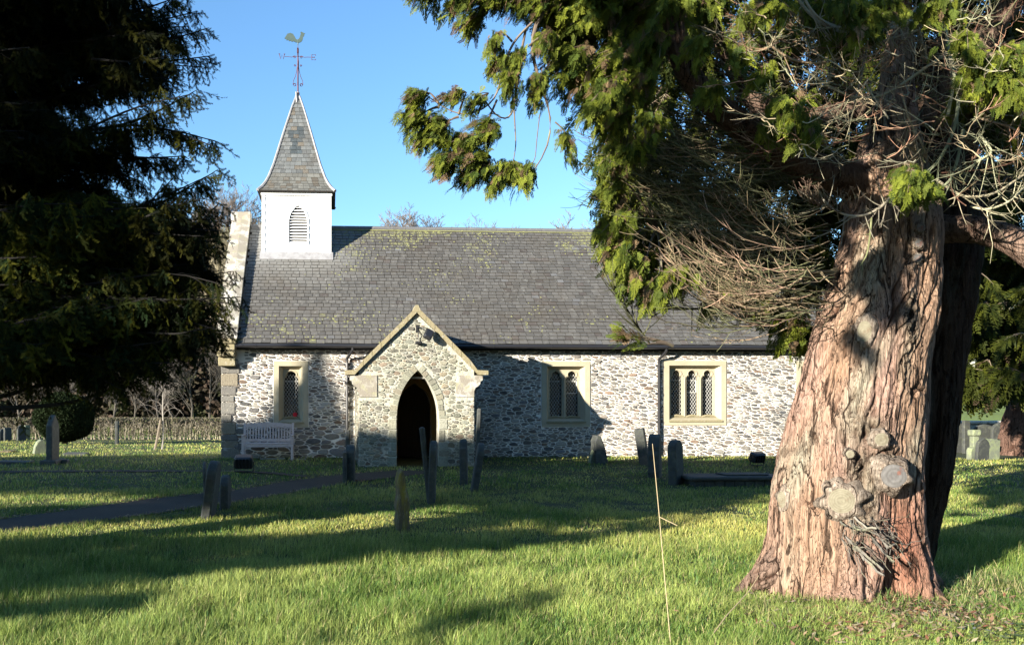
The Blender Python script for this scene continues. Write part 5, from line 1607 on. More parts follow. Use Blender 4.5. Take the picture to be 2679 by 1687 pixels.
for (u, v, ru, rv, n_) in ((2330, 150, 80, 80, 40), (2300, 30, 130, 80, 30), (2320, 290, 40, 24, 5), (1820, 230, 60, 60, 10), (1760, 80, 40, 100, 10), (1900, 330, 60, 40, 8), (2150, 130, 120, 90, 12), (2440, 180, 90, 110, 12), (1880, 200, 90, 90, 8), (2560, 400, 100, 70, 6), (2000, 420, 100, 60, 8), (2420, 0, 160, 60, 8), (1800, 480, 140, 100, 14), (1950, 560, 140, 70, 8), (2400, 330, 60, 60, 6), (2270, 620, 34, 40, 4), (2255, 700, 40, 40, 5), (2290, 760, 26, 22, 3), (2210, 640, 22, 60, 3), (2120, 400, 80, 50, 6), (2040, 300, 80, 60, 6), (2300, 470, 40, 16, 3), (2340, 540, 40, 14, 3), (2200, 860, 10, 30, 2)):
    for _ in range(n_):
        p_ = np.array(P(u + bk.gauss(0, ru * .5), v + bk.gauss(0, rv * .5), 6.4)) - Sd * bk.uniform(4.6, 5.6)
        clump(ins, wd, p_ - T0, (.13, .13, .10), (-.5, -.6, -.6), 4, 7, FRL, None, bk, .06, .8, .008, .5, 1)
cm = MB(); ins.flush(cm); print('cypress faces', sum(len(n) for n in cm.n))
cm.build('crown', M['cypress'], TR)
wd.build('branches', M['twig'], TR)

# dead twigs: hundreds of curved bare shoots
dt = MB(); tr_ = random.Random(55)
def twig(p0, p1, sag, r0, r1, sub, col, n=11, subl=.22, wig=.02):
    p0 = np.array(p0, float); p1 = np.array(p1, float)
    mid = (p0 + p1) / 2 + np.array((0, 0, -sag)) + np.array([tr_.gauss(0, wig * 2) for _ in range(3)])
    pts = bez(p0, mid, p1, n)
    pts += np.array([[tr_.gauss(0, wig * .25) for _ in range(3)] for _ in range(n)])
    dt.tube(pts, np.linspace(r0, r1, n), 5, 0, np.array(col) * .52 * tr_.uniform(.5, 1.4), cap=False)
    d = p1 - p0; L_ = np.linalg.norm(d); d /= L_ + 1e-9
    for k in range(sub):
        t = tr_.uniform(.12, .97); q_ = np.array([np.interp(t * (n - 1), range(n), pts[:, i_]) for i_ in range(3)])
        tg = pts[min(n - 1, int(t * (n - 1)) + 1)] - pts[max(0, int(t * (n - 1)))]; tg /= np.linalg.norm(tg) + 1e-9
        dd_ = tg * .8 + np.array([tr_.gauss(0, .45), tr_.gauss(0, .45), tr_.gauss(.15, .45)]); dd_ /= np.linalg.norm(dd_)
        l = subl * tr_.uniform(.4, 1.3) * (1 - .4 * t)
        e = q_ + dd_ * l; m2 = (q_ + e) / 2 + np.array((0, 0, -.12 * l))
        dt.tube(bez(q_, m2, e, 5), np.linspace(max(r1 * 1.3, r0 * .4), .0014, 5), 3, 0, np.array(col) * .52 * tr_.uniform(.5, 1.4), cap=False)
TAN = (.25, .18, .115); GRN = (.13, .135, .06); GRY = (.24, .215, .16); RED = (.17, .08, .05)
# the swept fans hanging left of the trunk: smile-shaped arcs
for k in range(230):
    v0 = tr_.uniform(420, 860); u0 = tr_.uniform(1960, 2190)
    ln = tr_.uniform(120, 400); y0 = tr_.uniform(6.3, 7.6)
    u1 = u0 - ln; v1 = v0 + tr_.uniform(-150, -10) - .05 * ln
    if v0 > 700: u1 = max(u1, 1740)
    u1 = max(u1, 1560)
    twig(L2(P(u0, v0, y0)), L2(P(u1, v1, y0 - tr_.uniform(-.1, .5))),   .10 + ln * .0006, .0046, .0012, 10, tr_.choice([(.50, .36, .23), (.42, .32, .20), (.54, .35, .25), (.2, .2, .10), GRN] if v0 > 610 else [GRN, GRN, TAN, (.08, .08, .04)]))
for k in range(130):
    v0 = tr_.uniform(300, 600); u0 = tr_.uniform(1800, 2000)
    u1 = max(1500, u0 - tr_.uniform(150, 380)); v1 = v0 + tr_.uniform(-170, 10)
    y0 = tr_.uniform(6.3, 7.6)
    twig(L2(P(u0, v0, y0)), L2(P(u1, v1, y0 - tr_.uniform(-.3, .3))), .14, .0048, .0014, 8, tr_.choice([GRN, GRN, (.09, .09, .045), TAN]))
# heavier dead branches behind them
for a, m_, e, r0 in (((2150, 760, 7.2), 0, (1680, 470, 6.8), .022), ((2130, 690, 7.3), 0, (1780, 520, 7.0), .018), ((2180, 800, 7.0), 0, (1800, 640, 6.6), .016), ((2000, 400, 6.7), 0, (1650, 420, 6.6), .016), ((1700, 900, 6.9), 0, (1600, 745, 6.5), .007), ((2010, 800, 7.2), 0, (1690, 800, 6.8), .012)):
    twig(L2(P(*a)), L2(P(*e)), .06 if a[1] > 500 else .1, r0, .005, 26, GRN, 16, .45)
twig(L2(P(2080, 805, 6.9)), L2(P(1690, 820, 6.4)), .32, .012, .004, 14, (.13, .11, .08), 16, .3)
# named boughs across the top right
def chain(pts, r0, r1, sub, col, subl=.25):
    q_ = np.array([L2(P(*p)) for p in pts]); d = np.concatenate([[0], np.cumsum(np.linalg.norm(np.diff(q_, axis=0), axis=1))])
    n = 26; t = np.linspace(0, d[-1], n); s_ = np.stack([np.interp(t, d, q_[:, i_]) for i_ in range(3)], -1)
    for _ in range(8): s_[1:-1] = (s_[:-2] + 2 * s_[1:-1] + s_[2:]) / 4
    dt.tube(s_, np.linspace(r0, r1, n) * .8, 7, 0, np.array(col) * .95, cap=False)
    for k in range(sub):
        i_ = tr_.randrange(2, n - 1); tg = s_[i_] - s_[i_ - 1]; tg /= np.linalg.norm(tg)
        dd_ = tg * .5 + np.array([tr_.gauss(0, .5), tr_.gauss(0, .4), tr_.gauss(-.15, .6)]); dd_ /= np.linalg.norm(dd_)
        l = subl * tr_.uniform(.4, 1.4); e = s_[i_] + dd_ * l; m2 = (s_[i_] + e) / 2 + np.array((0, 0, -.15 * l))
        pts2 = bez(s_[i_], m2, e, 6)
        dt.tube(pts2, np.linspace(.0042, .0014, 6), 4, 0, np.array(col) * .9 * tr_.uniform(.6, 1.2), cap=False)
        for _ in range(3):
            j_ = tr_.randrange(2, 6); e2 = pts2[j_] + (dd_ * .6 + np.array([tr_.gauss(0, .5), tr_.gauss(0, .5), tr_.gauss(0, .5)])) * l * .35
            dt.tube([pts2[j_], e2], [.0022, .001], 3, 0, np.array(col) * .65 * tr_.uniform(.6, 1.2), cap=False)
chain([(2068, -30, 6.0), (2085, 20, 6.0), (2125, 62, 6.0), (2180, 95, 6.0), (2240, 107, 6.0), (2300, 92, 6.0), (2350, 66, 6.1), (2385, 50, 6.2), (2400, 60, 6.6), (2420, 160, 7.2)], .013, .021, 34, GRY, .28)
chain([(2095, -30, 5.9), (2110, 20, 5.9), (2150, 60, 5.95), (2205, 78, 6.0), (2270, 78, 6.0), (2330, 66, 6.1), (2360, 50, 6.2)], .011, .014, 26, GRY, .25)
chain([(2000, 105, 6.0), (2040, 145, 6.0), (2090, 172, 6.0), (2160, 170, 6.0), (2230, 140, 6.0), (2290, 115, 6.1), (2400, 80, 6.3)], .010, .012, 30, TAN, .3)
chain([(2505, 120, 6.1), (2440, 165, 6.0), (2380, 205, 6.0), (2330, 245, 6.0), (2280, 264, 6.0), (2235, 262, 6.0), (2190, 240, 6.0), (2140, 210, 6.0), (2100, 180, 6.0)], .013, .009, 30, (.25, .235, .16), .25)
chain([(2270, 108, 6.0), (2262, 160, 6.0), (2250, 220, 6.0), (2235, 268, 6.0)], .010, .008, 10, GRY, .2)
chain([(2262, 215, 5.95), (2290, 262, 5.9), (2325, 312, 5.9)], .008, .007, 2, GRY, .1)
chain([(2345, 495, 6.1), (2310, 540, 6.0), (2270, 565, 6.0), (2220, 568, 6.0), (2180, 550, 6.05), (2150, 520, 6.1)], .012, .010, 26, (.24, .21, .16), .22)
chain([(2280, 570, 6.0), (2276, 620, 6.0), (2268, 670, 6.0), (2250, 695, 6.02)], .009, .006, 3, GRN, .08)
chain([(2360, 240, 6.2), (2375, 310, 6.2), (2410, 370, 6.2), (2425, 412, 6.3)], .009, .009, 12, (.3, .24, .16), .2)
chain([(2345, 365, 6.1), (2390, 392, 6.2), (2425, 415, 6.3), (2432, 370, 6.2), (2470, 310, 6.2)], .008, .007, 8, TAN, .2)
for (a, bb, c_, e, r0, col) in (((2508, 260), (2500, 330), (2470, 400), (2440, 440), .016, (.17, .19, .12)), ((2520, 340), (2505, 420), (2490, 470), (2455, 500), .015, (.17, .19, .12)), ((2560, 350), (2600, 400), (2560, 420), (2540, 440), .012, (.28, .28, .18)), ((2450, 470), (2520, 520), (2600, 510), (2690, 450), .013, (.29, .25, .17)), ((2540, 540), (2580, 552), (2640, 530), (2700, 470), .011, (.36, .33, .22)), ((2480, 300), (2500, 200), (2480, 120), (2470, 40), .014, (.26, .27, .18)), ((2560, 310), (2640, 330), (2690, 360), (2750, 360), .010, TAN)):
    y = 6.1 + tr_.uniform(-.1, .3)
    chain([(*a, y), (*bb, y - .1), (*c_, y - .1), (*e, y)], r0, r0 * .7, 16, col, .25)
for k in range(190):                                          # brush of fine twigs, upper right
    u0 = tr_.uniform(2380, 2740); v0 = tr_.uniform(-60, 540); y0 = tr_.uniform(6.0, 7.0)
    a = tr_.uniform(-PI, PI); ln = tr_.uniform(60, 200)
    twig(L2(P(u0, v0, y0)), L2(P(u0 + ln * math.cos(a), v0 - abs(ln * math.sin(a)) * .8, y0 - tr_.uniform(-.2, .3))), .04, .0042, .0012, 5, tr_.choice([TAN, GRN, RED, RED, GRN]), 8, .14)
for k in range(170):                                          # and across the upper middle
    u0 = tr_.uniform(1950, 2300); v0 = tr_.uniform(60, 420); y0 = tr_.uniform(6.0, 7.0)
    u1 = u0 - tr_.uniform(60, 240); v1 = v0 + tr_.uniform(-130, 30)
    twig(L2(P(u0, v0, y0)), L2(P(u1, v1, y0 - tr_.uniform(-.2, .3))), .08, .0045, .0013, 6, tr_.choice([TAN, GRN, RED, GRY]), 9, .16)
for k in range(110):                                          # bare sprays nearer the camera, sunlight put into their paler colours
    u0 = tr_.uniform(1950, 2679); v0 = tr_.uniform(20, 420); y0 = tr_.uniform(5.5, 6.0)
    u1 = u0 + tr_.uniform(-170, 120); v1 = v0 + tr_.uniform(-110, 40)
    twig(L2(P(u0, v0, y0)), L2(P(u1, v1, y0 - tr_.uniform(-.2, .2))), .05, .0042, .0012, 7, tr_.choice([(.60, .48, .30), (.5, .46, .32), (.5, .28, .18), (.42, .42, .26)]), 9, .15)
for k in range(36):                                           # upright pinkish sprigs by the low arc
    u0 = tr_.uniform(2110, 2240); v0 = 560 - abs(u0 - 2210) * .35; l = tr_.uniform(30, 70)
    twig(L2(P(u0, v0, 6.02)), L2(P(u0 - tr_.uniform(-10, 50), v0 - l, 5.95)), .0, .004, .0015, 4, (.22, .14, .10), 6, .06)
# broken pale stubs left of the trunk
for (v0, u1, v1) in ((708, 2042, 698), (716, 2050, 712), (742, 1990, 735), (770, 1930, 745), (795, 1990, 770), (830, 2060, 790), (868, 2110, 850)):
    twig(L2(P(2190, v0 - 5, 6.9)), L2(P(u1, v1, 6.5)), .03, .014 if v0 < 720 else .006, .009 if v0 < 720 else .002, 5, (.36, .28, .17), 9, .2)
# hanging sprigs in the hollow at the foot
for k in range(60):
    u0 = tr_.uniform(2205, 2350); v0 = tr_.uniform(1340, 1440); p, n_ = surf(u0, v0)
    p = p - T0 + n_ * .02; e = p + np.array((tr_.gauss(.02, .10), -tr_.uniform(.03, .18), tr_.gauss(-.10, .10)))
    twig(p, e, .02, .0032 if k % 5 else .009, .0015 if k % 5 else .008, 1 if k % 4 else 0, (.24, .22, .19) if k % 3 else (.14, .10, .08), 6, .08)
dead = dt.build('dead_branches', M['twig'], TR)
print('twig faces', sum(len(n) for n in dt.n))
# ------------------------------------------------------------------ dark yew at the left
YR = empty('yew_tree', P(-420, 1400, 8.0), 0, 'dark spreading yew tree filling the left side, its tips against the sky', 'tree')
YR.location.z = 0
T0 = np.array(YR.location)
yb = MB()
yt = bark_branch(yb, [tuple(T0 + (0, 0, -.2)), tuple(T0 + (.1, 0, 1.4)), tuple(T0 + (.2, .1, 3.5)), tuple(T0 + (.1, 0, 6.5))], [.42, .36, .28, .08], 3, tint=(.5, .42, .4))
yb.build('trunk', M['bark'], YR, smooth=True)
yi = Inst(); yw = MB(); yr = random.Random(12)
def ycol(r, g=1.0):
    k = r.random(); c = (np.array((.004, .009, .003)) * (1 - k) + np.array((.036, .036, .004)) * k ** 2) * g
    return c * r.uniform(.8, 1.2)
def bough(pts, r0, side, dens, hang=.7, g=1.0, sl=.55, fine=1.0):
    "pts in photo pixels + distance; shoots hang from side twigs"
    q_ = np.array([L2(P(*p)) for p in pts]); d = np.concatenate([[0], np.cumsum(np.linalg.norm(np.diff(q_, axis=0), axis=1))])
    n = 22; t = np.linspace(0, d[-1], n); s_ = np.stack([np.interp(t, d, q_[:, i_]) for i_ in range(3)], -1)
    for _ in range(4): s_[1:-1] = (s_[:-2] + 2 * s_[1:-1] + s_[2:]) / 4
    yw.tube(s_, np.linspace(r0, .004, n), 6, 0, (.007, .006, .005), cap=False)
    for k in range(side):
        t_ = (k + yr.random()) / side; f = t_ * (n - 1); i0 = min(n - 2, int(f)); p = s_[i0] + (s_[i0 + 1] - s_[i0]) * (f - i0)
        tg = s_[i0 + 1] - s_[i0]; tg /= np.linalg.norm(tg)
        dd_ = tg * .75 + np.array([yr.gauss(0, .35), yr.gauss(0, .6), yr.gauss(-.04, .30)]); dd_ /= np.linalg.norm(dd_)
        l = sl * yr.uniform(.35, 1.0) * (1 - .65 * t_)
        if t_ > .93: dd_ = tg; l = .1
        e = p + dd_ * l; m2 = (p + e) / 2 + np.array((0, 0, .08 * l))
        tw = bez(p, m2, e, 6); yw.tube(tw, np.linspace(.006, .002, 6), 3, 0, (.007, .006, .005), cap=False)
        ns = max(2, int(dens * (l / .3 + .6)))
        for j_ in range(ns):
            f2 = (j_ + yr.random()) / ns * 5; a = min(4, int(f2)); pp = tw[a] + (tw[a + 1] - tw[a]) * (f2 - a)
            d3 = dd_ * .55 + np.array([yr.gauss(0, .3), yr.gauss(0, .3), -hang + yr.gauss(0, .3)])
            yi.add(YW, yr.randrange(4), frame(d3, (yr.gauss(0, .6), yr.gauss(0, .6) - .3, yr.uniform(.2, 1)), yr.uniform(.45, .85) * fine, pp), ycol(yr, g))
# outer boughs that make the outline
tips = [((-300, 150), (200, 60), (420, 20), 470, -15), ((-300, 250), (200, 130), (400, 60), 505, 40), ((-300, 260), (150, 180), (400, 120), 528, 78), ((-300, 300), (200, 200), (400, 150), 540, 155), ((-250, 300), (150, 240), (330, 190), 450, 205),
        ((-300, 450), (100, 380), (360, 300), 505, 235), ((-300, 450), (150, 370), (380, 320), 570, 362), ((-300, 480), (150, 420), (300, 400), 480, 398), ((-300, 500), (100, 440), (260, 420), 370, 470), ((-300, 520), (50, 490), (200, 480), 310, 500),
        ((-300, 560), (150, 600), (360, 560), 560, 455), ((-300, 580), (150, 620), (380, 560), 450, 480), ((-300, 620), (200, 650), (420, 600), 580, 600), ((-300, 650), (200, 700), (440, 660), 570, 540), ((-300, 700), (200, 760), (440, 730), 600, 720), ((-300, 750), (200, 800), (440, 780), 615, 780),
        ((-300, 760), (200, 850), (440, 830), 590, 840), ((-300, 800), (150, 880), (350, 880), 560, 900), ((-300, 850), (100, 900), (300, 930), 445, 950), ((-300, 900), (50, 930), (200, 950), 330, 985), ((-300, 60), (150, 0), (380, -60), 480, -90), ((-300, 0), (150, -120), (350, -180), 440, -220)]
for a, b2, c_, tu, tv in tips:
    for rep in range(2):
        y0 = 7.4 + yr.uniform(-.5, .6); j = lambda s: yr.gauss(0, s)
        bough([(a[0], a[1], y0 + .3), (b2[0] + j(12), b2[1] + j(14), y0), (c_[0] + j(12), c_[1] + j(14), y0), (tu - rep * 28 + j(4), tv + rep * 16 + j(6), y0 - .1)], .035 - rep * .01, 34, 5.0, .75, 1.0)
# filling mass, thinner where the sky glints through
yholes = [(270, 250, 60), (330, 330, 40), (240, 200, 34), (420, 440, 40), (165, 290, 24), (60, 480, 22), (120, 430, 22), (430, 520, 30), (400, 480, 40), (220, 280, 40), (340, 300, 45), (560, 520, 60)]
for _ in range(700):
    u0 = yr.uniform(-140, 520); v0 = yr.uniform(-160, 930)
    lim = 400 if v0 < 300 else (330 if v0 < 520 else (500 if v0 < 560 else 530))
    if u0 > lim: continue
    if v0 > 880 and u0 > 400: continue
    if any((u0 - a) ** 2 + (v0 - b2) ** 2 < c_ * c_ for a, b2, c_ in yholes): continue
    if 120 < u0 and 170 < v0 < 560 and yr.random() < .72: continue
    y0 = yr.uniform(6.6, 9.2); g_ = 1.8 if (v0 > 430 and u0 < 420) else .5  # sunlight painted in: leaf colour brighter at lower left, darker elsewhere
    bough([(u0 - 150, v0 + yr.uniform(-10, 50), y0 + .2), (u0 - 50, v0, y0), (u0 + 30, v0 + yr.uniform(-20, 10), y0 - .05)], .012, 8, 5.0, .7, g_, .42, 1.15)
# low bare boughs under the crown
for pts in ([(-200, 1075, 7.4), (0, 1068, 7.3), (120, 1062, 7.3), (200, 1055, 7.3), (290, 1015, 7.3), (390, 990, 7.3), (450, 960, 7.3)], [(-200, 1030, 7.6), (20, 1040, 7.5), (80, 1010, 7.5), (180, 990, 7.5), (260, 960, 7.5)], [(-200, 900, 7.3), (90, 930, 7.3), (170, 1000, 7.3)], [(-100, 880, 7.5), (60, 930, 7.5), (200, 985, 7.4), (300, 985, 7.4)]):
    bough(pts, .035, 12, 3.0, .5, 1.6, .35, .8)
for _ in range(26):
    u0 = yr.uniform(-60, 460); v0 = 930 + yr.uniform(0, 60) - max(0, u0 - 300) * .3; y0 = yr.uniform(7.0, 8)
    bough([(u0 - 130, v0 - 60, y0 + .2), (u0 - 40, v0 - 10, y0), (u0, v0 + 20, y0)], .01, 7, 3.5, .9, 1.8, .35, .85)
ym = MB(); yi.flush(ym); print('yew faces', sum(len(n) for n in ym.n))
ym.build('crown', M['yew'], YR)
yw.build('branches', M['bare'], YR)

# ------------------------------------------------------------------ trees left of and behind the camera, whose shade falls into view
dh = Vector((SUN.x, SUN.y)).normalized(); pp2 = Vector((dh.y, -dh.x)); tn = -SUN.z / math.hypot(SUN.x, SUN.y)
def poly_sample(poly, n, r):
    xs_ = [p[0] for p in poly]; ys_ = [p[1] for p in poly]; out = []
    while len(out) < n:
        x, y = r.uniform(min(xs_), max(xs_)), r.uniform(min(ys_), max(ys_)); ins_ = False
        for (x1, y1), (x2, y2) in zip(poly, poly[1:] + poly[:1]):
            if (y1 > y) != (y2 > y) and x < (x2 - x1) * (y - y1) / (y2 - y1) + x1: ins_ = not ins_
        if ins_: out.append((x, y))
    return out
def to_ab(p): return (p.x * pp2.x + p.y * pp2.y, p.z + (p.x * dh.x + p.y * dh.y) * tn)
shade = []      # polygons in (across, height at the origin's ray)
def G_(pl): return [to_ab(ground_px(u, v)) for u, v in pl]
def W_(pl): 
    o_ = []
    for u, v in pl:
        x, z = W(u, v, 0); p = CH + cw * x; p = Vector((p.x, p.y, z)); o_.append(to_ab(p))
    return o_
def Y_(pl, y): return [to_ab(P(u, v, y)) for u, v in pl]
shade += [(G_([(-700, 1436), (0, 1426), (300, 1412), (640, 1408), (900, 1404), (1050, 1396), (1180, 1366), (1330, 1338), (1500, 1330), (1700, 1335), (1900, 1330), (1860, 1360), (1700, 1395), (1500, 1425), (1300, 1440), (1100, 1452), (960, 1470), (760, 1495), (560, 1532), (420, 1545), (150, 1560), (-700, 1590)]), 3.6, 'a')]
shade += [(G_([(-500, 1605), (150, 1590), (300, 1578), (430, 1562), (520, 1568), (440, 1600), (250, 1618), (0, 1635), (-500, 1660)]), 3.0, 'a')]
shade += [(G_([(1010, 1720), (1100, 1662), (1250, 1620), (1400, 1570), (1520, 1535), (1500, 1560), (1380, 1610), (1300, 1640), (1200, 1700)]), 1.4, 'a')]
shade += [(G_([(-900, 1400), (0, 1388), (300, 1369), (600, 1350), (900, 1343), (1050, 1336), (1250, 1326), (1400, 1305), (1700, 1290), (2000, 1266), (2000, 1205), (1300, 1205), (560, 1187), (300, 1193), (0, 1197), (-900, 1200)]), 4.5, 'b')]
shade += [(W_([(575, 1215), (575, 1100), (700, 1106), (715, 1060), (735, 1010), (800, 985), (806, 935), (822, 916), (844, 925), (852, 980), (872, 1015), (885, 1060), (908, 1100), (908, 1215)]), 4.5, 'b')]
shade += [(W_([(930, 1150), (1038, 1182), (1040, 1240), (930, 1240)]), 3.0, 'b')]
shade += [(Y_([(-700, -200), (560, -200), (600, 200), (620, 620), (500, 560), (330, 420), (-700, 400)], 7.4), 2.0, 'c'), (Y_([(-700, 400), (330, 420), (500, 560), (620, 620), (620, 760), (560, 930), (420, 1010), (150, 960), (100, 860), (-700, 860)], 7.4), .75, 'c'), (Y_([(420, 520), (620, 560), (640, 800), (560, 930), (420, 960)], 7.4), 1.8, 'c')]
lit_keep = [G_([(-300, 1285), (0, 1290), (280, 1292), (410, 1303), (380, 1318), (200, 1322), (0, 1330), (-300, 1335)]), G_([(1480, 1325), (1560, 1320), (1600, 1335), (1500, 1340)]), G_([(1820, 1325), (1900, 1322), (1880, 1340), (1800, 1345)]), G_([(1560, 1300), (1640, 1295), (1600, 1308)])]
dr_ = random.Random(41)
for _ in range(26):
    u_, v_ = dr_.uniform(1330, 1960), dr_.uniform(1285, 1400); w_, h_2 = dr_.uniform(25, 75), dr_.uniform(3, 9)
    lit_keep.append(G_([(u_ - w_, v_ + h_2 * .4), (u_ - w_ * .4, v_ - h_2), (u_ + w_, v_ - h_2 * .6), (u_ + w_ * .7, v_ + h_2), (u_ - w_ * .2, v_ + h_2)]))
def inpoly(x, y, poly):
    ins_ = False
    for (x1, y1), (x2, y2) in zip(poly, poly[1:] + poly[:1]):
        if (y1 > y) != (y2 > y) and x < (x2 - x1) * (y - y1) / (y2 - y1) + x1: ins_ = not ins_
    return ins_
sr2 = random.Random(3)
crowns = {'a': MB(), 'b': MB(), 'c': MB()}
cen = {'a': [], 'b': [], 'c': []}
for poly, dens, key in shade:
    ar = abs(sum(poly[i_][0] * poly[(i_ + 1) % len(poly)][1] - poly[(i_ + 1) % len(poly)][0] * poly[i_][1] for i_ in range(len(poly)))) / 2
    n = int(ar * 62 * dens)
    for (a, b2) in poly_sample(poly, n, sr2):
        if any(inpoly(a, b2, q_) for q_ in lit_keep): continue
        T = {'a': sr2.uniform(10, 12.5), 'b': sr2.uniform(18, 21.5), 'c': sr2.uniform(9, 13)}[key]
        s_ = -T
        c3 = Vector((a * pp2.x + s_ * dh.x, a * pp2.y + s_ * dh.y, b2 - s_ * tn))
        cen[key].append(c3)
        k = 9
        ctr = np.array(c3) + rng.normal(0, .055, (k, 3)) * (1, 1, .7)
        A = rng.normal(0, 1, (k, 3)); A /= np.linalg.norm(A, axis=1)[:, None]; Bv = np.cross(A, rng.normal(0, 1, (k, 3))); Bv /= np.linalg.norm(Bv, axis=1)[:, None]
        A *= .075; Bv *= .045
        vs_ = np.stack([ctr - A, ctr - Bv, ctr + A, ctr + Bv], 1).reshape(-1, 3)
        crowns[key].add(vs_, np.arange(4 * k).reshape(-1, 4), 0, (.03, .045, .012))
for key, lab in (('a', 'tall evergreen left behind the camera, shading the near grass'), ('b', 'broad evergreen beyond the left edge, shading the church corner'), ('c', 'tall evergreen next to the dark yew, outside the left edge')):
    cc = np.array([tuple(c) for c in cen[key]]); mc = cc.mean(0)
    base = Vector((mc[0], mc[1], 0)); base.z = ztf(base.x, base.y)
    root = empty('unseen_evergreen', base, 0, lab, 'tree', 'evergreens outside the frame')
    mb = MB(); top = cc[:, 2].max()
    mb.tube([(0, 0, -.2), (.1, 0, top * .3), (0, .1, top * .7), (0, 0, top)], [.30, .24, .14, .04], 10, 0, (.12, .09, .07))
    idx = np.random.default_rng(1).choice(len(cc), 26, replace=False)
    for i_ in idx:
        e = cc[i_] - np.array(base); z0 = max(1.5, e[2] * .75)
        mb.tube(bez((0, 0, z0), (e[0] * .5, e[1] * .5, (z0 + e[2]) / 2 + .3), e, 7), np.linspace(.06, .012, 7), 5, 0, (.12, .09, .07))
    mb.build('trunk', M['bare'], root)
    o = crowns[key]; o.v = [x - np.array(base, np.float32) for x in o.v]
    o.build('crown', M['yew'], root)

# unseen evergreens added behind the camera to the right to block sky light
er = random.Random(61)
ev_mesh = None
for (x, y) in ((2, -13), (8, -11), (15, -15), (21, -9), (12, -22), (25, -2), (4, -21)):
    root = empty('unseen_evergreen', (x, y, ztf(x, y)), er.uniform(0, 6), 'unseen dense evergreen added behind the camera to block sky light', 'tree', 'added evergreens behind the camera')
    if ev_mesh is None:
        mb = MB(); mb.tube([(0, 0, -.2), (0, 0, 6), (0, 0, 14)], [.35, .25, .04], 10, 0, (.12, .09, .07)); a_ = mb.build('trunk', M['bare'], root)
        mb = MB(); k = 5200; zz_ = er.uniform(0, 1); h_ = rng.uniform(0, 1, k) ** 1.2 * 13 + 1; rr_ = (1 - (h_ - 1) / 14) * 3.6 * np.sqrt(rng.uniform(.15, 1, k)); th_ = rng.uniform(0, 2 * PI, k)
        ctr = np.stack([rr_ * np.cos(th_), rr_ * np.sin(th_), h_], -1)
        A = rng.normal(0, 1, (k, 3)); A /= np.linalg.norm(A, axis=1)[:, None]; Bv = np.cross(A, rng.normal(0, 1, (k, 3))); Bv /= np.linalg.norm(Bv, axis=1)[:, None]; A *= .38; Bv *= .22
        mb.add(np.stack([ctr - A, ctr - Bv, ctr + A, ctr + Bv], 1).reshape(-1, 3), np.arange(4 * k).reshape(-1, 4), 0, (.03, .045, .012)); b_2 = mb.build('crown', M['yew'], root)
        ev_mesh = (a_.data, b_2.data)
    else:
        for nm, me in zip(('trunk', 'crown'), ev_mesh):
            o = bpy.data.objects.new(nm, me); COL.objects.link(o); o.parent = root

# ------------------------------------------------------------------ bare trees, woodland, hedge
def bare_proto(seed, H_=9.0, spread=.55, levels=4, col=(.20, .165, .13), r0=.16, thin=.010):
    r = random.Random(seed); tk = MB(); br = MB()
    def grow(mb, p, d, l, rad, lev):
        n = 4; pts = [p]; dd_ = Vector(d)
        for k in range(n):
            dd_ = (dd_ + Vector((r.gauss(0, .13), r.gauss(0, .13), r.gauss(.05, .09)))).normalized(); pts.append(pts[-1] + dd_ * l / n)
        mb.tube(pts, np.linspace(rad, max(thin, rad * .55), n + 1), 6 if lev == 0 else (4 if lev == 1 else 3), 0, np.array(col) * r.uniform(.8, 1.2), cap=False)
        if lev >= levels: return
        kids = {0: 8, 1: 6, 2: 5, 3: 4}[lev]
        for k in range(kids):
            t = .35 + .65 * (k + r.random()) / kids if lev else .38 + .62 * (k + r.random()) / kids
            f = t * n; i0 = min(n - 1, int(f)); q_ = pts[i0].lerp(pts[i0 + 1], f - i0)
            ang = r.uniform(0, 2 * PI); sd = Vector((math.cos(ang), math.sin(ang), 0))
            nd = (dd_ * r.uniform(.5, .9) + sd * spread * r.uniform(.7, 1.5) + Vector((0, 0, r.uniform(0, .3)))).normalized()
            grow(br, q_, nd, l * r.uniform(.42, .62), max(thin, rad * .42), lev + 1)
    grow(tk, Vector((0, 0, -.3)), Vector((0, 0, 1)), H_ * .62, r0, 0)
    return tk, br
BPS = [bare_proto(s_ + 13, 9.0, .6, 4, (.13, .11, .095), .16, .018) for s_ in range(4)]
BP = []
for s_ in range(4):
    tk, br = bare_proto(s_ + 3, 9.0, .6, 4, (.066, .058, .048), .11, .008)
    BP.append((tk, br))
BP = [list(t_) for t_ in BP]
def place_tree(k, p, s, rz, lab, group, m_='bare', name='bare_tree', far=False):
    BP = globals()['BPS' if far else 'BP']
    root = empty(name, p, rz, lab, 'tree', group); root.scale = (s, s, s)
    for nm, i_ in (('trunk', 0), ('crown', 1)):
        if not hasattr(BP[k][i_], 'me'): 
            o = BP[k][i_].build(nm, M['bare'], root); BP[k][i_].me = o.data
        else:
            o = bpy.data.objects.new(nm, BP[k][i_].me); COL.objects.link(o); o.parent = root
    return root
def at(u, y): x = (u - PU) / F * y; return Vector((x, y, ztf(x, y)))
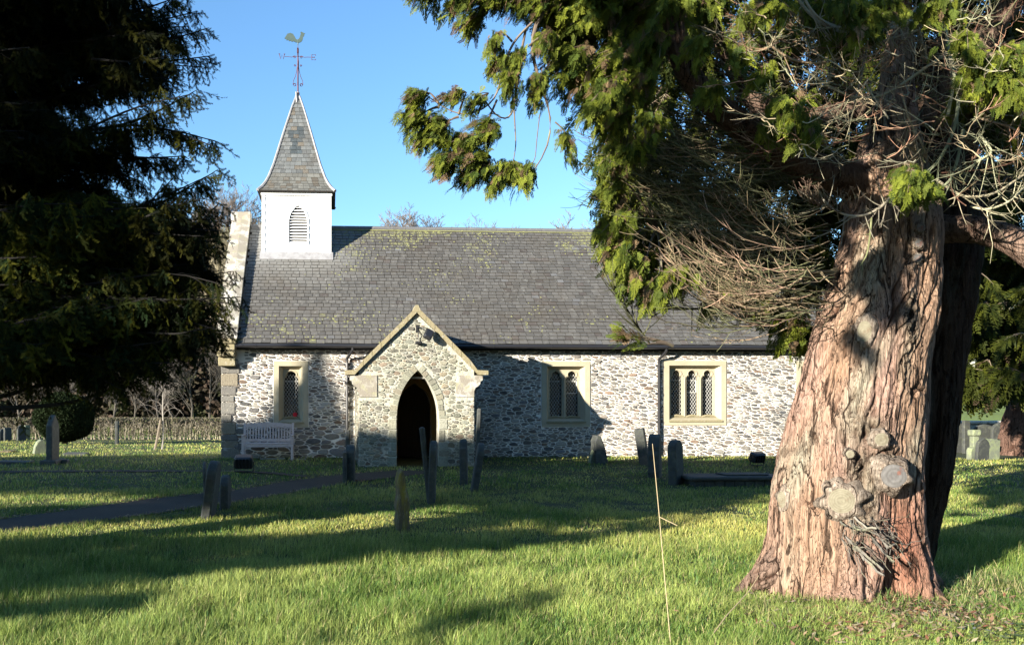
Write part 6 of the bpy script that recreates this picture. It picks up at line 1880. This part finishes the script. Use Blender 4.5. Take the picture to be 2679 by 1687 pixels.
for k, (u, vtop, y, lab) in enumerate(((545, 478, 118, 'tall bare tree on the skyline left of the spire'), (625, 500, 124, 'bare tree on the skyline just left of the belfry'), (590, 488, 130, 'slender bare tree between two others left of the belfry'),
        (1035, 532, 135, 'largest rounded bare tree rising above the ridge right of the belfry'), (1070, 545, 140, 'bare tree overlapping the largest rounded one above the ridge'), (1275, 577, 135, 'low bare tree crown just showing over the middle of the ridge'), (1500, 574, 132, 'bare tree over the ridge beside the hanging cypress'), (1550, 578, 136, 'last bare tree over the ridge before the cypress'), (1150, 585, 138, 'faint bare tree top above the ridge between two crowns'), (310, 520, 115, 'bare tree behind a gap in the dark yew'))):
    p = at(u, y); zt_p = H0 + (PV - vtop) / F * y; s = max(.5, (zt_p - p.z) / 9.2)
    place_tree(k % 4, p, s, k * 1.3, lab, 'bare trees on the skyline', far=True)
for k, (u, y, s, lab) in enumerate(((130, 47, .5, 'small bare tree just behind the hedge left of the round bush'), (420, 47, .55, 'twiggy bare tree behind the hedge beside the sapling'), (290, 48, .55, 'bare tree behind the hedge right beside the round bush'), (500, 51, .66, 'bare tree with low spreading boughs behind the hedge, second from the church'), (60, 50, .62, 'pale bare tree behind the hedge at the far left'), (350, 52, .70, 'pale spreading bare tree behind the hedge right of the round bush'), (470, 49, .62, 'pale bare tree behind the hedge left of the church corner'), (540, 56, .75, 'bare tree behind the hedge nearest the church corner'), (230, 54, .7, 'bare tree behind the hedge above the round bush'))):
    place_tree(k % 4, at(u, y), s, k * 2.1, lab, 'bare trees behind the hedge')
# wooded hillside as one mass
wr = random.Random(9)
def lite_tree(seed):
    tk, br = bare_proto(seed, 9, .6, 3, (1, 1, 1), .15, .035)
    v = np.concatenate(tk.v + br.v); 
    f = []; off = 0
    for mb in (tk, br):
        o2 = 0
        for ll, nn in zip(mb.l, mb.n):
            f.append(ll.reshape(-1, nn[0]) + off)
        off += mb.nv
    return v, np.concatenate(f)
LT = [lite_tree(s_) for s_ in (61, 62, 63)]
wm = MB()
def plant(x, y, s, col):
    v, f = LT[wr.randrange(3)]; a = wr.uniform(0, 6.3); c_, s2 = math.cos(a), math.sin(a)
    vv = v * s; vv = np.stack([vv[:, 0] * c_ - vv[:, 1] * s2 + x, vv[:, 0] * s2 + vv[:, 1] * c_ + y, vv[:, 2] + ztf(x, y)], -1)
    wm.add(vv, f, 0, np.array(col) * wr.uniform(.7, 1.3))
for _ in range(300):
    y = wr.uniform(66, 145); u = wr.uniform(-150, 760); plant((u - PU) / F * y, y, wr.uniform(.5, .95), wr.choice([(.16, .13, .08), (.13, .12, .06), (.12, .09, .06), (.20, .17, .11)]))
for _ in range(60):
    y = wr.uniform(126, 145); u = wr.uniform(760, 1700); plant((u - PU) / F * y, y, wr.uniform(.2, .42), (.15, .12, .09))
for _ in range(90):
    y = wr.uniform(160, 230); u = wr.uniform(2300, 2750); plant((u - PU) / F * y, y, wr.uniform(.6, 1.0), wr.choice([(.17, .15, .10), (.14, .13, .07)]))
tag(wm.build('bare_woodland', M['bare']), 'brown and olive bare woodland covering the hillside behind the church', 'woodland', kind='stuff')
# dark undergrowth between hedge and hill
um = MB()
for _ in range(1500):
    y = wr.uniform(56, 66); u = wr.uniform(-200, 700); x = (u - PU) / F * y; h = wr.uniform(0, 6.5) * (1 - .0 * u); s = wr.uniform(.35, .7)
    ctr = np.array((x, y, ztf(x, y) + h)) + rng.normal(0, s * .5, (26, 3))
    A = rng.normal(0, 1, (26, 3)); A /= np.linalg.norm(A, axis=1)[:, None]; Bv = np.cross(A, rng.normal(0, 1, (26, 3))); Bv /= np.linalg.norm(Bv, axis=1)[:, None]
    A *= .22; Bv *= .13
    um.add(np.stack([ctr - A, ctr - Bv, ctr + A, ctr + Bv], 1).reshape(-1, 3), np.arange(104).reshape(-1, 4), 0, np.array(wr.choice([(.035, .028, .016), (.028, .03, .012), (.045, .03, .02)])))
tag(um.build('thicket', M['bare']), 'dark brown thicket at the foot of the wooded hill behind the hedge', 'thicket', kind='stuff')

# clipped hedge
hb = MB(); hr = random.Random(14)
hx0, hx1 = (-260 - PU) / F * 41, (640 - PU) / F * 41
n = 5200
for _ in range(n):
    x = hr.uniform(hx0, hx1); y = 41 + hr.uniform(-.35, .35); z0 = ztf(x, y); h = hr.uniform(.1, 1.02)
    d = Vector((hr.gauss(0, .4), hr.gauss(0, .3), hr.uniform(.3, 1))).normalized(); l = hr.uniform(.15, .4)
    e = Vector((x, y, z0 + h)) + d * l; e.z = min(e.z, z0 + 1.08)
    hb.tube([(x, y, z0 + h), e], [.009, .004], 3, 0, np.array(hr.choice([(.17, .15, .11), (.10, .08, .06), (.24, .21, .16), (.09, .09, .05)])), cap=False)
for k in range(240):
    x = hx0 + (hx1 - hx0) * k / 240 + hr.uniform(-.1, .1); z0 = ztf(x, 41)
    hb.tube([(x, 41, z0 - .1), (x + hr.uniform(-.1, .1), 41 + hr.uniform(-.2, .1), z0 + .5), (x + hr.uniform(-.2, .2), 41 + hr.uniform(-.3, .2), z0 + 1.0)], [.03, .022, .01], 4, 0, (.26, .23, .17), cap=False)
k = 9000
ctr = np.stack([rng.uniform(hx0, hx1, k), 41 + rng.uniform(-.4, .4, k), np.zeros(k)], -1); ctr[:, 2] = zt(ctr[:, 0], ctr[:, 1]) + np.where(rng.random(k) < .4, rng.uniform(0.86, 1.07, k), rng.uniform(.15, 1.05, k))
A = rng.normal(0, 1, (k, 3)); A /= np.linalg.norm(A, axis=1)[:, None]; Bv = np.cross(A, rng.normal(0, 1, (k, 3))); Bv /= np.linalg.norm(Bv, axis=1)[:, None]; A *= .05; Bv *= .03
pal = np.array([(.06, .055, .028), (.10, .085, .05), (.13, .11, .07), (.05, .06, .02)])[rng.integers(0, 4, k)]
hb.add(np.stack([ctr - A, ctr - Bv, ctr + A, ctr + Bv], 1).reshape(-1, 3), np.arange(4 * k).reshape(-1, 4), 0, np.repeat(pal, 4, axis=0))
tag(hb.build('hedge', M['hedge']), 'long clipped leafless hedge along the far side of the churchyard', 'hedge')

# round clipped bush
c = at(170, 33.5); R_ = 75 / F * 33.5
root = empty('round_bush', c, 0, 'big dark ball-shaped clipped bush before the hedge', 'bush')
mb = MB(); k = 26000
d = rng.normal(0, 1, (k, 3)); d /= np.linalg.norm(d, axis=1)[:, None]
cz = H0 + (PV - 1092) / F * 33.5 - c.z
ctr = d * (R_ * rng.uniform(.86, 1.03, k) * (1 + .05 * np.sin(d[:, 0] * 5) * np.cos(d[:, 2] * 4)))[:, None] * (1, 1, .86) + (0, 0, cz)
ctr[:, 2] = np.maximum(ctr[:, 2], .12)
A = rng.normal(0, 1, (k, 3)); A /= np.linalg.norm(A, axis=1)[:, None]; Bv = np.cross(A, rng.normal(0, 1, (k, 3))); Bv /= np.linalg.norm(Bv, axis=1)[:, None]; A *= .05; Bv *= .025
mb.add(np.stack([ctr - A, ctr - Bv, ctr + A, ctr + Bv], 1).reshape(-1, 3), np.arange(4 * k).reshape(-1, 4), 0, np.repeat(np.array((.010, .016, .006)) * rng.uniform(.6, 1.5, (k, 1)), 4, axis=0))
mb.build('crown', M['yew'], root)
mb = MB(); mb.tube([(0, 0, -.2), (0, 0, .6)], [.13, .1], 8, 0, (.05, .04, .03)); mb.build('trunk', M['bare'], root)

# sapling with its pale stake
p = ground_px(412, 1176)
root = empty('sapling', p, 0, 'thin pale sapling with drooping bare branches and a leaning stake', 'tree')
sc_ = p.y / F
mb = MB(); mb.tube([(.12, .1, 0), (.16, .1, .6), (.13, .1, 1.3), (.15, .1, 2.0)], [.028, .022, .016, .008], 6, 0, (.26, .24, .21)); mb.build('trunk', M['bare'], root)
mb = MB(); sr3 = random.Random(4)
for k in range(26):
    z0 = sr3.uniform(1.0, 2.0); a = sr3.uniform(0, 2 * PI); l = sr3.uniform(.3, .8)
    e = (.14 + l * math.cos(a), .1 + l * math.sin(a) * .7, z0 + sr3.uniform(-.1, .5)); q_ = bez((.14, .1, z0), (.14 + l * .5 * math.cos(a), .1, z0 + .45), e, 6)
    mb.tube(q_, np.linspace(.006, .002, 6), 4, 0, (.20, .18, .16), cap=False)
    for _ in range(4):
        j_ = sr3.randrange(2, 6); mb.tube([q_[j_], q_[j_] + np.array([sr3.gauss(0, .15), sr3.gauss(0, .1), sr3.gauss(-.05, .15)])], [.0035, .0015], 3, 0, (.20, .18, .16), cap=False)
mb.build('crown', M['bare'], root)
mb = MB(); mb.tube([(-.10, 0, -.1), (-.02, 0, .3), (.09, .02, .92)], [.045, .038, .032], 8, 0, (.15, .125, .095)); mb.build('stake', M['bare'], root)

# second great trunk and its crown at the right edge
T0 = np.array(at(2700, 25.5))
root = empty('cypress_tree', T0, 0, 'second big conifer with ridged trunk at the right edge of the photo', 'tree')
mb = MB()
bark_branch(mb, [tuple(T0 + (0, 0, -.3)), tuple(T0 + (-.02, 0, .7)), tuple(T0 + (0.1, 0, 2.2)), tuple(T0 + (.2, 0, 7))], [.95, .78, .62, .3], 21, 72, .07, 20, (.95, .85, .85))
mb.build('trunk', M['bark'], root, smooth=True)
i2 = Inst(); w2_ = MB(); r2 = random.Random(88)
def big_clump(u, v, y, rad_, n, dark=.3):
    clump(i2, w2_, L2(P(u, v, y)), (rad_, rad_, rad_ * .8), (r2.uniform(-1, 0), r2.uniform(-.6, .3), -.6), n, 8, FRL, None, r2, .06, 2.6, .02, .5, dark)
for _ in range(210):
    v = r2.uniform(430, 1000); u = r2.uniform(2500 + max(0, (v - 800)) * .5, 2860)
    if v > 900 and u < 2620: continue
    if 2440 < u < 2545 and 800 < v < 930: continue
    big_clump(u, v, r2.uniform(20, 27), .5, 5)
for (u, v) in ((2500, 935), (2520, 960), (2545, 985), (2570, 1000), (2590, 1020), (2575, 960), (2555, 1030), (2600, 980), (2530, 1010), (2480, 925), (2560, 860), (2540, 880)): big_clump(u, v, 21, .28, 4)
mb = MB(); i2.flush(mb); mb.build('crown', M['cypress'], root); w2_.build('branches', M['twig'], root)
# pale buildings glimpsed across the field
p = at(2530, 120)
o = empty('farm_shed', p, 0, 'pale green roofed shed glimpsed beyond the field between the trunks', 'shed')
mb = MB(); mb.box(-6, 6, 0, 8, -.5, 2.3); mb.build('wall', M['mortar_grey'], o)
mb = MB(); mb.add([(-6.4, -.4, 2.2), (6.4, -.4, 2.2), (6.4, 4, 4.4), (-6.4, 4, 4.4), (-6.4, 8.4, 2.2), (6.4, 8.4, 2.2)], [(0, 1, 2, 3), (3, 2, 5, 4)]); mb.build('roof', M['cream'], o)
for kk, (u, y, lab) in enumerate(((2505, 88, 'near white rail post in the field'), (2516, 118, 'white frame standing by the far shed'))):
    p = at(u, y); mb = MB(); s = y / F
    mb.box(-.4, -.28, 0, .1, 0, 3.0 if kk else 1.4); mb.box(-.4, 2.2 if kk else 3, -.02, .12, 2.9 if kk else 1.25, 3.1 if kk else 1.38)
    tag(mb.build('field_rail', M['white'], loc=p), lab, 'rail')

# ------------------------------------------------------------------ grass
def blades(n, yr_, hgt, wid, name, seed, ulo=-60, uhi=2740, tuft=0, dens=None):
    g = np.random.default_rng(seed)
    y = np.exp(g.uniform(math.log(yr_[0]), math.log(yr_[1]), n)) if tuft == 0 else g.uniform(yr_[0], yr_[1], n)
    u = g.uniform(ulo, uhi, n); x = (u - PU) / F * y
    cl = fbm(x * 1.6, y * 1.6, 4, 3); keep = g.random(n) < (.30 + 1.2 * cl)
    x, y = x[keep], y[keep]
    # clear the path, church and trunk footprints
    return x, y, g
def make_grass(specs):
    mb = MB()
    for (n, y0, y1, h0, w0, seed) in specs:
        x, y, g = blades(n, (y0, y1), h0, w0, '', seed)
        dx = x - CH.x; dy = y - CH.y; lx = dx * cw.x + dy * cw.y; ly = dx * cn.x + dy * cn.y
        ok = ~((lx > -.05) & (ly > -.02)) & ~((np.abs(lx - PX) < PH + .02) & (ly > PY - .05))
        tp = np.array(TR.location); ok &= (x - tp[0]) ** 2 + (y - tp[1]) ** 2 > .62 ** 2
        for (top, bot) in PATHS:
            vv = PV + (H0 - zt(x, y)) / y * F; uu = PU + x / y * F
            t_ = np.interp(uu, [p[0] for p in top], [p[1] for p in top]); b_ = np.interp(uu, [p[0] for p in bot], [p[1] for p in bot])
            ok &= ~((vv > t_) & (vv < b_) & (uu < top[-1][0] + 80))
        x, y = x[ok], y[ok]; n_ = len(x); z = zt(x, y)
        big = fbm(x * .7 + 5, y * .7 + 3, 12, 3); med = vnoise(x * 3.2, y * 3.2, 9)
        h = h0 * (.25 + 1.5 * big ** 1.3 + .9 * (med - .3)) * g.uniform(.5, 1.35, n_)
        a = g.uniform(0, 2 * PI, n_); ln = g.normal(.30, .32, n_) * h
        wind = np.stack([np.cos(a) * ln + .08 * h, np.sin(a) * ln, h], -1)
        fa = g.uniform(0, 2 * PI, n_); side = np.stack([np.cos(fa), np.sin(fa), np.zeros(n_)], -1) * (w0 * g.uniform(.6, 1.3, n_))[:, None]
        b0 = np.stack([x, y, z - .01], -1); mid = b0 + wind * np.array((.35, .35, .6)); tip = b0 + wind
        V_ = np.stack([b0 - side, b0 + side, mid + side * .75, mid - side * .75, tip + side * .12, tip - side * .12], 1).reshape(-1, 3)
        base = np.arange(n_)[:, None] * 6
        F_ = np.concatenate([base + np.array((0, 1, 2, 3)), base + np.array((3, 2, 4, 5))])
        k = np.clip(fbm(x * .9 + 50, y * .9 + 20, 31, 4) * 2.6 - .75 + g.normal(0, .22, n_), 0, 1)[:, None]
        nr_ = (1 - ss(6.5, 11, y))[:, None]; c1 = np.array((.100, .165, .028)); c2 = np.array((.34, .325, .085)) * (1 - nr_) + np.array((.29, .34, .09)) * nr_; c = c1 * (1 - k) + c2 * k
        straw = (g.random(n_) < .07)[:, None]; c = np.where(straw, np.array((.38, .32, .16)), c)
        blue = (g.random(n_) < .12)[:, None]; c = np.where(blue, np.array((.05, .12, .035)), c)
        c = c * (g.uniform(.45, 1.0, n_) ** 1.0 * 1.5)[:, None]
        C_ = np.repeat(c, 6, axis=0)
        mb.add(V_, F_, 0, C_)
    return mb
PATHS = [([(-500, 1400), (-150, 1375), (0, 1360), (150, 1340), (375, 1308), (600, 1285), (760, 1258), (900, 1242), (1040, 1231)], [(-500, 1450), (-150, 1422), (0, 1400), (180, 1376), (400, 1345), (600, 1318), (800, 1283), (960, 1258), (1150, 1236)]),
         ([(-300, 1236), (600, 1231), (800, 1244)], [(-300, 1241), (600, 1235), (800, 1250)])]
gm = make_grass([(300000, 4.8, 9.5, .095, .0021, 1), (170000, 9.5, 15, .06, .0034, 2), (90000, 15, 26, .05, .0075, 3), (30000, 26, 41, .05, .013, 4)])
print('grass faces', sum(len(n) for n in gm.n))
tag(gm.build('grass', M['grass']), 'short rough churchyard grass, bright green in the sun', 'grass', kind='stuff')

# longer grass and litter round the trunk foot
g = np.random.default_rng(44); lg = MB(); r4 = random.Random(2)
def tuft(u, v, n, h, col, spread=.06):
    p = ground_px(u, v)
    for _ in range(n):
        x, y = p.x + r4.gauss(0, spread), p.y + r4.gauss(0, spread); z = ztf(x, y); a = r4.uniform(0, 2 * PI); hh = h * r4.uniform(.5, 1.2); le = r4.uniform(.3, 1.0) * hh
        q_ = bez((x, y, z), (x + math.cos(a) * le * .3, y + math.sin(a) * le * .3, z + hh), (x + math.cos(a) * le, y + math.sin(a) * le, z + hh * r4.uniform(.4, .95)), 6)
        sd = np.array((-math.sin(a), math.cos(a), 0)) * .0035; w = np.linspace(1, .15, 6)[:, None]
        vs_ = np.concatenate([q_ - sd * w, q_ + sd * w]); lg.add(vs_, [(k, k + 1, k + 7, k + 6) for k in range(5)], 0, np.array(col) * r4.uniform(.7, 1.3))
for _ in range(130):
    tuft(r4.uniform(1930, 2460), 1588 + r4.gauss(8, 9) + abs(r4.gauss(0, 5)), 12, .12, r4.choice([(.10, .16, .03), (.16, .2, .05), (.3, .28, .13)]), .04)
for _ in range(150):
    u = r4.uniform(1900, 2679); v = r4.uniform(1560, 1600) + (35 if u < 2200 else -20) + r4.gauss(0, 14); tuft(u, v, 14, .13, r4.choice([(.10, .16, .03), (.16, .2, .05), (.3, .28, .13)]))
for _ in range(120):
    u = r4.uniform(2300, 2700); v = r4.uniform(1520, 1640); tuft(u, v, 12, .16, r4.choice([(.11, .19, .05), (.15, .2, .06), (.34, .30, .15)]))
for _ in range(240):
    u = r4.uniform(0, 2000); v = r4.uniform(1420, 1700); tuft(u, v, 9, .12, r4.choice([(.09, .16, .03), (.18, .22, .06), (.07, .13, .03)]))
tuft(2215, 1560, 8, .38, (.10, .17, .03), .03); tuft(2260, 1560, 6, .34, (.12, .18, .04), .04)
tag(lg.build('long_grass', M['grass']), 'longer grass tufts and dry stems round the trunk foot', 'grass', kind='stuff')
# leaf litter and pale broken leaves at lower right
ll = MB()
for _ in range(2600):
    u = r4.gauss(2380, 190); v = r4.gauss(1630, 32)
    if v < 1560: continue
    p = ground_px(u, v); s = r4.uniform(.01, .04); a = r4.uniform(0, 6.3); t_ = r4.uniform(-.6, .6)
    A = np.array((math.cos(a), math.sin(a), t_)) * s; Bv = np.array((-math.sin(a), math.cos(a), r4.uniform(-.5, .5))) * s * .35
    c0 = np.array(p) + (0, 0, r4.uniform(.03, .10)); ll.add([c0 - A, c0 - Bv, c0 + A, c0 + Bv], [(0, 1, 2, 3)], 0, r4.choice([(.26, .16, .10), (.32, .22, .14), (.20, .09, .055), (.34, .28, .20)]))
for _ in range(260):
    u = r4.uniform(2480, 2720); v = r4.uniform(1650, 1700)
    p = ground_px(u, v); s = r4.uniform(.012, .03); a = r4.uniform(0, 6.3)
    A = np.array((math.cos(a), math.sin(a), r4.uniform(-.4, .4))) * s; Bv = np.array((-math.sin(a), math.cos(a), r4.uniform(-.4, .4))) * s * .55
    c0 = np.array(p) + (0, 0, r4.uniform(.02, .10)); ll.add([c0 - A, c0 - Bv, c0 + A, c0 + Bv], [(0, 1, 2, 3)], 0, r4.choice([(.06, .10, .03), (.16, .18, .16), (.05, .07, .02), (.12, .15, .06)]))
for (top_, bot_) in PATHS[:1]:                                  # leaves blown along the path edges
    for _ in range(520):
        u = r4.uniform(-40, 1000); e_ = top_ if r4.random() < .6 else bot_
        v = np.interp(u, [q_[0] for q_ in e_], [q_[1] for q_ in e_]) + r4.gauss(0, 2.0)
        p = ground_px(u, v); s = r4.uniform(.015, .04); a = r4.uniform(0, 6.3)
        A = np.array((math.cos(a), math.sin(a), r4.uniform(-.4, .4))) * s; Bv = np.array((-math.sin(a), math.cos(a), r4.uniform(-.4, .4))) * s * .5
        c0 = np.array(p) + (0, 0, .03); ll.add([c0 - A, c0 - Bv, c0 + A, c0 + Bv], [(0, 1, 2, 3)], 0, r4.choice([(.26, .12, .06), (.30, .18, .10), (.16, .08, .05)]))
tag(ll.build('leaf_litter', M['grass']), 'brown leaf litter with low ivy under the great trunk and along the path', 'litter', kind='stuff')

# two dry stalks
def stalk(pts, r0, lab, kink=None):
    mb = MB(); mb.tube([P(*p) for p in pts], [r0, r0, r0 * .9, r0 * .6][:len(pts)], 6)
    if kink: mb.tube([P(*p) for p in kink], [r0 * .9, r0 * .7], 6)
    tag(mb.build('dry_stalk', M['straw']), lab, 'stalk', 'dry stalks in the foreground')
g1 = ground_px(1756, 1700)
yk = g1.y
stalk([(1756, 1700, yk), (1738, 1500, yk), (1724, 1340, yk), (1707, 1160, yk)], .0030, 'tall thin dry stalk bent over halfway, in front of the gravestones', [(1726, 1352, yk), (1772, 1374, yk - .05)])
g2 = ground_px(1842, 1690)
stalk([(1842, 1690, g2.y), (1900, 1610, g2.y + .3), (1960, 1545, g2.y + .6), (1985, 1505, g2.y + .75)], .0038, 'pale dry stalk leaning against the foot of the great trunk')
